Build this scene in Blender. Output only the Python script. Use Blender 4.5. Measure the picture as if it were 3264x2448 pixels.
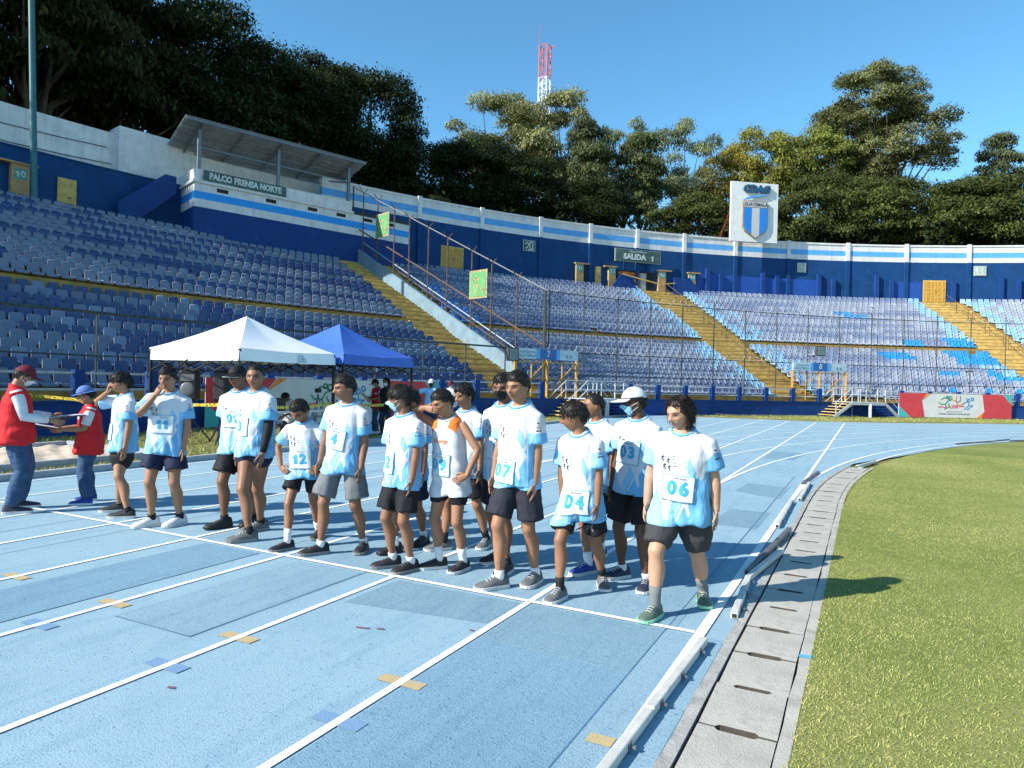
import bpy, bmesh, math, random
import numpy as np
from mathutils import Vector, Matrix
from mathutils.bvhtree import BVHTree
random.seed(7); RNG = np.random.default_rng(7)
R_ = math.radians
for o in list(bpy.data.objects): bpy.data.objects.remove(o)
SC = bpy.context.scene
COL = SC.collection
# ------------------------------------------------------------------ camera
cam_data = bpy.data.cameras.new('camera'); cam = bpy.data.objects.new('camera', cam_data); COL.objects.link(cam)
cam_data.sensor_width = 36.0; cam_data.lens = 36.0 * 2184.83 / 3264.0
cam_data.clip_start = 0.05; cam_data.clip_end = 6000
_yaw, _pit, _rol = R_(27.381), R_(-0.167), R_(1.3955)
_f = Vector((-math.sin(_yaw) * math.cos(_pit), math.cos(_yaw) * math.cos(_pit), math.sin(_pit)))
_r = Vector((math.cos(_yaw), math.sin(_yaw), 0)); _u = _r.cross(_f)
_r2 = _r * math.cos(_rol) + _u * math.sin(_rol); _u2 = -_r * math.sin(_rol) + _u * math.cos(_rol)
cam.matrix_world = Matrix(((_r2.x, _u2.x, -_f.x, 0.9258), (_r2.y, _u2.y, -_f.y, -4.506), (_r2.z, _u2.z, -_f.z, 1.599), (0, 0, 0, 1)))
SC.camera = cam
# ------------------------------------------------------------------ sky, sun, exposure
SUN_AZ, SUN_EL = 36.75 + 180.0, 33.0          # compass angle from +Y towards +X of the sun itself
world = bpy.data.worlds.new('World'); SC.world = world; world.use_nodes = True
wn = world.node_tree.nodes; wl = world.node_tree.links
sky = wn.new('ShaderNodeTexSky'); sky.sky_type = 'NISHITA'; sky.sun_disc = False
sky.sun_elevation = R_(SUN_EL); sky.sun_rotation = R_(SUN_AZ); sky.altitude = 1500; sky.air_density = 1.0; sky.dust_density = 0.25; sky.ozone_density = 3.0
bg = wn['Background']; bg.inputs['Strength'].default_value = 0.15
hsv = wn.new('ShaderNodeHueSaturation'); hsv.inputs['Hue'].default_value = 0.484; hsv.inputs['Saturation'].default_value = 1.16
wl.new(sky.outputs['Color'], hsv.inputs['Color']); wl.new(hsv.outputs['Color'], bg.inputs['Color'])
sun_data = bpy.data.lights.new('sun', 'SUN'); sun_data.energy = 4.9; sun_data.angle = R_(0.5); sun_data.color = (1.0, 0.95, 0.86)
sun = bpy.data.objects.new('sun', sun_data); COL.objects.link(sun)
_sd = Vector((math.sin(R_(SUN_AZ)) * math.cos(R_(SUN_EL)), math.cos(R_(SUN_AZ)) * math.cos(R_(SUN_EL)), math.sin(R_(SUN_EL))))
sun.rotation_euler = _sd.to_track_quat('Z', 'Y').to_euler(); sun.location = _sd * 200
SC.view_settings.view_transform = 'Standard'; SC.view_settings.look = 'None'
SC.view_settings.exposure = 0.80; SC.view_settings.gamma = 1.0; SC.view_settings.use_curve_mapping = False
SC.render.engine = 'CYCLES'

# ------------------------------------------------------------------ helpers
def tag(o, label=None, cat=None, group=None, kind=None):
    if label: o['label'] = label
    if cat: o['category'] = cat
    if group: o['group'] = group
    if kind: o['kind'] = kind
    return o
def empty(name, loc=(0, 0, 0), rz=0.0):
    o = bpy.data.objects.new(name, None); COL.objects.link(o); o.location = loc; o.rotation_euler = (0, 0, rz); o.empty_display_size = .2
    return o
def link(name, me, mat=None, parent=None, smooth=False):
    o = bpy.data.objects.new(name, me); COL.objects.link(o)
    if mat is not None:
        me.materials.clear()
        for m in (mat if isinstance(mat, (list, tuple)) else [mat]): me.materials.append(m)
    if parent is not None: o.parent = parent
    if smooth: me.polygons.foreach_set('use_smooth', [True] * len(me.polygons))
    return o
def copy_tree(o, parent=None):
    c = o.copy(); COL.objects.link(c); c.parent = parent
    for ch in o.children: copy_tree(ch, c)
    return c
class MB:
    """collects faces for one mesh"""
    def __init__(s): s.v = []; s.f = []; s.m = []; s.mi = 0
    def add(s, vs, fs):
        b = len(s.v); s.v += [tuple(v) for v in vs]
        for f in fs: s.f.append(tuple(b + i for i in f)); s.m.append(s.mi)
        return s
    def box(s, c, d, rz=0.0, M=None):
        x, y, z = d[0] / 2, d[1] / 2, d[2] / 2
        vs = [Vector((a * x, b * y, e * z)) for a in (-1, 1) for b in (-1, 1) for e in (-1, 1)]
        if M is None: M = Matrix.Rotation(rz, 3, 'Z')
        vs = [M @ v + Vector(c) for v in vs]
        return s.add(vs, [(0, 1, 3, 2), (4, 6, 7, 5), (0, 4, 5, 1), (2, 3, 7, 6), (0, 2, 6, 4), (1, 5, 7, 3)])
    def bar(s, a, b, w, h=None, up=(0, 0, 1)):
        a, b = Vector(a), Vector(b); h = h or w
        t = (b - a).normalized(); u = Vector(up)
        if abs(t.dot(u)) > .98: u = Vector((1, 0, 0))
        r = t.cross(u).normalized(); u = r.cross(t)
        vs = []
        for p in (a, b):
            for i, j in ((-1, -1), (1, -1), (1, 1), (-1, 1)): vs.append(p + r * (i * w / 2) + u * (j * h / 2))
        return s.add(vs, [(3, 2, 1, 0), (4, 5, 6, 7), (0, 1, 5, 4), (1, 2, 6, 5), (2, 3, 7, 6), (3, 0, 4, 7)])
    def tube(s, path, rad, n=8, ref=None, caps=True):
        path = [Vector(p) for p in path]; m = len(path)
        if not isinstance(rad, (list, tuple)): rad = [rad] * m
        vs = []
        pu = None
        for i, p in enumerate(path):
            t = (path[min(i + 1, m - 1)] - path[max(i - 1, 0)]).normalized()
            u = Vector(ref) if ref is not None else (pu if pu is not None else (Vector((0, 1, 0)) if abs(t.y) < .9 else Vector((1, 0, 0))))
            u = (u - t * u.dot(t)).normalized(); pu = u; w = t.cross(u)
            ra = rad[i]; ra = ra if isinstance(ra, (list, tuple)) else (ra, ra)
            for k in range(n):
                a = 2 * math.pi * k / n
                vs.append(p + u * (math.cos(a) * ra[0]) + w * (math.sin(a) * ra[1]))
        fs = [(i * n + k, i * n + (k + 1) % n, (i + 1) * n + (k + 1) % n, (i + 1) * n + k) for i in range(m - 1) for k in range(n)]
        if caps: fs += [tuple(reversed(range(n))), tuple((m - 1) * n + k for k in range(n))]
        return s.add(vs, fs)
    def loft(s, rings, caps=True):
        n = len(rings[0]); m = len(rings); vs = [v for r in rings for v in r]
        fs = [(i * n + k, i * n + (k + 1) % n, (i + 1) * n + (k + 1) % n, (i + 1) * n + k) for i in range(m - 1) for k in range(n)]
        if caps: fs += [tuple(reversed(range(n))), tuple((m - 1) * n + k for k in range(n))]
        return s.add(vs, fs)
    def prism(s, poly, a, b):
        """poly: list of Vectors; extruded by offset vectors a and b"""
        n = len(poly); A = [Vector(p) + Vector(a) for p in poly]; B = [Vector(p) + Vector(b) for p in poly]
        return s.add(A + B, [tuple(reversed(range(n))), tuple(range(n, 2 * n))] + [(i, (i + 1) % n, n + (i + 1) % n, n + i) for i in range(n)])
    def ellipsoid(s, c, r, nu=10, nv=7, M=None):
        vs = []; c = Vector(c); M = M or Matrix.Identity(3)
        for j in range(nv + 1):
            ph = math.pi * j / nv
            for i in range(nu):
                th = 2 * math.pi * i / nu
                vs.append(c + M @ Vector((r[0] * math.sin(ph) * math.cos(th), r[1] * math.sin(ph) * math.sin(th), r[2] * math.cos(ph))))
        fs = [(j * nu + i, (j + 1) * nu + i, (j + 1) * nu + (i + 1) % nu, j * nu + (i + 1) % nu) for j in range(nv) for i in range(nu)]
        return s.add(vs, fs)
    def mesh(s, name):
        me = bpy.data.meshes.new(name); me.from_pydata(s.v, [], s.f)
        if any(s.m): me.polygons.foreach_set('material_index', s.m)
        me.update(); return me
    def build(s, name, mat=None, parent=None, smooth=False):
        me = s.mesh(name)
        bm = bmesh.new(); bm.from_mesh(me); bmesh.ops.recalc_face_normals(bm, faces=bm.faces); bm.to_mesh(me); bm.free()
        o = link(name, me, None, parent, smooth)
        for m in (mat if isinstance(mat, (list, tuple)) else [mat]): me.materials.append(m)
        return o
def sheet(name, pts, z, mat, parent=None):
    me = bpy.data.meshes.new(name); bm = bmesh.new()
    f = bm.faces.new([bm.verts.new((p[0], p[1], z)) for p in pts])
    bmesh.ops.triangulate(bm, faces=[f]); bmesh.ops.recalc_face_normals(bm, faces=bm.faces)
    if sum(f.normal.z for f in bm.faces) < 0: bmesh.ops.reverse_faces(bm, faces=bm.faces)
    bm.to_mesh(me); bm.free()
    return link(name, me, mat, parent)
def text_mesh(txt, size, bold=0.0, extrude=0.0, align='CENTER', res=3, shear=0.0):
    cu = bpy.data.curves.new('t', 'FONT'); cu.body = txt; cu.size = size; cu.offset = bold; cu.extrude = extrude; cu.resolution_u = res
    cu.align_x = align; cu.align_y = 'CENTER'; cu.shear = shear
    ob = bpy.data.objects.new('t', cu); COL.objects.link(ob)
    dg = bpy.context.evaluated_depsgraph_get()
    me = bpy.data.meshes.new_from_object(ob.evaluated_get(dg))
    bpy.data.objects.remove(ob); bpy.data.curves.remove(cu)
    return me
def num_mesh(txt, size, bold=0.0):
    """bold figures; the 1 is drawn with a flag and a plain stem"""
    m = MB(); x = 0.0
    for ch in txt:
        if ch == '1':
            h = size * .70; w = size * .15 + bold * 2; a = size * .16
            m.add([(x + a, -h / 2, 0), (x + a + w, -h / 2, 0), (x + a + w, h / 2, 0), (x + a + w * .25, h / 2, 0), (x + a - size * .13, h * .22, 0), (x + a - size * .13, h * .04, 0), (x + a, h * .14, 0)], [(0, 1, 2, 3, 6), (3, 4, 5, 6)]); x += a + w + size * .12
        else:
            me = text_mesh(ch, size, bold, 0, 'LEFT', 3); xs = [v.co.x for v in me.vertices]; x0, x1 = min(xs), max(xs); b = x - x0 + size * .04
            m.add([(v.co.x + b, v.co.y, 0) for v in me.vertices], [tuple(p.vertices) for p in me.polygons]); x += (x1 - x0) + size * .12; bpy.data.meshes.remove(me)
    me = m.mesh('number'); me.transform(Matrix.Translation((-x / 2 + size * .04, 0, 0))); return me
def put_mesh(name, me, M, mat, parent=None):
    me.transform(M); me.update(); return link(name, me, mat, parent)
def frame(o, xdir, ydir):
    x = Vector(xdir).normalized(); y = Vector(ydir); y = (y - x * y.dot(x)).normalized(); z = x.cross(y)
    return Matrix(((x.x, y.x, z.x, o[0]), (x.y, y.y, z.y, o[1]), (x.z, y.z, z.z, o[2]), (0, 0, 0, 1)))

# ------------------------------------------------------------------ materials
MATS = {}
def newmat(name):
    m = bpy.data.materials.new(name); m.use_nodes = True; MATS[name] = m
    nt = m.node_tree; return m, nt, nt.nodes['Principled BSDF']
def N(nt, t, **kw):
    n = nt.nodes.new(t)
    for k, v in kw.items():
        if k.startswith('i_'): n.inputs[k[2:].replace('_', ' ')].default_value = v
        else: setattr(n, k, v)
    return n
def ramp(nt, fac, stops):
    r = N(nt, 'ShaderNodeValToRGB'); e = r.color_ramp.elements
    while len(e) < len(stops): e.new(.5)
    for x, (p, c) in zip(e, stops): x.position = p; x.color = (c[0], c[1], c[2], 1) if not isinstance(c, float) else (c, c, c, 1)
    nt.links.new(fac, r.inputs[0]); return r.outputs[0]
def mixc(nt, fac, a, b, blend='MIX'):
    n = N(nt, 'ShaderNodeMix', data_type='RGBA', blend_type=blend)
    for i, v in ((0, fac), (6, a), (7, b)):
        if hasattr(v, 'links'): nt.links.new(v, n.inputs[i])
        elif i == 0: n.inputs[0].default_value = v
        else: n.inputs[i].default_value = (v[0], v[1], v[2], 1)
    return n.outputs[2]
def noise(nt, scale, detail=3, rough=.55, coord=None, vec=None):
    n = N(nt, 'ShaderNodeTexNoise'); n.inputs['Scale'].default_value = scale; n.inputs['Detail'].default_value = detail; n.inputs['Roughness'].default_value = rough
    if vec is None:
        tc = N(nt, 'ShaderNodeTexCoord'); vec = tc.outputs[coord or 'Object']
    nt.links.new(vec, n.inputs['Vector']); return n.outputs['Fac']
def mth(nt, op, a, b=None, c=None, clamp=False):
    n = N(nt, 'ShaderNodeMath', operation=op, use_clamp=clamp)
    for i, v in enumerate((a, b, c)):
        if v is None: continue
        if hasattr(v, 'links'): nt.links.new(v, n.inputs[i])
        else: n.inputs[i].default_value = v
    return n.outputs[0]
def bump(nt, bs, h, strength=.3, dist=.01):
    b = N(nt, 'ShaderNodeBump'); b.inputs['Strength'].default_value = strength; b.inputs['Distance'].default_value = dist
    nt.links.new(h, b.inputs['Height']); nt.links.new(b.outputs[0], bs.inputs['Normal'])
def mat(name, col, rough=.6, var=.12, scale=4.0, bmp=0.0, bscale=60.0, metal=0.0, spec=.4, dirt=None, dscale=1.2, damt=.5, streak=0.0):
    m, nt, bs = newmat(name)
    bs.inputs['Roughness'].default_value = rough; bs.inputs['Metallic'].default_value = metal; bs.inputs['Specular IOR Level'].default_value = spec
    f = noise(nt, scale, 5)
    lo = [c * (1 - var * 1.6) for c in col]; hi = [min(1, c * (1 + var)) for c in col]
    c = ramp(nt, f, [(.3, lo), (.7, hi)])
    if dirt is not None:
        f2 = noise(nt, dscale, 6, .7)
        k = ramp(nt, f2, [(.52, 0.0), (.72, 1.0)])
        c = mixc(nt, mth(nt, 'MULTIPLY', k, damt), c, dirt)
    if streak:
        tc = N(nt, 'ShaderNodeTexCoord'); mp = N(nt, 'ShaderNodeMapping'); mp.inputs['Scale'].default_value = (2.6, 2.6, .22); nt.links.new(tc.outputs['Object'], mp.inputs['Vector'])
        k = ramp(nt, noise(nt, 1.6, 6, .7, vec=mp.outputs[0]), [(.48, 0.0), (.75, 1.0)]); k2 = ramp(nt, noise(nt, .9, 5, .75), [(.60, 0.0), (.66, 1.0)])
        c = mixc(nt, mth(nt, 'MULTIPLY', k, streak), c, [x * .45 + .02 for x in col]); c = mixc(nt, mth(nt, 'MULTIPLY', k2, streak * .5), c, [min(1, x * 1.3 + .03) for x in col])
    nt.links.new(c, bs.inputs['Base Color'])
    if bmp: bump(nt, bs, noise(nt, bscale, 3), bmp, .01)
    return m
def attr_mat(name, attr='Col', rough=.55, spec=.35, var=.1, scale=30, sub=0.0, bmp=0.0, bscale=80):
    m, nt, bs = newmat(name)
    a = N(nt, 'ShaderNodeAttribute', attribute_name=attr)
    f = noise(nt, scale, 3)
    k = ramp(nt, f, [(.3, 1 - var), (.7, 1 + var)])
    c = mixc(nt, 1.0, a.outputs['Color'], k, 'MULTIPLY')
    nt.links.new(c, bs.inputs['Base Color']); bs.inputs['Roughness'].default_value = rough; bs.inputs['Specular IOR Level'].default_value = spec
    if sub:
        bs.inputs['Subsurface Weight'].default_value = sub; bs.inputs['Subsurface Radius'].default_value = (.012, .005, .003); bs.inputs['Subsurface Scale'].default_value = 1.0
    if bmp: bump(nt, bs, noise(nt, bscale, 3), bmp, .004)
    return m
def set_color(me, cols, name='Col', domain='POINT'):
    a = me.color_attributes.new(name, 'FLOAT_COLOR', domain)
    c = np.ones((len(cols), 4), dtype=np.float32); c[:, :3] = cols
    a.data.foreach_set('color', c.ravel())
# ================================================================== ground, track
CX, CY = 33.0, 5.0                       # centre of the curved grandstand
BX, BY, BR = 36.0, 6.0, 36.0             # centre and radius of the running bend
def PT(r, th, z=0.0): return Vector((CX + r * math.cos(R_(th)), CY + r * math.sin(R_(th)), z))
def BP(r, th): return (BX + r * math.cos(R_(th)), BY + r * math.sin(R_(th)))

def track_mat(name, base, dark, amt=.62):
    m, nt, bs = newmat(name)
    tc = N(nt, 'ShaderNodeTexCoord'); v = tc.outputs['Object']
    big = noise(nt, .55, 4, .6, vec=v)
    c = ramp(nt, big, [(.30, [a * .80 + b * .20 for a, b in zip(base, dark)]), (.50, base), (.72, [min(1, a * 1.08) for a in base])])
    mp = N(nt, 'ShaderNodeMapping'); mp.inputs['Scale'].default_value = (5.0, .5, 1); nt.links.new(v, mp.inputs['Vector'])
    stre = noise(nt, 1.3, 5, .65, vec=mp.outputs[0])
    c = mixc(nt, mth(nt, 'MULTIPLY', ramp(nt, stre, [(.5, 0.0), (.72, 1.0)]), .35), c, dark)
    g1 = noise(nt, 95, 2, .6, vec=v)
    c = mixc(nt, mth(nt, 'MULTIPLY', ramp(nt, g1, [(.52, 0.0), (.68, 1.0)]), amt), c, dark)
    g2 = noise(nt, 34, 3, .7, vec=v)
    msk = noise(nt, 1.7, 3, .6, vec=v)
    pit = mth(nt, 'MULTIPLY', ramp(nt, g2, [(.62, 0.0), (.67, 1.0)]), ramp(nt, msk, [(.35, .25), (.6, 1.0)]))
    c = mixc(nt, mth(nt, 'MULTIPLY', pit, .75), c, [d * .55 for d in dark])
    mot = noise(nt, 4.5, 5, .7, vec=v); c = mixc(nt, mth(nt, 'MULTIPLY', ramp(nt, mot, [(.50, 0.0), (.70, 1.0)]), .22), c, dark)
    g3 = noise(nt, 150, 2, .5, vec=v)
    c = mixc(nt, mth(nt, 'MULTIPLY', ramp(nt, g3, [(.5, 0.0), (.75, 1.0)]), .25), c, (.55, .75, .9))
    nt.links.new(c, bs.inputs['Base Color']); bs.inputs['Roughness'].default_value = .82; bs.inputs['Specular IOR Level'].default_value = .25
    bump(nt, bs, mth(nt, 'ADD', g1, mth(nt, 'MULTIPLY', pit, -.8)), .55, .006)
    return m
M_track = track_mat('track_blue', (.258, .385, .448), (.10, .215, .315))
M_patch = track_mat('track_patch_blue', (.165, .285, .37), (.065, .16, .25), .75)
M_patch2 = track_mat('track_patch_pale', (.22, .335, .40), (.07, .175, .28), .6)
M_edge = track_mat('track_patch_grey', (.175, .285, .345), (.055, .15, .24), .65)
def paint_mat(name, col):
    m, nt, bs = newmat(name)
    f = noise(nt, 60, 4, .7); f2 = noise(nt, 2.2, 4, .6)
    k = mth(nt, 'MULTIPLY', ramp(nt, f, [(.56, 0.0), (.66, 1.0)]), ramp(nt, f2, [(.35, .25), (.65, 1.0)]))
    c = mixc(nt, mth(nt, 'MULTIPLY', k, .75), col, (.12, .28, .42))
    nt.links.new(c, bs.inputs['Base Color']); bs.inputs['Roughness'].default_value = .75; bs.inputs['Specular IOR Level'].default_value = .25
    bump(nt, bs, noise(nt, 95, 2), .45, .006)
    return m
M_line = paint_mat('lane_paint', (.78, .79, .77)); M_yel = paint_mat('tick_paint_ochre', (.46, .35, .18)); M_btk = paint_mat('tick_paint_blue', (.165, .275, .42))

def grass_mat(name, a, b, c3, scale=1.0):
    m, nt, bs = newmat(name)
    tc = N(nt, 'ShaderNodeTexCoord'); v = tc.outputs['Object']
    f1 = noise(nt, .45 * scale, 5, .6, vec=v); f2 = noise(nt, 6 * scale, 4, .7, vec=v); f3 = noise(nt, 70 * scale, 3, .7, vec=v)
    c = ramp(nt, f1, [(.32, a), (.52, b), (.74, c3)])
    c = mixc(nt, mth(nt, 'MULTIPLY', ramp(nt, f2, [(.45, 0.0), (.7, 1.0)]), .45), c, c3)
    c = mixc(nt, mth(nt, 'MULTIPLY', ramp(nt, f3, [(.35, 1.0), (.6, 0.0)]), .45), c, [x * .45 for x in a])
    nt.links.new(c, bs.inputs['Base Color']); bs.inputs['Roughness'].default_value = .85; bs.inputs['Specular IOR Level'].default_value = .15
    bump(nt, bs, f3, .8, .02)
    return m
M_turf = grass_mat('infield_turf', (.17, .215, .048), (.24, .27, .07), (.36, .33, .13))
M_rough = grass_mat('verge_grass', (.17, .18, .045), (.24, .22, .075), (.30, .25, .12))
ground = sheet('ground', [(-900, -900), (900, -900), (900, 900), (-900, 900)], -.03, M_rough); tag(ground, kind='structure')
outline = [(-10.0, -45), (-10.0, 31.9), (-6.5, 32.1), (-1.3, 32.7), (1.7, 34.7)] + [BP(44.3, t) for t in range(135, 78, -3)] + [BP(35.4, t) for t in range(80, 166, 3)] + [BP(35.83, t) for t in range(170, 181, 2)] + [(.17, -45)]
track = sheet('track', outline, 0.0, M_track); tag(track, kind='structure')
def strip(name, pts, w, z, mt, parent=track):
    L, Rr = [], []
    P = [Vector((p[0], p[1])) for p in pts]
    for i, p in enumerate(P):
        t = (P[min(i + 1, len(P) - 1)] - P[max(i - 1, 0)]).normalized(); n = Vector((-t.y, t.x))
        L.append(p + n * w / 2); Rr.append(p - n * w / 2)
    vs = [(q.x, q.y, z) for q in L] + [(q.x, q.y, z) for q in Rr]; n = len(P)
    me = bpy.data.meshes.new(name); me.from_pydata(vs, [], [(i, n + i, n + i + 1, i + 1) for i in range(n - 1)]); me.update()
    return link(name, me, mt, parent)
# darker and paler repair patches
for pts, mt in [([(-1.18, -5), (-1.18, -.78), (-.21, -.82), (-.21, -5)], M_patch), ([(-3.42, -1.70), (-2.70, -1.69), (-2.72, -.06), (-3.42, -.06)], M_patch2),
                ([(-.21, -5), (-.21, -.05), (.165, -.05), (.165, -5)], M_patch2), ([(-4.62, -5), (-4.62, -.05), (-3.9, -.05), (-3.9, -5)], M_patch), ([(-1.18, -.77), (-1.18, -.04), (-.21, -.04), (-.21, -.81)], M_edge),
                ([(-.86, 6.5), (-.16, 6.1), (-.14, 7.4), (-.8, 7.5)], M_edge), ([(-.68, 3.68), (-.15, 3.68), (-.14, 4.85), (-.62, 4.85)], M_edge), ([(-2.4, .05), (-2.4, 2.1), (-.16, 2.1), (-.16, .05)], M_patch2),
                ([(-4.8, .05), (-4.8, 3.0), (-2.46, 3.0), (-2.46, .05)], M_patch2), ([(-1.15, 12.0), (-.5, 12.0), (-.35, 14.0), (-1.15, 14.0)], M_edge), ([(-2.35, -.70), (-2.35, -.06), (-1.27, -.06), (-1.27, -.55)], M_edge)]:
    sheet('surface_patch', pts, .002, mt, track)
for a, b in [((-3.9, -5), (-3.9, -.05)), ((-3.9, .06), (-3.9, 12)), ((-5.7, -5), (-5.7, 14)), ((-6.6, -5), (-6.6, 14)), ((-.21, -5), (-.21, 9)), ((-2.7, -1.69), (-2.72, 9)), ((-3.42, -1.70), (-2.70, -1.69))]:
    strip('seam', [a, b], .008, .0035, mat('seam_dark', (.07, .17, .27)) if 'seam_dark' not in MATS else MATS['seam_dark'])
for n in range(0, 9):
    strip('lane_line', [(-1.22 * n, -45), (-1.22 * n, 32.0 if n else 32.6)], .048 if n else .055, .006, M_line)
strip('lane_line', [(.01, -45), (.01, 5.9)] + [BP(BR, t) for t in range(180, 79, -2)], .06, .0075, M_line)
strip('lane_line', [BP(35.58, t) for t in range(172, 79, -2)], .05, .006, M_line)
for n in range(1, 7): strip('bend_line', [BP(BR + 1.22 * n, t) for t in range(180, 79, -2)], .055, .0065, M_line)
strip('edge_line', [(-9.9, 31.75), (-6.5, 31.95), (-1.3, 32.55), (1.75, 34.5)] + [BP(44.15, t) for t in range(135, 79, -3)], .09, .007, M_line)
strip('start_line', [(-9.76, 0), (-.03, 0)], .05, .0085, M_line)
for n in range(1, 5): strip('tick', [(-1.22 * n - .135, -1.55), (-1.22 * n + .135, -1.55)], .085, .005, M_yel)
strip('tick', [(-.16, -1.58), (-.04, -1.58)], .085, .005, M_yel)
for n in range(1, 5): strip('tick', [(-1.22 * n - .135, -2.03), (-1.22 * n + .135, -2.03)], .09, .005, M_btk)
for x in (-6.1, -7.32): strip('tick', [(x - .13, -1.55), (x + .13, -1.55)], .085, .005, M_yel)
for x, y, l in ((-1.95, -1.05, .09), (-1.82, -1.0, .05), (-2.2, -2.2, .04), (-1.3, -.72, .03)): strip('scuff', [(x, y), (x + l, y + l * .25)], .02, .0055, mat('scuff_red', (.22, .10, .12)) if 'scuff_red' not in MATS else MATS['scuff_red'])

# ------------------------------------------------------------------ drain with concrete cover slabs
M_conc = mat('drain_concrete', (.43, .405, .355), .85, .16, 3, .5, 90, dirt=(.20, .18, .15), dscale=3.5, damt=.7)
M_conc2 = mat('kerb_concrete', (.36, .35, .32), .9, .16, 8, .6, 60, dirt=(.12, .12, .11), dscale=9, damt=.6)
M_hole = mat('drain_dark', (.02, .02, .02), .9)
def drain_path(s):
    """centre line of the drain, s = distance along, returns point, tangent angle"""
    if s < 6.0: return Vector((.425, s, 0)), math.pi / 2
    r = BX - .425; a = math.pi - (s - 6.0) / r
    return Vector((BX + r * math.cos(a), BY + r * math.sin(a), 0)), a - math.pi / 2
drain = empty('drain_channel'); tag(drain, kind='structure')
strip('channel_floor', [drain_path(-6 + i * .5)[0][:2] for i in range(36)], .56, -.02, M_hole, drain)
slab = MB(); hx, hy, sx, sd = .175, .246, .10, .022
pl = [(-hx, -hy), (-sx, -hy), (-sx + .02, -hy + sd), (sx - .02, -hy + sd), (sx, -hy), (hx, -hy), (hx, hy), (sx, hy), (sx - .02, hy - sd), (-sx + .02, hy - sd), (-sx, hy), (-hx, hy)]
slab.prism([Vector((x, y, 0)) for x, y in pl], (0, 0, -.06), (0, 0, .008)); slab_me = slab.build('slab', [M_conc, mat('slab_side_brown', (.075, .062, .048), .95, .2, 9)], drain)  # sides coloured dark brown so the slots and joints read dark
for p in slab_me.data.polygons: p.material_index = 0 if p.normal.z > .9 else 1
rs = random.Random(3)
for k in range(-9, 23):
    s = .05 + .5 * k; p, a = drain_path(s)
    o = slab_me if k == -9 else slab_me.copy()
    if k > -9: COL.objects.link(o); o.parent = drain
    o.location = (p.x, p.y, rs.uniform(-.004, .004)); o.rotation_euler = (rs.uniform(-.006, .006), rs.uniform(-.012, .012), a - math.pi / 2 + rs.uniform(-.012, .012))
def side_strip(off, w, z0, z1, s0, s1, name, mt, n=24):
    m = MB(); st = (s1 - s0) / n
    rings = []
    for i in range(n + 1):
        p, a = drain_path(s0 + i * st); nx = Vector((math.sin(a), -math.cos(a), 0))
        q = p + nx * off; j = rs.uniform(-.006, .006)
        rings.append([q - nx * (w / 2 + j) + Vector((0, 0, z0)), q + nx * w / 2 + Vector((0, 0, z0)), q + nx * w / 2 + Vector((0, 0, z1)), q - nx * (w / 2 + j) + Vector((0, 0, z1))])
    m.loft(rings); return m.build(name, mt, drain)
side_strip(-.222, .062, -.1, .012, -5, 11.6, 'kerb_strip', M_conc2, 60)
side_strip(.212, .06, -.1, .006, -5, 11.6, 'edge_strip', M_conc, 50)
strip('paint_dab', [(.60, -.07), (.67, -.06)], .05, .0095, mat('dab_blue', (.10, .42, .70)), drain)
# ------------------------------------------------------------------ infield
inf = [(.665, -45)] + [(.665, y) for y in np.arange(-4, 6.1, 1)] + [BP(35.3, t) for t in np.arange(179, 171, -1)] + [BP(35.33, t) for t in np.arange(171, 79, -1.5)] + [(120, 60), (120, -45)]
infield = sheet('infield', inf, .004, M_turf); tag(infield, kind='structure')
def blades(name, n, region, hmin, hmax, mt, seed):
    r = np.random.default_rng(seed)
    P = region(r, n); n = len(P)
    a = r.uniform(0, 2 * np.pi, n); h = r.uniform(hmin, hmax, n) ; w = h * .11 + .0012
    lean = r.normal(0, .55, (n, 2)) * h[:, None]
    v = np.zeros((n, 3, 3)); ca, sa = np.cos(a) * w, np.sin(a) * w
    v[:, 0, 0] = P[:, 0] - ca; v[:, 0, 1] = P[:, 1] - sa; v[:, 0, 2] = .002
    v[:, 1, 0] = P[:, 0] + ca; v[:, 1, 1] = P[:, 1] + sa; v[:, 1, 2] = .002
    v[:, 2, 0] = P[:, 0] + lean[:, 0]; v[:, 2, 1] = P[:, 1] + lean[:, 1]; v[:, 2, 2] = h
    me = bpy.data.meshes.new(name); me.vertices.add(3 * n); me.vertices.foreach_set('co', v.ravel())
    me.loops.add(3 * n); me.loops.foreach_set('vertex_index', np.arange(3 * n, dtype=np.int32))
    me.polygons.add(n); me.polygons.foreach_set('loop_start', np.arange(0, 3 * n, 3, dtype=np.int32)); me.polygons.foreach_set('loop_total', np.full(n, 3, np.int32)); me.update(calc_edges=True)
    pn = (np.sin(P[:, 0] * 2.3 + 1 + np.sin(P[:, 1] * 2.1)) * np.cos(P[:, 1] * 1.7 + P[:, 0]) + np.sin(P[:, 0] * 1.9 + P[:, 1] * .8) + .7 * np.sin(P[:, 0] * 5.1 - P[:, 1] * 3.7) * np.sin(P[:, 1] * 4.3)) * .22 + r.normal(-.05, .28, n)
    k = np.clip(.5 + pn, 0, 1)[:, None]
    colr = np.array([.185, .235, .055]) * (1 - k) + np.array([.43, .405, .15]) * k
    set_color(me, np.repeat(colr, 3, axis=0)); return link(name, me, mt)
M_blade = attr_mat('grass_blade', rough=.7, spec=.2, var=.2, scale=8)
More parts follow.
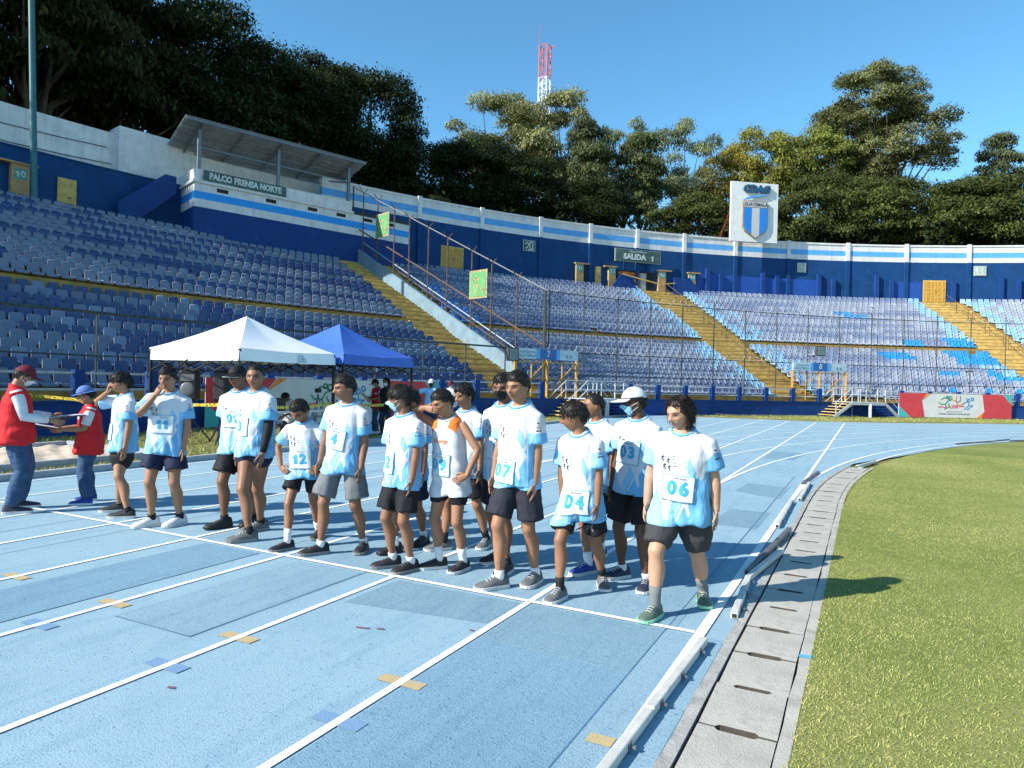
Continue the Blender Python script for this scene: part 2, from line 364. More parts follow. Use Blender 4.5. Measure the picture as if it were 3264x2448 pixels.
def reg_near(r, n):
    d = r.uniform(0, 1, n) ** 1.0 * 19; y = -2.6 + d
    xm = .93 + (y + 4.5) * .21 + .35
    dy = np.clip(y - 6, 0, None); x0 = .66 + np.where(y > 6, 35.34 - np.sqrt(np.clip(35.34 ** 2 - dy ** 2, 0, None)), 0)
    x = x0 + r.uniform(0, 1, n) ** 1.15 * np.clip(xm - x0, .05, None) - .045 * (r.uniform(0, 1, n) < .05) * np.clip(np.sin(y * 3.1) + np.sin(y * 7.7), 0, 1)
    return np.stack([x, y], 1)
g = blades('grass', 190000, reg_near, .006, .020, M_blade, 5); tag(g, 'short dry green grass of the infield beside the drain slabs', 'grass', kind='stuff')
# ------------------------------------------------------------------ outer kerb, sand pit, verge
M_sand = mat('sand', (.58, .47, .36), .95, .14, 9, 1.0, 14, dirt=(.40, .31, .23), dscale=4, damt=.6)
okb = MB()
okb.box((-10.07, -6.4, .03), (.12, 77, .13)); kerb = okb.build('outer_kerb', mat('kerb_grey', (.34, .35, .36), .8, .1, 6, .4)); tag(kerb, kind='structure')
pit = empty('sand_pit'); tag(pit, kind='structure')
me = bpy.data.meshes.new('sand'); bm = bmesh.new(); bmesh.ops.create_grid(bm, x_segments=60, y_segments=140, size=.5)
for v in bm.verts:
    x = -12.6 + v.co.x * 2.9; y = -1.2 + v.co.y * 10.2
    v.co = (x, y, .03 + .035 * math.sin(x * 5 + 2 * math.sin(y * 2.1)) * math.sin(y * 4.3 + x) + .03 * math.sin(x * 11 + y * 7) * math.sin(y * 9 - x * 3) + random.uniform(-.012, .012))
bm.to_mesh(me); bm.free(); link('sand', me, M_sand, pit, True)
b = MB(); b.box((-11.05, -1.2, .04), (.14, 10.6, .16)); b.build('pit_border', MATS['kerb_grey'], pit)
b = MB(); b.box((-14.15, -1.2, .04), (.14, 10.6, .16)); b.build('pit_border', MATS['kerb_grey'], pit)
b = MB(); b.box((-12.6, 4.1, .04), (3.24, .14, .16)); b.build('pit_border', MATS['kerb_grey'], pit)
def reg_verge(r, n):
    x = r.uniform(-10.95, -10.15, n); y = r.uniform(-1, 14, n); return np.stack([x, y], 1)
g2 = blades('verge_grass', 16000, reg_verge, .02, .06, M_blade, 8); tag(g2, 'green grass strip between the track kerb and sand pit', 'grass', kind='stuff')
def reg_verge2(r, n):
    x = r.uniform(-16.5, -10.2, n); y = r.uniform(4.4, 26, n); return np.stack([x, y], 1)
g2 = blades('verge_grass', 30000, reg_verge2, .03, .08, M_blade, 9); tag(g2, 'patchy grass around the tents and loudspeakers', 'grass', kind='stuff')
def reg_far(r, n):
    t = r.uniform(80, 150, n); rr = 50 - r.uniform(0, 1, n) * 6
    x = CX + rr * np.cos(np.radians(t)); y = CY + rr * np.sin(np.radians(t))
    ok = (np.hypot(x - BX, y - BY) > 44.6) & (y > 33)
    return np.stack([x, y], 1)[ok]
g2 = blades('verge_grass', 40000, reg_far, .03, .09, M_blade, 10); tag(g2, 'dry yellowish grass strip below the far blue wall', 'grass', kind='stuff')
b = MB(); b.bar((-6.6, 35.0, .10), (-5.3, 35.3, .03), .14, .03); b.bar((-5.3, 35.3, .03), (-3.8, 35.9, .06), .14, .03)
tag(b.build('loose_board', mat('old_board', (.12, .10, .08))), 'long dark board lying on the far grass below the blue wall', 'board')
# ------------------------------------------------------------------ loose kerb rails
M_alu = mat('weathered_aluminium', (.62, .60, .55), .55, .12, 12, .3, 120, metal=.15, dirt=(.30, .27, .22), dscale=6, damt=.5)
M_alu2 = mat('dark_aluminium', (.16, .16, .16), .5, .2, 10, .2, metal=.3)
def rail(pts, label, mt, w=.05, h=.045, z=.028, br=True):
    t = empty('kerb_rail', (pts[0][0], pts[0][1], 0)); tag(t, label, 'kerb rail', 'loose kerb rails along the inside of the track')
    o0 = Vector((pts[0][0], pts[0][1], 0)); q = [Vector((p[0], p[1], z + (p[2] if len(p) > 2 else 0))) - o0 for p in pts]
    for a, b in zip(q[:-1], q[1:]):
        m = MB(); m.bar(a, b, w, h); me = m.build('beam', mt, t)
        bv = me.modifiers.new('b', 'BEVEL'); bv.width = .007; bv.segments = 2
    d = (q[-1] - q[0]).normalized(); s = Vector((d.y, -d.x, 0))
    m = MB(); m.bar(q[0] - d * .002, q[0] + d * .004, w * .62, h * .62); m.build('open_end', M_hole, t)
    if br:
        L = (q[1] - q[0]).length; d = (q[1] - q[0]).normalized(); s = Vector((-d.y, d.x, 0))
        if s.x < 0: s = -s
        for k in (.18, .55, .9):
            m = MB(); p = q[0] + d * L * k
            m.bar(p + s * (w / 2) + Vector((0, 0, -.028)), p + s * (w / 2) + Vector((0, 0, .02)), .035, .012, up=(s.x, s.y, 0)); m.bar(p + s * (w / 2 + .002), p + s * (w / 2 + .03), .012)
            m.build('clip', M_alu2, t)
    return t
rail([(.065, -.17), (.03, -1.25)], 'weathered silver kerb rail at the start line, nearest to camera', M_alu)
rail([(.03, -1.26), (-.03, -3.2)], 'silver kerb rail running out of the bottom of the picture', M_alu)
rail([(.15, .40), (.09, 1.45), (.24, 2.5, .03)], 'bent silver kerb rail with crushed open end on the track edge', M_alu)
rail([(.06, 1.6), (.2, 3.64, .02)], 'dark grey kerb rail lying behind the bent silver rail', M_alu2)
rail([(.05, 3.85), (.02, 5.86)], 'clean white kerb rail, third along the track edge', M_alu)
rail([(.11, 6.05), (.10, 8.0)], 'white kerb rail where the bend begins, beside dark rail', M_alu)
rail([(.01, 7.9), (.14, 9.76)], 'dark kerb rail end at the tip of the drain slabs', M_alu2)
rail([(.78, 11.4), (1.12, 12.7)], 'short pale kerb rail lying against the curved grass edge', M_alu, br=False)
rail([(3.4, 20.6), (4.35, 22.3), (5.2, 23.6, .05)], 'dark lifted kerb rail on the far bend of the infield', M_alu2, br=False)
rail([(5.25, 23.75), (6.9, 25.6)], 'dark kerb rail running out of the right edge', M_alu2, br=False)
# ================================================================== grandstand
M_och = mat('ochre_concrete', (.33, .215, .055), .85, .22, 1.5, .5, 30, dirt=(.085, .06, .028), dscale=1.6, damt=.75)
M_ochs = mat('ochre_step', (.57, .385, .12), .85, .2, 2.5, .5, 30, dirt=(.10, .07, .03), dscale=2.2, damt=.7)
M_ochy = mat('ochre_paint', (.62, .38, .09), .75, .1, 3, dirt=(.35, .22, .06), dscale=2, damt=.4)
M_navy = mat('navy_wall', (.008, .054, .17), .75, .12, 1.2, .25, 40, dirt=(.010, .07, .20), dscale=.8, damt=.4, spec=.15, streak=.55)
M_blue = mat('bright_blue_paint', (.008, .046, .19), .7, .1, 1.5, .2, spec=.2, streak=.5)
M_white = mat('white_wall', (.66, .655, .64), .75, .07, 1.5, .3, 40, dirt=(.42, .40, .37), dscale=1.4, damt=.45, streak=.45)
M_lblue = mat('light_blue_band', (.10, .36, .72), .7, .08, 2, .2, dirt=(.09, .28, .55), dscale=1.3, damt=.5, streak=.35)
M_steel = mat('dark_green_steel', (.045, .06, .06), .55, .25, 8, dirt=(.12, .06, .03), dscale=3, damt=.5)
M_rust = mat('rusty_steel', (.11, .065, .045), .75, .3, 6, dirt=(.07, .05, .045), dscale=4, damt=.6)
M_pipe = mat('pale_pipe', (.45, .46, .45), .55, .15, 6, dirt=(.2, .14, .09), dscale=4, damt=.5)
M_ybar = mat('yellow_steel', (.50, .27, .04), .6, .2, 6, dirt=(.2, .10, .03), dscale=4, damt=.5)
M_black = mat('black_plastic', (.012, .012, .013), .45, .2, 8)
T0, T1 = 84.0, 184.0
AISLES = [(156.3, 1.75), (134.2, 1.6), (112.3, 1.58)]
ROWS = [(51.4 + .64 * i, 1.05 + .29 * i) for i in range(12)] + [(59.62 + .62 * i, 5.05 + .302 * i) for i in range(16)]
def arc(mb, r0, r1, z0, z1, t0, t1, st=2.0):
    n = max(1, int(math.ceil(abs(t1 - t0) / st))); rings = []
    for i in range(n + 1):
        t = t0 + (t1 - t0) * i / n
        rings.append([PT(r0, t, z0), PT(r1, t, z0), PT(r1, t, z1), PT(r0, t, z1)])
    return mb.loft(rings)
stand = empty('grandstand', (0, 0, 0)); tag(stand, 'curved ochre concrete grandstand terraces behind the running track', 'grandstand')
for i, (r, z) in enumerate(ROWS):
    m = MB(); r1 = ROWS[i + 1][0] + .02 if i + 1 < len(ROWS) else 69.9
    arc(m, r, r1, z - .75, z, T0, T1); m.build('terrace_step', M_och, stand)
m = MB(); arc(m, 59.08, 59.64, 4.0, 4.62, T0, T1); m.build('gangway', M_och, stand)
m = MB(); arc(m, 69.5, 73.5, 9.0, 9.88, T0, T1); m.build('top_walkway', M_och, stand)
m = MB(); arc(m, 49.9, 51.5, .1, .62, T0, T1); m.build('front_walkway', M_och, stand)
for ta, hw in AISLES:
    nm = {156.3: 'ochre stairway beside the sloping fence, left of the three', 134.2: 'ochre stairway rising to the exit under the large green sign', 112.3: 'sunlit ochre stairway rising to the yellow double door'}[ta]
    st_ = empty('stairway', PT(51, ta, .6)); tag(st_, nm, 'stairway', 'stairways of the grandstand')
    inv = Matrix.Translation(-Vector(st_.location))
    for i, (r, z) in enumerate(ROWS):
        dr = (ROWS[i + 1][0] if i + 1 < len(ROWS) else r + .62) - r; dz = (ROWS[i + 1][1] if i + 1 < len(ROWS) else z + .28) - z
        for k in ((0, 1) if dz < .5 else (0, 1, 2, 3)):
            n = 2 if dz < .5 else 4
            m = MB(); zz = z + dz * (k + .5) / n
            arc(m, r + dr * (k + .5) / n - .02, r + dr * (k + 1.5) / n, z - .3, zz, ta - hw, ta + hw, 4); m.v = [tuple(inv @ Vector(v)) for v in m.v]; m.build('step', M_ochs, st_)
# front wall with posts and rails
fw = empty('front_wall'); tag(fw, 'low dark blue wall with short posts around the track', 'wall')
m = MB(); arc(m, 49.72, 50.0, -.1, .82, T0, T1); m.build('wall', M_blue, fw)
m = MB(); arc(m, 49.68, 50.04, .82, .86, T0, T1); m.build('coping', M_navy, fw)
pts_ = [T0 + .5 + 2.25 * i for i in range(45)]
m = MB(); m.box((0, 0, .4), (.20, .26, .82)); post_me = m.mesh('post')
for t in pts_:
    if 150.5 < t < 156.5 or 128.5 < t < 134: continue
    o = link('post', post_me, M_blue, fw); o.location = PT(49.86, t, .84); o.rotation_euler = (0, 0, R_(t))
for z in (1.56, 1.14):
    for a, b in ((T0, 128.6), (134.2, 151), (156.6, T1)):
        m = MB(); n = int((b - a) / 1.5); m.tube([PT(49.86, a + (b - a) * i / n, z) for i in range(n + 1)], .035, 6); m.build('rail', M_pipe, fw)
# perimeter fence
pf = empty('perimeter_fence'); tag(pf, 'tall dark steel fence in front of the seats', 'fence')
tposts = [84 + 2.62 * i for i in range(28)] + [155.05] + [157.82, 160.49, 163.17, 165.92, 168.9, 171.75, 174.62, 177.63, 180.6]
for t in tposts:
    h = 6.2 if t < 155.5 else 3.25
    m = MB(); m.tube([PT(51.2, t, .55), PT(51.2, t, h)], .033 if t != 155.05 else .08, 6)
    if h > 4 and t != 155.05: m.tube([PT(51.2, t, h), PT(51.02, t + .2, h + .35)], .022, 5)
    m.build('fence_post', M_steel, pf)
def railarc(a, b, z, name='fence_rail', r=51.2, rad=.026, mt=M_steel):
    n = max(2, int(abs(b - a) / 1.3)); m = MB(); m.tube([PT(r, a + (b - a) * i / n, z) for i in range(n + 1)], rad, 6); return m.build(name, mt, pf)
railarc(84, 155.05, 6.2); railarc(84, 155.05, 3.2); railarc(157.4, 181, 3.25, rad=.045); railarc(84, 130.6, 2.05); railarc(135, 152.6, 2.05); railarc(157.4, 181, 2.05)
def coil(a, b, z, rr=.16):
    n = int((b - a) * 16); m = MB()
    m.tube([PT(51.15 + rr * math.cos(i * .78), a + (b - a) * i / n, z + rr + rr * math.sin(i * .78)) for i in range(n + 1)], .008, 3); return m.build('razor_wire', M_pipe, pf)
coil(84, 155, 6.22, .13); coil(136, 155, 3.22, .16)
# sloping divider fence with parapet
FA, FB = Vector((-30.832, 32.490, 0)), Vector((-13.361, 26.727, 0))
def FL(k, z): return FA.lerp(FB, k) + Vector((0, 0, z))
df = empty('divider_fence'); tag(df, 'tall rusty fence climbing the grandstand beside the stairway', 'fence')
fdir = (FB - FA).normalized(); fn = Vector((-fdir.y, fdir.x, 0))
m = MB(); m.prism([FL(-.02, 9.4), FL(-.02, 10.95), FL(.87, 2.8), FL(.9, 1.6), FL(.9, .9), FL(.88, .9)], fn * -.09, fn * .09)
m.build('parapet', mat('parapet_pale_blue', (.165, .26, .33), .8, .12, 2, .3, dirt=(.22, .14, .08), dscale=1.3, damt=.6), df)
for k, zt in [(.062, 14.22), (.159, 13.43), (.264, 12.55), (.355, 11.64), (.462, 10.82), (.563, 9.91), (.682, 8.88), (.773, 8.0), (.881, 7.06)]:
    m = MB(); m.tube([FL(k, 10.6 - 8.95 * k - .4), FL(k, zt)], .04, 6)
    for s in (-1, 1): m.tube([FL(k, zt - .04), FL(k, zt + .33) + fn * (.33 * s)], .025, 5)
    m.build('fence_post', M_rust, df)
m = MB(); m.tube([FL(-.01, 9.9), FL(-.01, 14.9)], .05, 6); m.build('fence_post', M_steel, df)
for a, b, mt, rd in [((0, 14.75), (1, 6.2), mat('dull_grey_pipe', (.22, .22, .215), .6, .15, 4, dirt=(.14, .09, .06), dscale=2, damt=.5), .032), ((-.01, 12.18), (.99, 3.5), M_rust, .05)]:
    m = MB(); m.tube([FL(*a), FL(*b)], rd, 6); m.build('fence_rail', mt, df)
for dz, off in ((.28, .25), (.55, .30), (.18, .55)):
    m = MB(); m.tube([FL(0, 10.75 + dz) - fn * 0 + fn * off, FL(.9, 2.5 + dz) + fn * off], .028, 6); m.build('hand_rail', M_rust if dz < .5 else M_pipe, df)
# ------------------------------------------------------------------ rim wall
rim = empty('rim_wall'); tag(rim, 'high navy wall with white and light blue bands above the seats', 'wall')
for z0, z1, mt, nm in [(9.5, 13.58, M_navy, 'wall_face'), (13.58, 14.02, M_white, 'white_band'), (14.02, 14.50, M_lblue, 'blue_band'), (14.50, 15.02, M_white, 'white_band')]:
    m = MB(); arc(m, 70.0, 70.4, z0, z1, T0, 158.5, 1.5); m.build(nm, mt, rim)
m = MB(); arc(m, 69.93, 70.46, 15.02, 15.17, T0, 158.5, 1.5); m.build('coping', M_white, rim)
def pilaster(t, ztop, w=.32, d=.16, z0=9.8):
    M = Matrix.Rotation(R_(t), 3, 'Z'); o = empty('pilaster'); o.parent = rim
    segs = [(z0, min(ztop, 13.58), M_blue if ztop < 13 else M_navy)]
    if ztop > 14: segs += [(13.58, 14.06, M_white), (14.06, 14.48, M_white), (14.48, 15.02, M_white), (15.02, 15.25, M_white)]
    for a, b, mt in segs:
        m = MB(); m.box(PT(70.0 - d / 2, t, (a + b) / 2), (d - .004, w, b - a), M=M); m.build('shaft', mt, o)
for t in (152.3, 147.9, 143.5, 139.6, 135.88, 132.07, 127.92, 123.66, 119.02, 114.59, 110.08, 105.8, 101.5): pilaster(t, 15.2)
for t, z in [(130.19, 12.25), (129.09, 11.85), (125.73, 12.26), (124.6, 11.94), (121.27, 12.32), (120.14, 11.9), (116.82, 12.37), (115.69, 11.94), (111.18, 11.94), (107.86, 12.33), (106.69, 12.07), (103.5, 12.2), (102.3, 11.9)]: pilaster(t, z, .34, .3)
for a, b, z in [(131.0, 124.5, 11.75), (124.4, 121.4, 11.72), (115.6, 113.4, 11.75)]:
    m = MB(); arc(m, 69.985, 70.02, 9.85, z, b, a, 1.5); m.build('bright_panel', mat('panel_blue', (.010, .068, .31), .65, .08, 1.5) if 'panel_blue' not in MATS else MATS['panel_blue'], rim)
def wall_frame(t, r=70.0, z=0.0):
    """x to viewer's right along the wall, y up, z towards the field"""
    p = PT(r, t, z); n = -Vector((math.cos(R_(t)), math.sin(R_(t)), 0)); x = Vector((0, 0, 1)).cross(n)
    return frame(p, x, (0, 0, 1))
def board(name, t0, t1, z0, z1, r, d, mt, parent=None):
    tm = (t0 + t1) / 2; w = 2 * r * math.sin(R_(abs(t0 - t1) / 2))
    m = MB(); F = wall_frame(tm, r, (z0 + z1) / 2)
    m.box((0, 0, 0), (w, z1 - z0, d)); m.v = [tuple(F @ Vector(v)) for v in m.v]
    return m.build(name, mt, parent), F, w
def put_text(txt, F, size, dx, dy, dz, mt, parent, name='lettering', bold=.0, ext=.01, shear=0.0, sx=1.0, align='CENTER'):
    me = text_mesh(txt, size, bold, ext, align, 2, shear)
    return put_mesh(name, me, F @ Matrix.Translation((dx, dy, dz)) @ Matrix.Diagonal((sx, 1, 1, 1)), mt, parent)
def flat(poly, F, dz, mt, parent, name, th=.012):
    m = MB(); m.prism([Vector((x, y, 0)) for x, y in poly], (0, 0, dz), (0, 0, dz + th)); m.v = [tuple(F @ Vector(v)) for v in m.v]; return m.build(name, mt, parent)
def stroke(pts, w, F, dz, mt, parent, name, th=.01):
    m = MB()
    for a, b in zip(pts[:-1], pts[1:]):
        a = Vector((a[0], a[1], 0)); b = Vector((b[0], b[1], 0)); t = (b - a).normalized(); n = Vector((-t.y, t.x, 0)) * w / 2; e = t * w * .3
        m.prism([a - e + n, a - e - n, b + e - n, b + e + n], (0, 0, dz), (0, 0, dz + th))
    m.v = [tuple(F @ Vector(v)) for v in m.v]; return m.build(name, mt, parent)
M_sgreen = mat('faded_sign_green', (.055, .105, .10), .7, .25, 3, dirt=(.18, .23, .22), dscale=2.5, damt=.5)
M_sletter = mat('faded_letter', (.55, .60, .57), .7, .15, 6)
M_sframe = mat('sign_frame', (.38, .43, .41), .7, .1, 4)
M_teal = mat('number_plate_teal', (.05, .30, .28), .6, .1)
# large exit sign
s = empty('exit_sign', PT(69.6, 135.95, 12.8)); tag(s, 'large faded green exit sign reading SALIDA 1 above the entrance', 'sign')
iv = Matrix.Translation(-Vector(s.location))
def rel(o, root): o.data.transform(Matrix.Translation(-Vector(root.location))); return o
o, F, w = board('board', 137.73, 134.18, 12.29, 13.31, 69.55, .08, M_sgreen, s); rel(o, s)
o, F2, w2 = board('frame', 137.8, 134.11, 12.25, 13.35, 69.6, .06, M_sframe, s); rel(o, s)
rel(put_text('SALIDA', F, .66, -.35, -.12, .05, M_sletter, s, bold=.03), s); rel(put_mesh('lettering', num_mesh('1', .66, .03), F @ Matrix.Translation((1.35, -.14, .062)), M_sletter, s), s); rel(put_text('General Norte', F, .26, .0, .34, .05, M_sframe, s, bold=.006), s)
for t in (136.9, 135.0):
    m = MB(); m.box(PT(69.8, t, 11.95), (.12, .3, .7), rz=R_(t)); rel(m.build('bracket', M_blue, s), s)
# small faded pictogram signs
def small_sign(t0, t1, z0, z1, label, kind):
    s = empty('wall_sign', PT(69.9, (t0 + t1) / 2, z0)); tag(s, label, 'sign', 'small faded wall signs')
    o, F, w = board('board', t0, t1, z0, z1, 69.92, .05, M_sframe, s); rel(o, s)
    o, F, w = board('panel', t0 - .05, t1 + .05, z0 + .06, z1 - .06, 69.9, .05, M_sgreen if kind == 0 else mat('pale_sign', (.36, .44, .38), .7, .25, 5) if 'pale_sign' not in MATS else MATS['pale_sign'], s); rel(o, s)
    if kind == 0:
        for p in [[(-.35, .1), (-.2, .25), (-.05, .1), (-.15, -.1), (-.3, -.25)], [(-.1, -.32), (.35, -.32)], [(.2, -.22), (.35, -.32), (.2, -.38)], [(.05, -.2), (.05, .3), (.3, .3), (.3, -.2)]]: rel(stroke(p, .09, F, .027, M_sletter, s, 'pictogram'), s)
    elif kind == 1:
        for p in [[(-.02, .3), (-.02, .0)], [(-.1, .0), (.15, .0), (.15, -.18)], [(-.3, -.3), (.3, -.3)]]: rel(stroke(p, .08, F, .027, M_sletter, s, 'pictogram'), s)
    else:
        for p in [[(-.25, .25), (-.25, -.15)], [(.1, .2), (.22, .28), (.3, .1), (.15, -.05), (.28, -.2)], [(-.35, -.32), (.3, -.3)]]: rel(stroke(p, .09, F, .027, M_sletter, s, 'pictogram'), s)
small_sign(144.83, 143.91, 12.32, 13.2, 'faded green running figure sign, left of the large exit sign', 0)
small_sign(122.98, 122.27, 12.36, 13.25, 'pale square sign on the navy wall below the shield board', 1)
small_sign(109.75, 108.87, 12.37, 13.28, 'pale sign on the navy wall above the right-hand seats', 2)
# doors
def door(t0, t1, z1, r, label, lattice=False, mt=M_ochy):
    d = empty('door', PT(r, (t0 + t1) / 2, 9.9)); tag(d, label, 'door')
    o, F, w = board('door_frame', t0, t1, 9.9, z1, r, .1, mt, d); rel(o, d)
    h = z1 - 9.9
    for sx in ((-1, 1) if lattice else (0,)):
        lw = w / 2 - .12 if lattice else w - .16
        f = flat([(sx * (w / 4 - .02) - lw / 2, -h / 2 + .02), (sx * (w / 4 - .02) + lw / 2, -h / 2 + .02), (sx * (w / 4 - .02) + lw / 2, h / 2 - .12), (sx * (w / 4 - .02) - lw / 2, h / 2 - .12)], F, .03, M_ybar if lattice else mt, d, 'leaf', .03); rel(f, d)
        if lattice:
            for y in (-.55, -.15, .25): rel(stroke([(sx * w / 4 - lw / 2, y), (sx * w / 4 + lw / 2, y)], .05, F, .06, mt, d, 'bar', .02), d)
            for x in (-.2, .2): rel(stroke([(sx * w / 4 + x, -h / 2 + .05), (sx * w / 4 + x, h / 2 - .15)], .05, F, .06, mt, d, 'bar', .02), d)
    rel(stroke([(.05, -.02), (.16, -.02)], .05, F, .08, M_steel, d, 'handle', .04), d)
    return d
door(113.31, 111.69, 11.93, 69.95, 'sunlit yellow double door at the top of the right stairway', True)
door(150.77, 149.19, 11.86, 69.95, 'shaded ochre double door behind the sloping fence', True, M_ochs)
door(170.64, 169.92, 11.9, 71.42, 'plain ochre door in the navy wall at far left', False, M_ochs)
door(139.2, 138.75, 11.65, 69.93, 'narrow tan door between portals eleven and twelve', False, M_ochs)
M_tan = mat('tan_plaster', (.42, .27, .12), .8, .12, 3)
def portal(t0, t1, num, z1, r, label, lint=(.0, .0), gap=None):
    d = empty('portal', PT(r, (t0 + t1) / 2, 9.9)); tag(d, label, 'portal', 'numbered toilet portals')
    o, F, w = board('jamb', t0, t1, 9.88, z1 - .08, r, .3, M_tan, d); rel(o, d)
    o, F2, w2 = board('lintel', t0 + lint[0], t1 - lint[1], z1 - .08, z1 + .02, r - .03, .40, M_tan, d); rel(o, d)
    f = flat([(-.26, .32), (.26, .32), (.26, .84), (-.26, .84)], F, .152, M_teal, d, 'number_plate'); rel(f, d)
    rel(put_mesh('number', num_mesh(num, .44, .014), F @ Matrix.Translation((0, .58, .166)), M_sletter, d), d)
    if gap:
        o, F2, w2 = board('opening', gap[0], gap[1], 9.9, z1 - .1, 69.97, .04, M_hole, d); rel(o, d)
    return d
portal(140.77, 140.2, '11', 11.77, 69.85, 'tan portal numbered 11 above the middle seats', (.1, .45), (140.18, 139.88))
portal(138.2, 137.65, '12', 11.76, 69.85, 'tan portal numbered 12 left of the orange entrance', (.35, .1))
portal(134.2, 133.6, '13', 11.78, 69.85, 'tan portal numbered 13 right of the orange entrance', (.05, .45))
portal(131.75, 131.2, '14', 11.76, 69.85, 'tan portal numbered 14 beside the bright blue panels', (.1, .35))
portal(172.4, 171.75, '10', 12.1, 71.25, 'tan portal numbered 10 at the far left edge', (.5, .3), None)
e = empty('entrance', PT(69.9, 136, 9.9)); tag(e, 'dark exit doorway with orange inner wall under the exit sign', 'doorway')
for nm, a, b, z0, z1, r, mt in [('opening', 137.42, 134.5, 9.9, 11.55, 69.95, M_hole), ('inner_wall', 137.35, 135.6, 11.15, 11.42, 69.93, mat('orange_paint', (.42, .13, .02), .7)), ('inner_wall', 136.05, 135.6, 9.9, 11.14, 69.92, MATS['orange_paint']), ('pale_door', 135.58, 135.12, 9.9, 11.4, 69.91, mat('grey_door', (.35, .37, .38), .7)), ('blue_wall', 137.2, 136.1, 9.9, 11.1, 69.93, M_blue)]:
    o, F, w = board(nm, a, b, z0, z1, r, .04, mt, e); rel(o, e)
def slope_wall(poly, r, th, label):
    m = MB(); q = [PT(r, t, z) for t, z in poly]; n = Vector((q[0].x - CX, q[0].y - CY, 0)).normalized()
    m.prism(q, n * 0, n * th); o = m.build('parapet_wall', M_blue); tag(o, label, 'wall'); return o
slope_wall([(138.17, 9.6), (138.17, 10.05), (137.48, 11.1), (137.42, 11.1), (136.2, 9.9), (136.2, 9.6)], 69.0, .12, 'low blue sloping wall left of the exit doorway')
slope_wall([(133.25, 9.5), (133.25, 11.1), (131.99, 11.15), (131.2, 10.2), (131.2, 9.5)], 69.0, .14, 'low navy parapet right of the exit doorway')
tp = MB(); tp.bar(PT(68.95, 137.45, 11.05), PT(68.95, 134.4, 10.4), .02, .1); tp.bar(PT(68.95, 134.4, 10.4), PT(68.95, 133.2, 10.6), .02, .08)
tag(tp.build('barrier_tape', M_ochy), 'yellow barrier tape strung across the exit doorway', 'tape')
# aisle handrails
for ta, n, lab in ((134.0, 7, 'middle'), (112.1, 8, 'right')):
    for k in range(n):
        i0 = 27 - k * 4 + (0 if k == 0 else 1); i1 = max(i0 - 3, 0)
        if i0 <= 1: break
        (ra, za), (rb, zb) = ROWS[i0], ROWS[i1]; m = MB()
        A, B = PT(ra, ta, za), PT(rb, ta, zb); up = Vector((0, 0, .95))
        m.tube([A, A + up, B + up, B], .028, 6); m.tube([A + up * .5, B + up * .5], .022, 5)
        o = m.build('stair_handrail', M_rust); tag(o, 'short rusty handrail, %s from the top of the %s stairway' % (('first', 'second', 'third', 'fourth', 'fifth', 'sixth', 'seventh', 'eighth')[k], lab), 'handrail', 'stairway handrails')
# ------------------------------------------------------------------ left rear walls
lw_ = empty('rear_wall'); tag(lw_, 'navy wall with white upper wall left of the press box', 'wall')
m = MB(); arc(m, 71.5, 71.8, 9.5, 12.95, 165.2, T1); m.build('navy_face', M_navy, lw_)
m = MB(); arc(m, 72.6, 73.4, 12.3, 15.4, 168.0, T1); m.build('white_face', M_white, lw_)
m = MB(); arc(m, 72.0, 73.4, 9.5, 15.75, 155.0, 168.05); m.build('white_face', M_white, lw_)
m = MB(); arc(m, 71.45, 72.7, 12.95, 13.02, 165.2, T1); m.build('ledge', M_navy, lw_)
for z, a, b in ((14.4, 184, 168.4), (13.5, 184, 168.2)):
    m = MB(); m.tube([PT(72.52, a + (b - a) * i / 8, z - .1 * math.sin(i * 1.3)) for i in range(9)], .02, 4); m.build('cable', M_black, lw_)
m = MB(); q = [PT(70.55, t, z) for t, z in [(168.46, 11.1), (166.45, 13.19), (165.94, 13.19), (165.94, 12.2), (167.94, 9.9), (168.46, 9.9)]]; nn = Vector((q[0].x - CX, q[0].y - CY, 0)).normalized()
m.prism(q, nn * 0, nn * .15); tag(m.build('stair_parapet', M_blue), 'bright blue sloping stair parapet left of the press box', 'wall')
m = MB(); m.tube([PT(70.4, 171.75, 9.8), PT(70.4, 171.75, 36) + Vector((-.35, -.72, 0))], [.16, .11], 12); tag(m.build('flood_pole', mat('teal_pole_paint', (.03, .14, .16), .5, .15, 2)), 'tall teal steel pole at the upper left', 'pole')
# ------------------------------------------------------------------ press box
A_, B_ = PT(69.1, 165.6), PT(69.1, 153.35)
px = (B_ - A_).normalized(); py = Vector((-px.y, px.x, 0));
if py.dot(A_ - Vector((CX, CY, 0))) < 0: py = -py
pb = empty('press_box', A_ + Vector((0, 0, 9.5))); tag(pb, 'white and blue striped press box with metal roof, lettered PALCO PRENSA NORTE', 'building')
LW, LM = (B_ - A_).length, 10.15
FM = Matrix(((px.x, py.x, 0, 0), (px.y, py.y, 0, 0), (0, 0, 1, -9.5), (0, 0, 0, 1)))
def pbox(name, x0, x1, y0, y1, z0, z1, mt):
    m = MB(); m.box(((x0 + x1) / 2, (y0 + y1) / 2, (z0 + z1) / 2), (x1 - x0, y1 - y0, z1 - z0)); m.v = [tuple(FM @ Vector(v)) for v in m.v]; return m.build(name, mt, pb)
for z0, z1, mt, nm in [(9.5, 11.36, M_blue, 'lower_wall'), (11.36, 11.83, M_white, 'white_band'), (11.83, 12.27, mat('vivid_blue_band', (.012, .28, .72), .6, .06, 2), 'blue_band'), (12.27, 12.74, M_white, 'white_band')]:
    pbox(nm, 0, LW, 0, 3.0, z0, z1, mt)
pbox('lip', -.12, LM + .1, -.12, 3.0, 12.74, 12.9, M_white); pbox('ledge', LM + .1, LW + .02, -.03, 3.0, 12.74, 12.95, M_black)
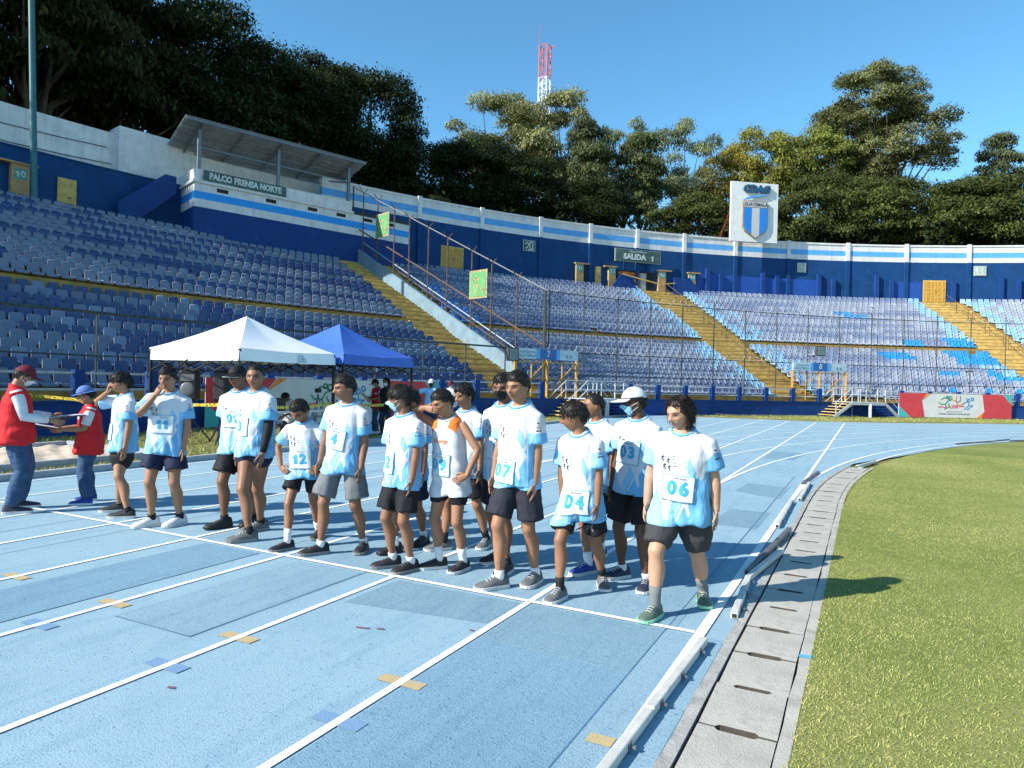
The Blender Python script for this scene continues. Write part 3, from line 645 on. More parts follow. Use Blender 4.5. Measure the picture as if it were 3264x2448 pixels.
for a in ((-.03, LM, 0, .15), (-.03, .12, .15, 2.9), (LM - .15, LM, .15, 2.9)): pbox('parapet', a[0], a[1], a[2], a[3], 12.9, 13.55, M_white)
for x in (1.6, 4.55, 7.3, 9.35, 11.4, 13.2): w_ = pbox('vent_window', x - .33, x + .33, -.012, .05, 12.40, 12.62, M_hole); [pbox('louvre', x - .3 + .15 * k, x - .28 + .15 * k, -.02, -.012, 12.41, 12.61, M_steel) for k in range(4)]
for x in (.25, 5.0, LM - .25): pbox('roof_post', x - .09, x + .09, .0, .18, 13.55, 16.05, mat('grey_steel', (.16, .19, .22), .5, .15, 3) if 'grey_steel' not in MATS else MATS['grey_steel'])
M_gs = MATS['grey_steel']
roof = MB()
nx = 130; pr = []
for i in range(nx + 1):
    x = -.75 + (LM + 1.4) * i / nx; dz = .025 * math.cos(i * math.pi)
    pr.append([FM @ Vector((x, -.75, 16.22 + dz)), FM @ Vector((x, 3.1, 15.35 + dz)), FM @ Vector((x, 3.1, 15.33 + dz)), FM @ Vector((x, -.75, 16.20 + dz))])
roof.loft(pr); rf = roof.build('roof', mat('roof_sheet', (.40, .41, .41), .5, .12, 2, metal=.2), pb)
for k in range(5):
    f = k / 4; y = -.68 + 3.7 * f; z = 16.1 - .87 * f
    m = MB(); m.bar(FM @ Vector((-.7, y, z)), FM @ Vector((LM + .6, y, z)), .06, .12); m.build('purlin', M_gs, pb)
for x in (.25, 2.6, 5.0, 7.5, LM - .25):
    m = MB(); m.bar(FM @ Vector((x, -.6, 16.02)), FM @ Vector((x, 3.0, 15.2)), .08, .14); m.build('rafter', M_gs, pb)
m = MB(); m.bar(FM @ Vector((.2, .1, 14.85)), FM @ Vector((LM - .2, .1, 14.85)), .07); m.build('tie_bar', M_gs, pb)
m = MB(); m.bar(FM @ Vector((LM - .3, .1, 14.8)), FM @ Vector((LM - 1.9, 2.6, 15.2)), .1); m.build('brace', M_gs, pb)
PF = Matrix.Translation(Vector(pb.location)) @ FM @ frame((0, 0, 0), (1, 0, 0), (0, 0, 1))
Fs = Matrix.Translation(Vector(pb.location)) @ FM @ frame((2.95, -.15, 13.18), (1, 0, 0), (0, 0, 1))
ps = empty('press_sign', Fs.translation); tag(ps, 'dark green board lettered PALCO PRENSA NORTE on the press box', 'sign')
rel(flat([(-2.5, -.28), (2.5, -.28), (2.5, .34), (-2.5, .34)], Fs, -.04, M_sgreen, ps, 'board', .04), ps)
rel(put_text('PALCO PRENSA NORTE', Fs, .50, 0, .03, .012, M_sletter, ps, bold=.026, sx=.82), ps)
# ------------------------------------------------------------------ shield board on the rim
cb = empty('shield_board', PT(68.8, 127.06, 14.65)); tag(cb, 'tall white board with CDAG letters and blue-white GUATEMALA shield', 'sign board')
o, F, w = board('panel', 128.95, 125.18, 14.65, 19.95, 68.75, .22, mat('board_white', (.70, .70, .68), .7, .05, 1.5, .2, dirt=(.45, .38, .28), dscale=1.0, damt=.35), cb); rel(o, cb)
M_sb = mat('shield_blue', (.02, .20, .62), .55, .05, 2); M_rim = mat('shield_rim', (.30, .22, .13), .7, .2, 4); M_lg = mat('shield_grey', (.50, .50, .49), .6, .05, 2); M_cd = mat('letter_blue', (.02, .09, .16), .55, .15, 4); M_dk = mat('letter_dark', (.05, .045, .045), .6)
sh = [(-1.12, .95), (1.12, .95), (1.20, .85), (1.20, -1.25), (1.0, -1.75), (.06, -2.42), (-.95, -1.75), (-1.20, -1.3), (-1.20, .85)]
inn = [(-1.12, .34), (1.12, .34), (1.12, -1.25), (.94, -1.68), (.04, -2.32), (-.9, -1.68), (-1.12, -1.28)]
rel(flat(sh, F, .11, M_rim, cb, 'shield', .19), cb)
rel(flat([(-1.1, .40), (1.1, .40), (1.13, .87), (-1.13, .87)], F, .30, M_lg, cb, 'name_plate', .02), cb)
rel(flat([(-1.12, .34), (-.38, .34), (-.38, -2.03), (-.9, -1.68), (-1.12, -1.28)], F, .30, M_sb, cb, 'stripe', .02), cb)
rel(flat([(-.36, .34), (.38, .34), (.38, -2.06), (.04, -2.32), (-.36, -2.06)], F, .30, M_lg, cb, 'stripe', .018), cb)
rel(flat([(.40, .34), (1.12, .34), (1.12, -1.25), (.94, -1.68), (.40, -2.05)], F, .30, M_sb, cb, 'stripe', .02), cb)
rel(put_text('GUATEMALA', F, .43, 0, .625, .325, M_dk, cb, bold=.004, sx=.90), cb)
rel(put_text('CDAG', F, .84, .08, 2.02, .25, M_cd, cb, bold=.06, ext=.08, shear=.12, sx=1.05), cb)
sw = [(-1.2, 1.0), (-.8, 1.25), (-.2, 1.45), (.6, 1.55), (1.0, 1.6), (1.15, 1.55), (.6, 1.42), (0, 1.3), (-.6, 1.12)]
rel(flat(sw, F, .2, M_lblue, cb, 'swoosh', .1), cb)
for x in (-1.9, 1.9):
    m = MB(); m.bar(F @ Vector((x, 1.0, -.1)), F @ Vector((x, -2.6, -3.2)), .1); rel(m.build('strut', mat('red_strut', (.25, .03, .02), .6) if 'red_strut' not in MATS else MATS['red_strut'], cb), cb)
# ------------------------------------------------------------------ green exit boards on the divider fence
M_eg = mat('exit_green', (.10, .33, .12), .6, .12, 3, dirt=(.25, .33, .12), dscale=4, damt=.6); M_er = mat('exit_rust', (.38, .30, .16), .8, .3, 8)
def exit_board(k0, k1, z0, z1, label, hand):
    c = FL((k0 + k1) / 2, (z0 + z1) / 2) - fn * .12
    s = empty('exit_board', c); tag(s, label, 'sign', 'green exit boards on the sloping fence')
    x = -fdir if hand < 0 else fdir
    nrm = Vector((0, 0, 1)); F = frame((0, 0, 0), x, (0, 0, 1)); wd = (FL(k1, 0) - FL(k0, 0)).length / 2; hh = (z1 - z0) / 2
    if (F.to_3x3() @ Vector((0, 0, 1))).dot(Vector((.9258, -4.5, 1.6)) - c) < 0: F = frame((0, 0, 0), -x, (0, 0, 1))
    flat([(-wd, -hh), (wd, -hh), (wd, hh), (-wd, hh)], F, -.03, M_er, s, 'backing', .03)
    flat([(-wd + .1, -hh + .1), (wd - .1, -hh + .1), (wd - .1, hh - .1), (-wd + .1, hh - .1)], F, .001, M_eg, s, 'panel', .012)
    for p in [[(-.15, .45), (-.15, .1), (-.3, -.2)], [(-.15, .1), (.02, -.2)], [(-.38, .28), (-.15, .34), (.1, .26)], [(-.25, -.35), (-.1, -.5), (-.02, -.62)], [(.3, -.3), (.55, -.3)], [(.42, -.15), (.42, -.5)]]: stroke(p, .1, F, .014, M_er, s, 'pictogram')
    return s
exit_board(.157, .24, 10.85, 12.4, 'rusty green running figure board high on the sloping fence', 1)
exit_board(.68, .76, 6.17, 7.74, 'green running figure board with white border, lower on the sloping fence', 1)
# ================================================================== seats
m_, nt_, bs_ = newmat('seat_plastic')
oi = N(nt_, 'ShaderNodeObjectInfo'); f_ = noise(nt_, 2.5, 4)
c_ = mixc(nt_, 1.0, oi.outputs['Color'], ramp(nt_, f_, [(.3, .85), (.7, 1.12)]), 'MULTIPLY'); nt_.links.new(c_, bs_.inputs['Base Color']); bs_.inputs['Roughness'].default_value = .42; bs_.inputs['Specular IOR Level'].default_value = .4
M_seat = m_
M_seats = attr_mat('seat_plastic_rows', rough=.42, spec=.4, var=.08, scale=1.5)
prof = [(-.25, .62), (-.238, .5), (-.205, .34), (-.16, .235), (-.02, .205), (.13, .215), (.195, .20), (.212, .14)]
cols_ = [(-.218, 1), (-.165, 0), (.165, 0), (.218, 1)]
sv, sf = [], []
for j, (y, z) in enumerate(prof):
    a = prof[max(j - 1, 0)]; b = prof[min(j + 1, len(prof) - 1)]
    ty, tz = b[0] - a[0], b[1] - a[1]; l = math.hypot(ty, tz); ny, nz = -tz / l, ty / l
    if nz < 0 and ny < 0: ny, nz = -ny, -nz
    wsc = .88 + .12 * min(1, j / 2.5)
    for x, lip in cols_: sv.append((x * wsc, y + ny * .035 * lip, z + nz * .035 * lip - (.03 if (j == 0 and lip) else 0)))
nP = len(prof)
for j in range(nP - 1):
    for i in range(3): sf.append((j * 4 + i, (j + 1) * 4 + i, (j + 1) * 4 + i + 1, j * 4 + i + 1))
b0 = len(sv)                                         # folded outer rim
ring = [j * 4 for j in range(nP)] + [(nP - 1) * 4 + i for i in (1, 2, 3)] + [j * 4 + 3 for j in range(nP - 2, -1, -1)] + [2, 1]
for k in ring:
    x, y, z = sv[k]; sv.append((x * 1.01, y - .03, z - .035))
for i in range(len(ring)):
    a, b = ring[i], ring[(i + 1) % len(ring)]; sf.append((a, b0 + i, b0 + (i + 1) % len(ring), b))
seat_me = bpy.data.meshes.new('seat_shell'); seat_me.from_pydata(sv, [], sf); seat_me.update(); seat_me.materials.append(M_seat)
rs = random.Random(11)
def lerp3(a, b, k): return tuple(x + (y - x) * k for x, y in zip(a, b))
seats = []
camp = Vector((.9258, -4.506, 1.599))
def in_view(p):
    d = p - camp; z = d.dot(_f)
    if z < 1: return False
    return abs(d.dot(_r2) / z) < .755 and abs(d.dot(_u2) / z) < .57
for i, (r, z) in enumerate(ROWS):
    rc = r + .40; st = .505 / rc * 57.2958
    t = 86.0; run = 0; colr = None
    while t < 183:
        t += st
        if any(abs(t - ta) < hw * 1.0 + .18 * 57.3 * .5 / rc for ta, hw in AISLES): run = 0; continue
        if i == 27 and (137.2 < t < 138.6): continue
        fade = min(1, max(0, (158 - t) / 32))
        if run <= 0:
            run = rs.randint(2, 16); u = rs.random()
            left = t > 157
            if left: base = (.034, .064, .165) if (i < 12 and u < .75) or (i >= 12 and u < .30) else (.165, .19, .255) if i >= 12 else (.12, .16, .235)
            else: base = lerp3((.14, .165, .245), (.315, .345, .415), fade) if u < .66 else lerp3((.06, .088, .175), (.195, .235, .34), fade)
        run -= 1
        c = base
        if t > 157 and i < 12 and rs.random() < .10: c = (.17, .22, .31)
        for ta, hw in AISLES[1:]:
            e = abs(t - ta) - hw
            if 0 < e < st * (2.2 + 2.5 * (rs.random() < .35)) and rs.random() < .93: c = (.25, .43, .58) if rs.random() < .75 else (.32, .46, .56)
        if 0 < AISLES[0][0] - AISLES[0][1] - t < st * 3.2 and i in range(11, 21) and rs.random() < .75: c = (.05, .17, .42)
        e = t - (AISLES[2][0] + AISLES[2][1])
        if (i in (8, 9, 10, 11) and 0 < e < st * 6.5) or (i in (9, 10) and 12 < e / st < 17) or (i == 20 and 13 < e / st < 17) or (i == 21 and 15 < e / st < 18) or (i in (12, 13) and e / st < 5 and rs.random() < .6 and e > 0) or (i == 12 and 9 < e / st < 11.2) or (i in (1, 5, 6) and 2 < e / st < 13 and rs.random() < .3) or (i in (3, 4) and 0 < e / st < 4 and rs.random() < .6): c = (.03, .27, .62)
        if rs.random() < .003: continue
        k = rs.uniform(.9, 1.1); c = tuple(x * k for x in c)
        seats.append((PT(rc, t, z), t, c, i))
SV, SF = np.array(sv), sf
vis = [(((s[0] - camp).length), n) for n, s in enumerate(seats) if in_view(s[0] + Vector((0, 0, .4))) and s[0].z > .9 and s[1] > 157]
vis.sort(); near = set(n for _, n in vis[:300])
for n in near:
    p, t, c, i = seats[n]
    o = bpy.data.objects.new('stadium_seat', seat_me); COL.objects.link(o); o.location = p; o.rotation_euler = (rs.uniform(-.02, .02), 0, R_(t + 90)); o.color = (*c, 1)
    tag(o, 'blue plastic bucket seat in the lowest rows at the left of the grandstand', 'seat', 'plastic seats of the lower left rows')
rest = [s for n, s in enumerate(seats) if n not in near]
nv = len(SV); A = np.zeros((len(rest) * nv, 3)); CC = np.zeros((len(rest) * nv, 3)); FF = []
for n, (p, t, c, i) in enumerate(rest):
    a = R_(t + 90 + rs.uniform(-2, 2)); ca, sa = math.cos(a), math.sin(a)
    A[n * nv:(n + 1) * nv, 0] = SV[:, 0] * ca - SV[:, 1] * sa + p.x; A[n * nv:(n + 1) * nv, 1] = SV[:, 0] * sa + SV[:, 1] * ca + p.y; A[n * nv:(n + 1) * nv, 2] = SV[:, 2] + p.z
    CC[n * nv:(n + 1) * nv] = c
nf = len(SF); fa = np.array(SF, dtype=np.int32)
allf = (fa[None, :, :] + (np.arange(len(rest), dtype=np.int32) * nv)[:, None, None]).reshape(-1, 4)
def quads_mesh(name, V, Q):
    me = bpy.data.meshes.new(name); me.vertices.add(len(V)); me.vertices.foreach_set('co', np.asarray(V, dtype=np.float32).ravel())
    n = len(Q); me.loops.add(4 * n); me.loops.foreach_set('vertex_index', np.asarray(Q, dtype=np.int32).ravel())
    me.polygons.add(n); me.polygons.foreach_set('loop_start', np.arange(0, 4 * n, 4, dtype=np.int32)); me.polygons.foreach_set('loop_total', np.full(n, 4, np.int32)); me.update(calc_edges=True); return me
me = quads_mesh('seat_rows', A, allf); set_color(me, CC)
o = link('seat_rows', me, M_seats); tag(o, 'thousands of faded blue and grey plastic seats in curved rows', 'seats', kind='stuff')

# ================================================================== gates, bridges
M_gw = mat('gate_board', (.45, .55, .58), .6, .1, 3, dirt=(.6, .62, .6), dscale=2, damt=.4); M_gb = mat('gate_blue', (.02, .13, .36), .6, .1, 3); M_gt = mat('gate_text', (.12, .30, .45), .6)
def gate(t0, t1, num, label):
    g = empty('gate', PT(51.2, (t0 + t1) / 2, .6)); tag(g, label, 'gate', 'yellow gates at the foot of stairways')
    o, F, w = board('sign_board', t0, t1, 2.76, 3.26, 51.05, .06, M_gw, g); rel(o, g)
    rel(flat([(-w * .13, -.25), (w * .13, -.25), (w * .13, .25), (-w * .13, .25)], F, .031, M_gb, g, 'panel'), g)
    for s in (-1, 1): rel(flat([(s * w * .135, -.25), (s * w * .19, -.25), (s * w * .19, .25), (s * w * .135, .25)] if s > 0 else [(-w * .19, -.25), (-w * .135, -.25), (-w * .135, .25), (-w * .19, .25)], F, .031, M_lblue, g, 'panel'), g)
    rel(put_mesh('number', num_mesh(num, .46, .012), F @ Matrix.Translation((0, 0, .046)), M_gw, g), g)
    rel(put_text('PASION POR', F, .17, -w * .33, .07, .034, M_gt, g, 'lettering', .003, .003), g); rel(put_text('GUATEMALA', F, .19, -w * .33, -.11, .034, M_gt, g, 'lettering', .006, .003), g)
    for x in (.3, .36): rel(flat([(w * x, -.15), (w * (x + .03), -.15), (w * (x + .03), .02), (w * x, .02)], F, .031, M_gt, g, 'mark'), g)
    for x in (-w / 2, 0, w / 2):
        m = MB(); m.bar(F @ Vector((x, -2.4, -.05)), F @ Vector((x, -.25, -.05)), .13); rel(m.build('gate_post', M_ybar, g), g)
    for x0, x1 in ((-w / 2 + .1, -.1), (.1, w / 2 - .1)):
        m = MB(); xm = (x0 + x1) / 2
        for a, b in (((x0, -.4), (x1, -.4)), ((x0, -2.1), (x1, -2.1)), ((xm, -.4), (xm, -2.1)), ((x0, -1.2), (x1, -1.2))): m.bar(F @ Vector((*a, -.05)), F @ Vector((*b, -.05)), .05)
        m.bar(F @ Vector((x0, -2.1, -.05)), F @ Vector((xm, -1.2, -.05)), .05); m.bar(F @ Vector((xm, -1.2, -.05)), F @ Vector((x1, -.4, -.05)), .05); rel(m.build('gate_leaf', M_ybar, g), g)
    return g
gate(157.16, 152.65, '7', 'yellow gate under a blue numbered board behind the runners')
gate(135.07, 130.61, '8', 'yellow gate under a faded board at the middle stairway')
M_frm = mat('bridge_steel', (.42, .44, .44), .5, .1, 4); M_trd = mat('tread_yellow', (.62, .42, .13), .7, .1, 4); M_hr = mat('handrail_white', (.48, .50, .50), .5, .1, 4)
def bridge(t0, t1, label, rf=48.3, wd=1.55, h=.82):
    g = empty('foot_bridge', PT(rf, (t0 + t1) / 2, 0)); tag(g, label, 'foot bridge', 'steel step bridges at the gates')
    a, b = PT(rf, t0), PT(rf, t1); x = (b - a).normalized(); L = (b - a).length; y = Vector((-x.y, x.x, 0)); c0 = PT(rf + 1, (t0 + t1) / 2)
    if y.dot(c0 - (a + b) / 2) < 0: y = -y
    def W(s, d, z): return a + x * s + y * d + Vector((0, 0, z)) - Vector(g.location)
    s1, s2 = 1.2, L - 1.0
    for d in (0, wd):
        m = MB()
        for p, q in (((0, .02), (s1, h)), ((s1, h), (s2, h)), ((s2, h), (L, .02))): m.bar(W(p[0], d, p[1]), W(q[0], d, q[1]), .07, .16)
        m.build('stringer', M_frm, g)
    m = MB(); m.prism([W(s1, 0, 0), W(s2, 0, 0), W(s2, wd, 0), W(s1, wd, 0)], (0, 0, h + .05), (0, 0, h + .09)); m.build('deck', M_frm, g)
    for k in range(5):
        f = (k + .6) / 5.0; m = MB(); s = s1 * f
        m.prism([W(s - .12, 0.02, 0), W(s + .12, .02, 0), W(s + .12, wd - .02, 0), W(s - .12, wd - .02, 0)], (0, 0, h * f), (0, 0, h * f + .04)); m.build('tread', M_trd, g)
        m = MB(); s = L - 1.0 * f
        m.prism([W(s - .12, .02, 0), W(s + .12, .02, 0), W(s + .12, wd - .02, 0), W(s - .12, wd - .02, 0)], (0, 0, h * f), (0, 0, h * f + .04)); m.build('tread', M_blue, g)
    for d in (0, wd):
        for z in (.92, .5):
            m = MB(); m.tube([W(.05, d, z * .9), W(s1, d, h + z), W(s2, d, h + z), W(L + .05, d, z * .9)], .024, 6); m.build('handrail', M_hr, g)
        for s, zb in ((.1, 0), (s1, h), ((s1 + s2) / 2 - .6, h), ((s1 + s2) / 2 + .6, h), (s2, h), (L - .05, 0)):
            m = MB(); m.tube([W(s, d, zb), W(s, d, zb + .88)], .026, 6); m.build('baluster', M_hr, g)
    m = MB(); m.bar(W((s1 + s2) / 2 + .1, 0, 0), W((s1 + s2) / 2 + .1, 0, h), .16); m.build('leg', M_frm, g)
    m = MB(); m.bar(W((s1 + s2) / 2 + .1, wd, 0), W((s1 + s2) / 2 + .1, wd, h), .16); m.build('leg', M_frm, g)
bridge(134.3, 128.9, 'steel step bridge with yellow treads at the middle stairway')
bridge(156.2, 150.8, 'steel step bridge with white handrails behind the runners')
for t, z0, z1, lab in ((132.9, 3.68, 4.3, 'small dark box on the tall fence above the faded gate'), (157.5, 2.6, 3.25, 'grey box on the fence left of the blue gate board')):
    b = empty('fence_box', PT(51.1, t, z0)); tag(b, lab, 'box')
    o, F, w = board('casing', t + .36, t - .36, z0, z1, 51.0, .18, M_steel, b); rel(o, b)
    o, F, w = board('lid', t + .28, t - .28, z0 + .06, z1 - .06, 50.9, .04, mat('box_grey', (.15, .20, .20), .5) if 'box_grey' not in MATS else MATS['box_grey'], b); rel(o, b)
# ------------------------------------------------------------------ banners
M_bw = mat('banner_white', (.60, .60, .57), .7, .05, 2); M_br = mat('banner_red', (.55, .05, .06), .7, .06, 2); M_bt = mat('banner_teal', (.05, .42, .42), .7, .06, 2); M_bo = mat('banner_orange', (.75, .26, .04), .7)
M_lgn = mat('logo_green', (.03, .25, .12), .6); M_lor = mat('logo_orange', (.65, .25, .05), .6); M_lbl = mat('logo_blue', (.05, .28, .55), .6); M_lrd = mat('logo_red', (.60, .06, .10), .6); M_gry = mat('logo_grey', (.2, .2, .22), .6)
def banner(t0, t1, label):
    tm = (t0 + t1) / 2; F = wall_frame(tm, 49.45 * math.cos(R_((t0 - t1) / 2)) + .05, .78); w = 2 * 49.45 * math.sin(R_((t0 - t1) / 2)); hw, hh = w / 2, .74
    b = empty('banner', F.translation); tag(b, label, 'banner', 'festival banners on the front wall')
    def fl(p, mt, nm, dz=.0, th=.012): rel(flat(p, F, dz, mt, b, nm, th), b)
    fl([(-hw, -hh), (hw, -hh), (hw, hh), (-hw, hh)], M_bw, 'cloth', -.02, .02)
    fl([(-hw, hh), (-hw * .52, hh), (-hw * .60, hh * .42), (-hw * .55, -hh), (-hw * .80, -hh), (-hw, -.05)], M_br, 'red_panel')
    fl([(-hw, -.06), (-hw * .81, -hh), (-hw, -hh)], M_bt, 'teal_panel'); fl([(-hw * .51, hh), (-hw * .44, hh), (-hw * .585, hh * .46)], M_bo, 'orange_panel')
    fl([(hw * .47, hh), (hw * .84, hh), (hw, .1), (hw, -hh), (hw * .46, -hh), (hw * .51, -.3)], M_br, 'red_panel'); fl([(hw * .85, hh), (hw, hh), (hw, .11)], M_bt, 'teal_panel'); fl([(hw * .36, -hh), (hw * .45, -hh), (hw * .50, -.35)], M_bo, 'orange_panel')
    def sk(p, mt, wd=.055): rel(stroke(p, wd, F, .004, mt, b, 'logo_stroke', .006), b)
    def circ(x, y, r, mt, n=9): sk([(x + r * math.cos(2 * math.pi * i / n), y + r * math.sin(2 * math.pi * i / n)) for i in range(n + 1)], mt)
    ox = -.05 * hw
    for p, mt in [([(-1.0, .1), (-.85, -.05), (-.55, -.05), (-.4, .2), (-.15, .3)], M_lgn), ([(-.85, .3), (-.6, .45), (-.35, .4), (-.2, .25)], M_lgn), ([(-.55, -.05), (-.45, -.3), (-.6, -.4)], M_lgn), ([(-.35, .05), (-.25, -.15), (-.15, -.35)], M_lgn), ([(-.1, .35), (.2, .2), (.25, .6)], M_lor), ([(.2, .2), (.3, -.1), (.6, -.05), (.75, .1)], M_lor), ([(.5, .6), (.5, .25), (.25, .1)], M_gry), ([(.7, .0), (.9, .15), (1.2, .2)], M_lbl), ([(.95, .45), (1.0, .2), (1.1, .4), (1.2, .25)], M_lbl), ([(1.1, .15), (1.1, -.1), (.8, -.4)], M_lbl), ([(1.15, -.1), (1.4, -.1), (1.0, -.4)], M_lbl), ([(-1.05, -.25), (-.8, -.22), (-.5, -.3), (-.2, -.2)], M_lrd), ([(.45, -.17), (.8, -.17)], M_lrd)]:
        sk([(ox + q[0] * .95, q[1] * .85 + .12) for q in p], mt)
    circ(ox - .18, .48, .1, M_lgn); circ(ox - .38, .52, .08, M_lgn); circ(ox + 1.28, .44, .09, M_lbl)
    rel(put_text('200', F, .30, ox + .12, -.06, .006, M_lrd, b, 'number', .006, .004), b)
    rel(put_text('Festival Deportivo Internacional', F, .16, ox + .1, -.50, .004, M_gry, b, 'lettering', .003, .003), b)
    rel(put_text('bicentenario de independencia', F, .085, ox + .1, -.36, .004, M_gry, b, 'lettering', .0, .003), b)
banner(127.75, 118.95, 'red and white festival banner on the far wall at right'); banner(175.1, 163.8, 'red and white festival banner behind the white tent')
# ------------------------------------------------------------------ tents
def tent(x0, y0, z0, z1, za, mt, mt2, label, mark=False, sz=3.0):
    t = empty('pop_up_tent', (x0 + sz / 2, y0 + sz / 2, 0)); tag(t, label, 'tent', 'pop-up tents beside the track'); h = sz / 2
    c = [(-h, -h), (h, -h), (h, h), (-h, h)]
    for k in range(4):
        a, b = Vector((*c[k], z1)), Vector((*c[(k + 1) % 4], z1)); ap = Vector((0, 0, za)); m = MB(); n = 10; vs = []; fs = []
        for j in range(n + 1):
            f = j / n
            for i in range(n + 1):
                e = a.lerp(b, i / n); p = e.lerp(ap, f); edge = 1 - abs(2 * i / n - 1)
                p.z -= .22 * f * (1 - f) + .05 * math.sin(math.pi * f) * edge + .04 * edge * (1 - f) ** 3; vs.append(p)
        for j in range(n):
            for i in range(n): q = j * (n + 1) + i; fs.append((q, q + 1, q + n + 2, q + n + 1))
        m.add(vs, fs); o = m.build('canopy', mt, t, True)
        m = MB(); n = 14; vs = []; fs = []
        out = Vector(((a.y - b.y), -(a.x - b.x), 0)).normalized() * -1
        for j in range(3):
            for i in range(n + 1):
                p = a.lerp(b, i / n); edge = 1 - abs(2 * i / n - 1); p.z = z1 - .04 * edge - (z1 - z0 - .03 * edge) * j / 2; p += out * (.012 * math.sin(i * 1.9 + k) * j); vs.append(p)
        for j in range(2):
            for i in range(n): q = j * (n + 1) + i; fs.append((q, q + 1, q + n + 2, q + n + 1))
        m.add(vs, fs); m.build('valance', mt2, t, True)
        m = MB(); pa = a.copy(); m.bar((c[k][0] * .985, c[k][1] * .985, 0), (c[k][0] * .985, c[k][1] * .985, z1 - .03), .055); m.build('leg', M_black, t)
        m = MB(); ai, bi = a * .985, b * .985
        for q in range(4):
            p0 = ai.lerp(bi, q / 4); p1 = ai.lerp(bi, (q + 1) / 4); zl, zh = z0 - .22, z0 + .08
            m.bar((p0.x, p0.y, zl if q % 2 else zh), (p1.x, p1.y, zh if q % 2 else zl), .03); m.bar((p0.x, p0.y, zh - .06 if q % 2 else zl - .02), (p1.x, p1.y, zl - .02 if q % 2 else zh - .06), .03)
        m.build('truss', M_black, t)
    if mark:
        F = frame((h + .02, .35, (z0 + z1) / 2 - .02), (0, 1, 0), (0, 0, 1))
        for p in [[(-.12, .09), (-.12, -.08), (.14, -.08)], [(-.05, .06), (.02, .06)], [(-.05, .01), (.06, .01)], [(-.05, -.03), (.1, -.03)]]: stroke(p, .018, F, .004, M_gt, t, 'mark', .003)
    return t
M_tw = mat('tent_white', (.80, .80, .80), .75, .04, 2); M_tb = mat('tent_blue', (.045, .13, .48), .6, .06, 2)
tent(-14.1, 5.9, 1.92, 2.2, 3.05, M_tw, M_tw, 'white pop-up tent beside the track', True)
tent(-13.9, 9.0, 1.95, 2.22, 3.13, M_tb, M_tb, 'blue pop-up tent behind the white tent')
# ------------------------------------------------------------------ loudspeakers on tripods
def speaker(x, y, yaw, label):
    t = empty('speaker_stand', (x, y, 0)); tag(t, 'black tripod stand under the ' + label, 'stand', 'loudspeaker stands')
    m = MB(); m.tube([(0, 0, .12), (0, 0, 1.0)], .02, 8); m.build('pole', M_black, t)
    for k in range(3):
        a = yaw + k * 2.094; m = MB(); m.bar((0, 0, .62), (.5 * math.cos(a), .5 * math.sin(a), .02), .03); m.bar((0, 0, .2), (.27 * math.cos(a), .27 * math.sin(a), .3), .022); m.build('leg', M_black, t)
    s = empty('loudspeaker', (x, y, .98), yaw); tag(s, label, 'loudspeaker', 'loudspeakers on tripods')
    m = MB(); pr_ = [(-.19, -.20), (.19, -.20), (.225, .05), (.15, .20), (-.15, .20), (-.225, .05)]
    rings = [[Vector((p[0] * k, p[1] * k, z)) for p in pr_] for z, k in ((0, .86), (.05, 1), (.62, 1.0), (.70, .94), (.73, .8))]
    m.loft(rings); o = m.build('cabinet', M_black, s); bv = o.modifiers.new('b', 'BEVEL'); bv.width = .02; bv.segments = 2
    m = MB(); m.ellipsoid((0, -.20, .27), (.165, .03, .165), 16, 8); m.build('woofer', mat('cone_grey', (.16, .16, .17), .4, .1) if 'cone_grey' not in MATS else MATS['cone_grey'], s, True)
    m = MB(); m.box((0, -.205, .54), (.30, .02, .16)); m.build('horn', MATS['cone_grey'], s)
speaker(-13.25, 6.35, R_(38), 'black loudspeaker with grey cone left of the capped runner'); speaker(-12.35, 6.6, R_(-60), 'dark loudspeaker partly behind the capped runner')
# ------------------------------------------------------------------ table, chair, tripod, tape
t = empty('folding_table', (-12.0, 8.2, 0)); tag(t, 'white folding table under the tents', 'table')
m = MB(); m.box((0, 0, .73), (.75, 1.8, .05)); m.build('table_top', M_tw, t)
for sx in (-.3, .3):
    for sy in (-.75, .75): m = MB(); m.bar((sx, sy, 0), (sx, sy * .8, .71), .035); m.build('leg', M_gs, t)
c = empty('plastic_stool', (-12.9, 9.55, 0)); tag(c, 'pale stool under the person seated at the white table', 'stool')
m = MB(); m.box((0, 0, .40), (.34, .34, .04)); m.build('seat', M_tw, c)
for sx in (-.14, .14):
    for sy in (-.14, .14): m = MB(); m.bar((sx * 1.2, sy * 1.2, 0), (sx, sy, .39), .03); m.build('leg', M_gs, c)
c = empty('wooden_stool', (-11.35, 7.35, 0)); tag(c, 'dark wooden stool in front of the white table', 'stool')
m = MB(); m.box((0, 0, .45), (.34, .34, .05)); m.build('seat', M_black, c)
for sx in (-.14, .14):
    for sy in (-.14, .14): m = MB(); m.bar((sx * 1.2, sy * 1.2, 0), (sx, sy, .43), .035); m.build('leg', M_rust, c)
b = MB(); b.box((-12.0, 7.7, .91), (.4, .5, .31)); tag(b.build('black_case', M_black), 'black case standing on the white folding table', 'case')
t = empty('camera_tripod', (-12.3, 9.6, 0)); tag(t, 'small camera tripod standing by the table', 'tripod')
for k in range(3): m = MB(); a = k * 2.09 + .5; m.bar((0, 0, 1.15), (.28 * math.cos(a), .28 * math.sin(a), 0), .025); m.build('leg', M_gs, t)
m = MB(); m.box((0, 0, 1.24), (.1, .14, .12)); m.build('camera_body', M_black, t); m = MB(); m.tube([(.02, -.02, 1.25), (.12, -.12, 1.25)], .03, 8); m.build('lens', M_black, t)
m1, nt, bs = newmat('caution_tape'); tc = N(nt, 'ShaderNodeTexCoord'); v = tc.outputs['Object']
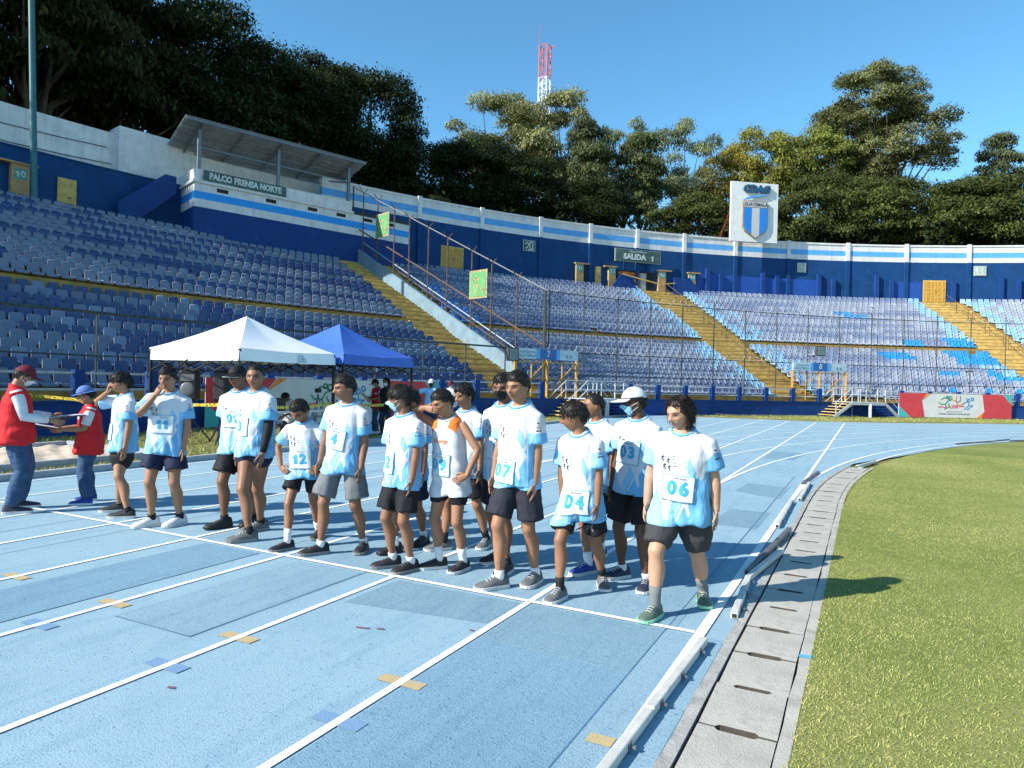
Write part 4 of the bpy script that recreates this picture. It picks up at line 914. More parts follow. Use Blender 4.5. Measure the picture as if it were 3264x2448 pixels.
k = ramp(nt, noise(nt, 26, 1, vec=v), [(.50, 0.0), (.53, 1.0)]); nt.links.new(mixc(nt, mth(nt, 'MULTIPLY', k, .8), (.78, .55, .03), (.03, .03, .02)), bs.inputs['Base Color']); bs.inputs['Roughness'].default_value = .4
def tape(pts, label):
    m = MB(); P = []
    for a, b in zip(pts[:-1], pts[1:]):
        for i in range(8): f = i / 8; p = Vector(a).lerp(Vector(b), f); p.z -= .08 * math.sin(math.pi * f); P.append(p)
    P.append(Vector(pts[-1])); n = len(P); m.add([p + Vector((0, 0, .035)) for p in P] + [p - Vector((0, 0, .035)) for p in P] + [p + Vector((-.004, .002, -.034)) for p in P], [(i, i + 1, n + i + 1, n + i) for i in range(n - 1)])
    tag(m.build('caution_tape', m1), label, 'tape')
tape([(-16.6, 4.6, 1.02), (-11.12, 5.88, .96), (-11.1, 8.95, .95), (-10.9, 12.0, .95)], 'yellow caution tape stretched between the tent legs')
tape([(-11.12, 5.9, 1.03), (-13.8, 9.0, 1.05)], 'second yellow tape running back under the white tent')
m = MB(); m.tube([(-11.45, 1.95, 0), (-11.45, 1.95, 1.05)], .008, 5); m.tube([(-11.45, 1.95, .25), (-11.45, 1.95, .55)], .013, 5); tag(m.build('marker_rod', M_steel), 'thin metal rod stuck in the sand pit', 'rod')
# ------------------------------------------------------------------ lattice tower
tw = empty('radio_tower', (-67.4, 140.1, 18)); tag(tw, 'red and white lattice radio tower behind the trees', 'tower')
M_tr = mat('tower_red', (.50, .06, .05), .6, .1); M_tww = mat('tower_white', (.75, .75, .74), .6, .05)
for z0, z1, mt, nm in ((0, 34, M_tww, 'lower_mast'), (34, 54.4, M_tww, 'white_section'), (54.4, 62, M_tr, 'red_section')):
    m = MB(); h = 1.0; cs = [(-h, -h), (h, -h), (h, h), (-h, h)]
    for c in cs: m.bar((*c, z0), (*c, z1), .22)
    n = int((z1 - z0) / 1.6)
    for i in range(n):
        za, zb = z0 + (z1 - z0) * i / n, z0 + (z1 - z0) * (i + 1) / n
        for q in range(4):
            a, b = cs[q], cs[(q + 1) % 4]; a, b = (a, b) if i % 2 else (b, a); m.bar((*a, za), (*b, zb), .09)
            m.bar((*cs[q], zb), (*cs[(q + 1) % 4], zb), .08)
    m.build(nm, mt, tw)
m = MB(); m.tube([(-1.5, 0, 58), (-1.5, 0, 67)], [.1, .05], 6); m.bar((-1.5, 0, 60), (-1, 0, 60), .1); m.build('antenna', M_tr, tw)
m = MB(); m.bar((1.1, 0, 61), (2.6, 0, 61.6), .15); m.build('bracket', M_tr, tw)
# ================================================================== hillside and trees
M_hill = mat('hill_soil', (.045, .04, .022), .95, .3, .3, .6, 3, dirt=(.05, .06, .02), dscale=.2, damt=.7)
def hz(r): return 12.2 + max(0, r - 73.5) * .16
hv, hf = [], []; tt = np.arange(60, 214, 4); rr_ = [73.5, 78, 85, 95, 110, 140, 200]
for t in tt:
    for r in rr_: hv.append(PT(r, t, hz(min(r, 125)) + (random.uniform(-.6, .6) if r > 75 else 0)))
nr = len(rr_)
for i in range(len(tt) - 1):
    for j in range(nr - 1): hf.append((i * nr + j, i * nr + j + 1, (i + 1) * nr + j + 1, (i + 1) * nr + j))
me = bpy.data.meshes.new('hillside'); me.from_pydata(hv, [], hf); me.update(); hill = link('hillside', me, M_hill); tag(hill, kind='structure')
m, nt, bs = newmat('foliage'); a = N(nt, 'ShaderNodeAttribute', attribute_name='Col'); oi = N(nt, 'ShaderNodeObjectInfo')
cc = mixc(nt, 1.0, a.outputs['Color'], oi.outputs['Color'], 'MULTIPLY'); nt.links.new(cc, bs.inputs['Base Color']); bs.inputs['Roughness'].default_value = .65; bs.inputs['Specular IOR Level'].default_value = .08
tr = N(nt, 'ShaderNodeBsdfTranslucent'); nt.links.new(mixc(nt, 1.0, cc, (1.3, 1.2, .5), 'MULTIPLY'), tr.inputs['Color']); ms = N(nt, 'ShaderNodeMixShader'); ms.inputs[0].default_value = .22
nt.links.new(bs.outputs[0], ms.inputs[1]); nt.links.new(tr.outputs[0], ms.inputs[2]); nt.links.new(ms.outputs[0], nt.nodes['Material Output'].inputs['Surface']); M_leaf = m
M_bark = mat('bark', (.085, .065, .045), .9, .3, 3, .6, 12)
def leaves(P, Nrm, L, r, droop=0.0):
    n = len(P); a = r.normal(0, 1, (n, 3)); t = np.cross(Nrm, a); t /= np.linalg.norm(t, axis=1)[:, None] + 1e-9
    t[:, 2] -= droop; t /= np.linalg.norm(t, axis=1)[:, None] + 1e-9
    b = np.cross(Nrm, t); l = (L * r.uniform(.45, 1.5, n))[:, None]
    V = np.zeros((n, 4, 3)); V[:, 0] = P - t * l * .5; V[:, 1] = P + b * l * .27; V[:, 2] = P + t * l * .5 - np.array([0, 0, .12]) * l; V[:, 3] = P - b * l * .27
    return V
def crown(seed, nclump, nleaf, leaf, rx, rz, crad, core=.55, droop=0.0, colors=((.035, .06, .018), (.06, .095, .028)), flat_=0.0, tall=False):
    r = np.random.default_rng(seed); d = r.normal(0, 1, (nclump, 3)); d /= np.linalg.norm(d, axis=1)[:, None]
    rad = core + (1 - core) * r.uniform(0, 1, nclump) ** .6
    Cc = d * rad[:, None] * np.array([rx, rx, rz])
    low = Cc[:, 2] < -rz * .45; Cc[low, 2] *= .6
    if tall: k = 1 - .55 * (Cc[:, 2] / rz + 1) / 2; Cc[:, 0] *= k; Cc[:, 1] *= k
    Cc[:, :2] += r.normal(0, .04 * rx, (nclump, 2)); far = np.linalg.norm(Cc / np.array([rx, rx, rz]), axis=1) > .93; Cc[far] *= .9
    cr = crad * r.uniform(.75, 1.35, nclump); w = cr ** 2; idx = r.choice(nclump, nleaf, p=w / w.sum())
    e = r.normal(0, 1, (nleaf, 3)); e /= np.linalg.norm(e, axis=1)[:, None]; e[:, 2] = np.where(e[:, 2] < -.25, e[:, 2] * -.6, e[:, 2])
    rr = r.uniform(.35, 1.0, nleaf) ** .55 * r.choice([1, 1, 1, 1.25], nleaf)
    P = Cc[idx] + e * (cr[idx] * rr)[:, None] * np.array([1, 1, .72 - .2 * flat_])
    nrm = e * .8 + r.normal(0, .5, (nleaf, 3)) + np.array([0, 0, .45]); nrm /= np.linalg.norm(nrm, axis=1)[:, None]
    V = leaves(P, nrm, leaf, r, droop); Q = np.arange(4 * nleaf).reshape(-1, 4)
    me = quads_mesh('crown', V.reshape(-1, 3), Q)
    cb = r.uniform(.6, 1.45, nclump); k = r.uniform(0, 1, nleaf)[:, None]
    c = (np.array(colors[0]) * (1 - k) + np.array(colors[1]) * k) * (cb[idx] * r.uniform(.75, 1.25, nleaf))[:, None]
    set_color(me, np.repeat(c, 4, axis=0)); return me, Cc
def trunk_mesh(seed, Cc, zb, r0, rz):
    r = random.Random(seed); m = MB(); top = Vector((r.uniform(-.4, .4), r.uniform(-.4, .4), -rz * .35)); b = Vector((r.uniform(-.5, .5), r.uniform(-.5, .5), zb))
    m.tube([b, b.lerp(top, .35) + Vector((r.uniform(-.3, .3), r.uniform(-.3, .3), 0)), b.lerp(top, .7), top, top + Vector((0, 0, rz * .35))], [r0, r0 * .8, r0 * .7, r0 * .55, r0 * .2], 9)
    for c in r.sample(list(Cc), min(14, len(Cc))):
        c = Vector(c); s = b.lerp(top, r.uniform(.80, 1)); mid = s.lerp(c, .5) + Vector((r.uniform(-.4, .4), r.uniform(-.4, .4), -.3)); m.tube([s, mid, c], [r0 * .38, r0 * .22, r0 * .06], 6)
    return m.mesh('trunk')
PROTO = {}
def proto(k, seed, zb, r0, **kw):
    me, Cc = crown(seed, **kw); me.materials.append(M_leaf); tm = trunk_mesh(seed, Cc, zb, r0, kw['rz']); tm.materials.append(M_bark); PROTO[k] = (me, tm, kw['rx'], kw['rz'])
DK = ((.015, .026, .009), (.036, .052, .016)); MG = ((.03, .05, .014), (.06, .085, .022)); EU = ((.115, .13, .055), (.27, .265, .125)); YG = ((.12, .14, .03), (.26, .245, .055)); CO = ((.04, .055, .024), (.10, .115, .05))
proto('dark_a', 1, -34, .45, nclump=75, nleaf=44000, leaf=.29, rx=6.0, rz=6.2, crad=1.9, colors=DK)
proto('dark_b', 2, -34, .45, nclump=65, nleaf=44000, leaf=.29, rx=6.0, rz=6.0, crad=2.0, core=.45, colors=DK)
proto('weep', 3, -34, .5, nclump=90, nleaf=44000, leaf=.34, rx=6.0, rz=7.0, crad=1.5, droop=1.2, colors=((.018, .026, .009), (.05, .055, .016)))
proto('euca', 4, -34, .4, nclump=60, nleaf=36000, leaf=.25, rx=6.0, rz=6.2, crad=1.35, core=.5, droop=.5, colors=EU)
proto('euca_b', 5, -34, .4, nclump=50, nleaf=20000, leaf=.25, rx=6.0, rz=6.5, crad=1.25, core=.4, droop=.5, colors=((.10, .12, .055), (.24, .25, .125)))
proto('yellow', 6, -34, .3, nclump=55, nleaf=28000, leaf=.27, rx=6.0, rz=5.0, crad=1.35, core=.45, colors=YG)
proto('conif', 7, -34, .35, nclump=70, nleaf=22000, leaf=.30, rx=4.5, rz=7.5, crad=1.15, core=.35, droop=.9, tall=True, colors=CO)
proto('hedge', 8, -34, .35, nclump=85, nleaf=48000, leaf=.25, rx=6.0, rz=4.2, crad=1.5, core=.6, colors=((.032, .050, .014), (.11, .125, .034)), flat_=.5)
proto('hedge_b', 9, -34, .35, nclump=75, nleaf=46000, leaf=.25, rx=6.0, rz=4.0, crad=1.6, core=.6, colors=((.032, .048, .014), (.10, .112, .032)), flat_=.5)
def tree(kind, x, y, top, bot, hw, label, group, rot=0.0, tint=(1, 1, 1), sxy=1.0):
    me, tm, rx, rz = PROTO[kind]; cz = (top + bot) / 2; base = hz(math.hypot(x - CX, y - CY)) - .4
    t = empty('tree', (x, y, base)); tag(t, label, 'tree', group)
    k = hw / rx * sxy; kz = (top - bot) / 2 / rz * 1.06
    c = bpy.data.objects.new('crown', me); COL.objects.link(c); c.parent = t; c.location = (0, 0, cz - base); c.scale = (k, k, kz); c.rotation_euler = (0, 0, rot); c.color = (*tint, 1)
    u = bpy.data.objects.new('trunk', tm); COL.objects.link(u); u.parent = t; u.location = (0, 0, cz - base); u.scale = (k, k, kz); u.rotation_euler = (0, 0, rot)
GD, GE, GH = 'dark trees at the left', 'tall trees beyond the rim wall', 'low spreading trees along the rim wall'
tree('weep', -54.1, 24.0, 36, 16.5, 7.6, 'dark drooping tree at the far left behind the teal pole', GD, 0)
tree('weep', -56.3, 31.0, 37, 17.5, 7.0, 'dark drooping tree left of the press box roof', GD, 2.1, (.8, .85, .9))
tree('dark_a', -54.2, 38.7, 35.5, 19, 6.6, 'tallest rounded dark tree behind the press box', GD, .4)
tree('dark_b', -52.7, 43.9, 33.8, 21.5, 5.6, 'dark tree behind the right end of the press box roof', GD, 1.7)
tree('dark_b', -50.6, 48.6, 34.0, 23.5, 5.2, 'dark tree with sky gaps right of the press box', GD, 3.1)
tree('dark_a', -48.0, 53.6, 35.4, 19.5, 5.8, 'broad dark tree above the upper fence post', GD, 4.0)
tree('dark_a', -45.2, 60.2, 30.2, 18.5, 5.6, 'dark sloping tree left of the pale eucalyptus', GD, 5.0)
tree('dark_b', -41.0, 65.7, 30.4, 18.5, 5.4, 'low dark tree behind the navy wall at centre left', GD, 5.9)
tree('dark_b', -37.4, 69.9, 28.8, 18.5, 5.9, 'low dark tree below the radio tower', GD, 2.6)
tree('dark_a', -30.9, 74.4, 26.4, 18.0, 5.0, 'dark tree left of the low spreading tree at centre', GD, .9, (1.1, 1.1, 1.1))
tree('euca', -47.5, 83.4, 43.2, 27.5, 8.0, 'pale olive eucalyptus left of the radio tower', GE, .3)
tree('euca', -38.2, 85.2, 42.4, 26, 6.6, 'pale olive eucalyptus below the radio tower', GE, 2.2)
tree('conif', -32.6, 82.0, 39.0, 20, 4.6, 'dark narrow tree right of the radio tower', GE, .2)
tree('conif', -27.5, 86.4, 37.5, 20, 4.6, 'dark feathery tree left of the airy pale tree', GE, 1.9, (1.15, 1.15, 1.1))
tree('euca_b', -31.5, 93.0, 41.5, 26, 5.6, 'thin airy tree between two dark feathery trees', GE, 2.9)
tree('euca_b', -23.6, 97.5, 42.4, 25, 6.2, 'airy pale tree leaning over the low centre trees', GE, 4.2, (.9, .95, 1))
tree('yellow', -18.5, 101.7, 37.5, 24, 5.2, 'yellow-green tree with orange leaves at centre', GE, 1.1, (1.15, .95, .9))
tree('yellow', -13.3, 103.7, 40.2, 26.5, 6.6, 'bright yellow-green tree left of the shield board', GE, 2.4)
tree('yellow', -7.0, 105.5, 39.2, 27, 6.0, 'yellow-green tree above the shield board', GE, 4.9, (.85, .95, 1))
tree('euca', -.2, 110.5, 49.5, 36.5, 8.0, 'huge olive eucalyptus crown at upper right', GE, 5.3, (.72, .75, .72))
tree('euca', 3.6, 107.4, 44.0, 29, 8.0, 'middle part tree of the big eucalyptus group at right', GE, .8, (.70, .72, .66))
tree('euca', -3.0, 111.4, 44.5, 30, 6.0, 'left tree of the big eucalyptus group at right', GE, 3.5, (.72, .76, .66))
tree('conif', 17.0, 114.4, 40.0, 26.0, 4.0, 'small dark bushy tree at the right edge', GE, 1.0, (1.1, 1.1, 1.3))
for k, (x, y, tp, bt, hw, lab) in enumerate([(-18.0, 81.5, 24.6, 16.5, 6.6, 'low dark green tree left of the shield board'), (-11.5, 80.5, 23.6, 16, 5.0, 'low dark green tree directly behind the shield board'), (-4.3, 79.3, 24.8, 15.5, 5.6, 'low spreading tree right of the shield board'), (.7, 80.8, 24.6, 15.5, 5.6, 'second spreading tree right of the shield board'), (5.6, 81.4, 24.2, 15.5, 5.6, 'third spreading tree right of the shield board'), (10.3, 82.3, 23.8, 15.3, 5.6, 'fourth spreading tree right of the shield board'), (14.8, 82.4, 23.2, 15, 5.4, 'fifth spreading tree right of the shield board'), (19.8, 83, 23.4, 15, 5.4, 'spreading tree at the right picture edge')]):
    tree('hedge' if k % 2 else 'hedge_b', x, y, tp, bt, hw, lab, GH, k * 1.3)
for k, (x, y, tp, hw) in enumerate([(-57, 15, 36, 8), (-57, 4, 35, 8), (-57, -15, 34, 8), (-55, -26, 33, 8), (-62, -2, 37, 8), (-48, -34, 31, 8)]):
    t0_ = ('dark_a', 'dark_b')[k % 2]; tree(t0_, x, y, tp, 17, hw, 'dark shade tree beyond the left picture edge, %s from the teal pole' % ('first', 'second', 'third', 'fourth', 'fifth', 'sixth')[k], 'shade trees beyond the left edge', k * 1.1)
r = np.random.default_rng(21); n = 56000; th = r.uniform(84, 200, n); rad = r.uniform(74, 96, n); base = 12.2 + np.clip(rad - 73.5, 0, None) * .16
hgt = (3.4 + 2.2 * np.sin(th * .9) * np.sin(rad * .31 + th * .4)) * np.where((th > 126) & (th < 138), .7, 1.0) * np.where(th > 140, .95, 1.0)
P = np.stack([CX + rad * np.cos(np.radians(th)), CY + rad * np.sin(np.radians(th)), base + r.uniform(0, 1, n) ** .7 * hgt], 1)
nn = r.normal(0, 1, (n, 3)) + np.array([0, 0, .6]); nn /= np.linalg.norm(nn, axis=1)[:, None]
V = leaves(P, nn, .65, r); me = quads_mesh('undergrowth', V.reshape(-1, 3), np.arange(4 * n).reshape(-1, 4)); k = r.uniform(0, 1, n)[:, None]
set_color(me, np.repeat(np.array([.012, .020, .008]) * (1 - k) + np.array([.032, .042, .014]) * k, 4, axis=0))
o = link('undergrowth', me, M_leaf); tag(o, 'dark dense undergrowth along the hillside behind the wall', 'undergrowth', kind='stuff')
# ================================================================== people
M_skin = attr_mat('skin', rough=.5, spec=.35, var=.06, scale=18, sub=.12)
M_hair = attr_mat('hair', rough=.55, spec=.3, var=.25, scale=60)
def cloth_mat(name, col, rough=.75, var=.08, sheen=.0, bm=.25):
    m, nt, bs = newmat(name); f = noise(nt, 9, 4)
    nt.links.new(ramp(nt, f, [(.3, [c * (1 - var * 1.5) for c in col]), (.7, [min(1, c * (1 + var)) for c in col])]), bs.inputs['Base Color'])
    bs.inputs['Roughness'].default_value = rough; bs.inputs['Specular IOR Level'].default_value = .25
    if bm: bump(nt, bs, noise(nt, 22, 4), bm, .01)
    return m
def jersey_mat(name, base=(.57, .58, .62)):
    """white jersey with light-blue shards; attribute pat = (lateral -1..1, height 0..1, sleeve 0..1)"""
    m, nt, bs = newmat(name); a = N(nt, 'ShaderNodeAttribute', attribute_name='pat'); sp = N(nt, 'ShaderNodeSeparateXYZ'); nt.links.new(a.outputs['Vector'], sp.inputs[0])
    u, s, t = sp.outputs
    lt = lambda x, y: mth(nt, 'LESS_THAN', x, y); gt = lambda x, y: mth(nt, 'GREATER_THAN', x, y); A = lambda x, y: mth(nt, 'MULTIPLY', x, y); O = lambda x, y: mth(nt, 'MAXIMUM', x, y)
    def half(k, c, up):                   # s above/below line s = k*u + c
        ln = mth(nt, 'MULTIPLY_ADD', u, k, c); return gt(s, ln) if up else lt(s, ln)
    pp = mth(nt, 'PINGPONG', mth(nt, 'ADD', u, 1.35), .47); band = lt(s, mth(nt, 'MULTIPLY_ADD', pp, .62, .10))
    sh1 = A(A(half(-.55, 1.02, False), half(-.55, .84, True)), A(half(1.6, .0, False), gt(u, .30)))
    sh2 = A(half(.75, .95, False), A(half(-.9, -.42, False), lt(s, .55)))
    sh3 = A(A(half(.55, -.02, False), gt(u, .25)), half(-1.3, .9, True))
    body = O(O(band, sh1), O(sh2, sh3))
    w1 = A(lt(mth(nt, 'ABSOLUTE', mth(nt, 'SUBTRACT', s, mth(nt, 'MULTIPLY_ADD', u, -.8, -.16))), .05), gt(s, .06))
    w2 = A(lt(mth(nt, 'ABSOLUTE', mth(nt, 'SUBTRACT', s, mth(nt, 'MULTIPLY_ADD', u, .7, .02))), .03), gt(s, .05))
    body = A(body, mth(nt, 'SUBTRACT', 1.0, O(w1, w2)))
    isl = gt(t, .02)
    slv = gt(t, mth(nt, 'MULTIPLY_ADD', mth(nt, 'PINGPONG', mth(nt, 'MULTIPLY', s, 5.0), .5), .5, .40)); slv = O(slv, gt(t, .93))
    k = mth(nt, 'ADD', A(isl, slv), A(mth(nt, 'SUBTRACT', 1.0, isl), body), clamp=True)
    dark = lt(s, .10)
    c = mixc(nt, k, base, (.25, .485, .69)); c = mixc(nt, A(k, A(half(.5, .12, False), half(-.7, .0, True))), c, (.14, .38, .63))
    nt.links.new(c, bs.inputs['Base Color']); bs.inputs['Roughness'].default_value = .7; bs.inputs['Specular IOR Level'].default_value = .25
    tc = N(nt, 'ShaderNodeTexCoord'); mp = N(nt, 'ShaderNodeMapping'); mp.inputs['Scale'].default_value = (1.6, 1.0, .42); mp.inputs['Rotation'].default_value = (0, .35, 0); nt.links.new(tc.outputs['Object'], mp.inputs['Vector'])
    bump(nt, bs, noise(nt, 16, 5, .6, vec=mp.outputs[0]), .55, .02)
    return m
M_jer = jersey_mat('jersey')
M_col = cloth_mat('collar_blue', (.12, .42, .70)); M_ink = mat('print_black', (.03, .03, .035), .7)
M_bib = mat('bib_paper', (.60, .63, .66), .6, .03, 4); M_bibe = mat('bib_edge', (.16, .48, .68), .6); M_num = mat('bib_number', (.045, .34, .58), .6)
M_mask = cloth_mat('mask_blue', (.32, .60, .72), bm=.1); M_maskk = cloth_mat('mask_black', (.012, .012, .014)); M_masky = cloth_mat('mask_yellow', (.72, .55, .16)); M_maskw = cloth_mat('mask_white', (.66, .70, .72))
M_blk = cloth_mat('cloth_black', (.011, .011, .014)); M_nav = cloth_mat('cloth_navy', (.012, .016, .045)); M_gy = cloth_mat('cloth_grey', (.15, .16, .165)); M_char = cloth_mat('cloth_charcoal', (.040, .040, .043)); M_chn = cloth_mat('cloth_dark_slate', (.022, .022, .032))
M_red = cloth_mat('vest_red', (.56, .015, .02)); M_jean = cloth_mat('denim', (.035, .075, .155), var=.2); M_jean2 = cloth_mat('denim_dark', (.018, .03, .07), var=.2); M_wht = cloth_mat('cloth_white', (.60, .60, .62)); M_org = cloth_mat('orange_cloth', (.85, .18, .03)); M_polo = cloth_mat('polo_blue', (.30, .56, .80)); M_mar = cloth_mat('maroon', (.13, .012, .025)); M_bhat = cloth_mat('hat_blue', (.10, .18, .42))
M_sole_w = mat('sole_white', (.62, .62, .60), .6); M_sole_g = mat('sole_grey', (.22, .23, .23), .6); M_sole_k = mat('sole_black', (.02, .02, .02), .6); M_sole_m = mat('sole_mint', (.30, .62, .40), .6)
M_sh_k = mat('shoe_black', (.018, .018, .020), .6, .25, 14); M_sh_w = mat('shoe_white', (.66, .66, .64), .6, .08, 12); M_sh_g = mat('shoe_grey', (.13, .13, .13), .65, .2, 14); M_sh_b = mat('shoe_blue', (.015, .04, .26), .6, .2, 14); M_sh_m = mat('shoe_green', (.08, .12, .085), .6, .4, 9); M_sh_n = mat('shoe_navy', (.02, .025, .05), .6)
M_lace = mat('lace', (.5, .5, .5), .7); M_sock_w = cloth_mat('sock_white', (.74, .74, .76)); M_sock_k = cloth_mat('sock_black', (.015, .015, .017)); M_sock_g = cloth_mat('sock_grey', (.16, .17, .17))
SK = {'a': (.325, .158, .088), 'b': (.262, .123, .067), 'c': (.20, .090, .049), 'd': (.455, .255, .165), 'e': (.125, .056, .033), 'f': (.42, .25, .16)}

def remesh(mb, vox, smooth=3, name='m'):
    me = mb.mesh(name); bm = bmesh.new(); bm.from_mesh(me); bmesh.ops.recalc_face_normals(bm, faces=bm.faces); bm.to_mesh(me); bm.free()
    ob = bpy.data.objects.new(name, me); COL.objects.link(ob)
    r = ob.modifiers.new('r', 'REMESH'); r.mode = 'VOXEL'; r.voxel_size = vox
    s = ob.modifiers.new('s', 'SMOOTH'); s.factor = .5; s.iterations = smooth
    dg = bpy.context.evaluated_depsgraph_get(); out = bpy.data.meshes.new_from_object(ob.evaluated_get(dg))
    bpy.data.objects.remove(ob); bpy.data.meshes.remove(me)
    out.polygons.foreach_set('use_smooth', [True] * len(out.polygons)); return out
def coords(me):
    a = np.empty(len(me.vertices) * 3); me.vertices.foreach_get('co', a); return a.reshape(-1, 3)
def setco(me, a): me.vertices.foreach_set('co', a.ravel()); me.update()
def normals(me):
    a = np.empty(len(me.vertices) * 3); me.vertices.foreach_get('normal', a); return a.reshape(-1, 3)
def vnoise(P, f, seed):
    r = np.random.default_rng(seed); out = np.zeros(len(P))
    for k in range(7):
        d = r.normal(0, 1, 3) * np.array(f); out += np.sin(P @ d + r.uniform(0, 6.28)) * np.sin(P @ (r.normal(0, 1, 3) * np.array(f) * .6) + r.uniform(0, 6.28))
    return out / 7 ** .5
def ring(c, hw, hd, M, n=20, p=2.3):
    out = []
    for k in range(n):
        a = 2 * math.pi * k / n; ca, sa = math.cos(a), math.sin(a)
        out.append(c + M @ Vector((hw * math.copysign(abs(ca) ** (2 / p), ca), hd * math.copysign(abs(sa) ** (2 / p), sa), 0)))
    return out
def head_grid(nu=56, nv=44):
    """unit head: height 1, x right, y forward, z up, centre at half height"""
    V = []; D = []
    for j in range(nv + 1):
        ph = math.pi * j / nv
        for i in range(nu):
            th = 2 * math.pi * i / nu; d = np.array([math.sin(ph) * math.sin(th), math.sin(ph) * math.cos(th), math.cos(ph)]); D.append(d)
            x, y, z = .345 * d[0], .44 * d[1], .5 * d[2]
            lowk = max(0, -z - .02) / .48
            x *= 1 - .34 * lowk ** 1.3
            if y > 0: y *= 1 - .10 * lowk
            else: y *= 1 - .55 * lowk ** .8; 
            if z > .12: y *= 1 + .02; 
            g = lambda cx, cz, sx, sz: math.exp(-((abs(x) - cx) / sx) ** 2 - ((z - cz) / sz) ** 2)
            if y > 0:
                y -= .050 * g(.145, .015, .080, .055)                     # eye sockets
                y += .026 * g(.10, .105, .14, .035)                        # brow
                y += .118 * math.exp(-(x / .050) ** 2) * (math.exp(-((z + .115) / .055) ** 2) + .55 * math.exp(-((z + .03) / .07) ** 2))   # nose
                y += .018 * g(.06, -.14, .03, .03)
                y += .022 * math.exp(-(x / .11) ** 2) * (math.exp(-((z + .235) / .022) ** 2) + math.exp(-((z + .29) / .026) ** 2)) - .012 * math.exp(-(x / .1) ** 2 - ((z + .262) / .012) ** 2)
                y += .035 * math.exp(-(x / .10) ** 2 - ((z + .42) / .06) ** 2)
                y += .012 * g(.19, -.10, .07, .08)
            V.append((x, y, z))
    F = [(j * nu + i, j * nu + (i + 1) % nu, (j + 1) * nu + (i + 1) % nu, (j + 1) * nu + i) for j in range(nv) for i in range(nu)]
    return np.array(V), F, np.array(D)
HV, HF, HD = head_grid()
def face_colors(skin):
    V = HV; c = np.tile(np.array(skin), (len(V), 1)); x, y, z = V[:, 0], V[:, 1], V[:, 2]; ax = np.abs(x); front = y > .12
    def blend(mask, col, k): c[:] = c * (1 - (mask * k)[:, None]) + np.array(col) * (mask * k)[:, None]
    g = lambda cx, cz, sx, sz: np.exp(-((ax - cx) / sx) ** 2 - ((z - cz) / sz) ** 2) * front
    blend(np.clip(g(.0, -.262, .12, .045) * 1.3, 0, 1), (skin[0] * .52, skin[1] * .32, skin[2] * .34), .95); blend(g(.0, -.185, .09, .02), (skin[0] * .6, skin[1] * .55, skin[2] * .55), .6); blend(g(.0, -.34, .07, .02), (skin[0] * .65, skin[1] * .6, skin[2] * .6), .5)  # lips, plus shade under nose and lower lip painted into the skin
    blend(np.clip(g(.155, .105, .095, .026) * 1.5, 0, 1), (.012, .009, .008), 1.0)
    blend(np.clip(g(.145, .03, .10, .06) * 1.0, 0, 1), (skin[0] * .45, skin[1] * .38, skin[2] * .36), .75); blend(np.clip(g(.145, .018, .070, .030) * 1.7, 0, 1), (.018, .011, .009), .95)  # eye sockets darkened in the colour as painted shade, then the eye outline
    blend(((ax - .145) ** 2 / .045 ** 2 + (z - .008) ** 2 / .016 ** 2 < 1) * front * 1.0, (.17, .145, .13), 1.0)
    blend(((ax - .145) ** 2 / .02 ** 2 + (z - .01) ** 2 / .018 ** 2 < 1) * front * 1.0, (.01, .007, .006), 1.0)
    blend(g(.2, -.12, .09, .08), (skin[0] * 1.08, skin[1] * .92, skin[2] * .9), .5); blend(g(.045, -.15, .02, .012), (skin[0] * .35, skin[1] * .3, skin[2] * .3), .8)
    return c
def hairline(az, style):
    """lower limit z of the hair at azimuth az (0 front .. pi back)"""
    a = np.degrees(np.abs(az))
    base = {'short': ([0, 35, 55, 70, 85, 105, 130, 180], [.23, .23, .20, .08, .0, .04, -.20, -.25]), 'buzz': ([0, 35, 55, 70, 85, 105, 130, 180], [.30, .29, .26, .10, .02, .04, -.18, -.22]),
            'fringe': ([0, 30, 50, 68, 85, 105, 130, 180], [.14, .12, .10, .0, -.04, .02, -.22, -.28]), 'long': ([0, 25, 45, 62, 85, 105, 130, 180], [.31, .29, .25, .02, -.48, -.52, -.55, -.55]),
            'curly': ([0, 35, 55, 70, 85, 105, 130, 180], [.22, .2, .16, .06, .0, .03, -.22, -.26]), 'under': ([0, 35, 55, 70, 85, 105, 130, 180], [.2, .2, .18, .06, -.02, .0, -.24, -.28])}[style]
    return np.interp(a, *base)
def joinmesh(name, parts):
    """parts: list of (verts Nx3, faces, colors Nx3)"""
    V = []; F = []; C = []; b = 0
    for v, f, c in parts:
        V.append(np.asarray(v)); F += [tuple(b + i for i in q) for q in f]; C.append(np.tile(np.array(c), (len(v), 1)) if np.ndim(c) == 1 else c); b += len(v)
    V = np.concatenate(V); C = np.concatenate(C); me = bpy.data.meshes.new(name); me.from_pydata(V.tolist(), [], F); me.update(); set_color(me, C)
    me.polygons.foreach_set('use_smooth', [True] * len(me.polygons)); return me
def faces_of(me): return [tuple(p.vertices) for p in me.polygons]
def bvh_of(me): return BVHTree.FromPolygons([v.co.copy() for v in me.vertices], faces_of(me))
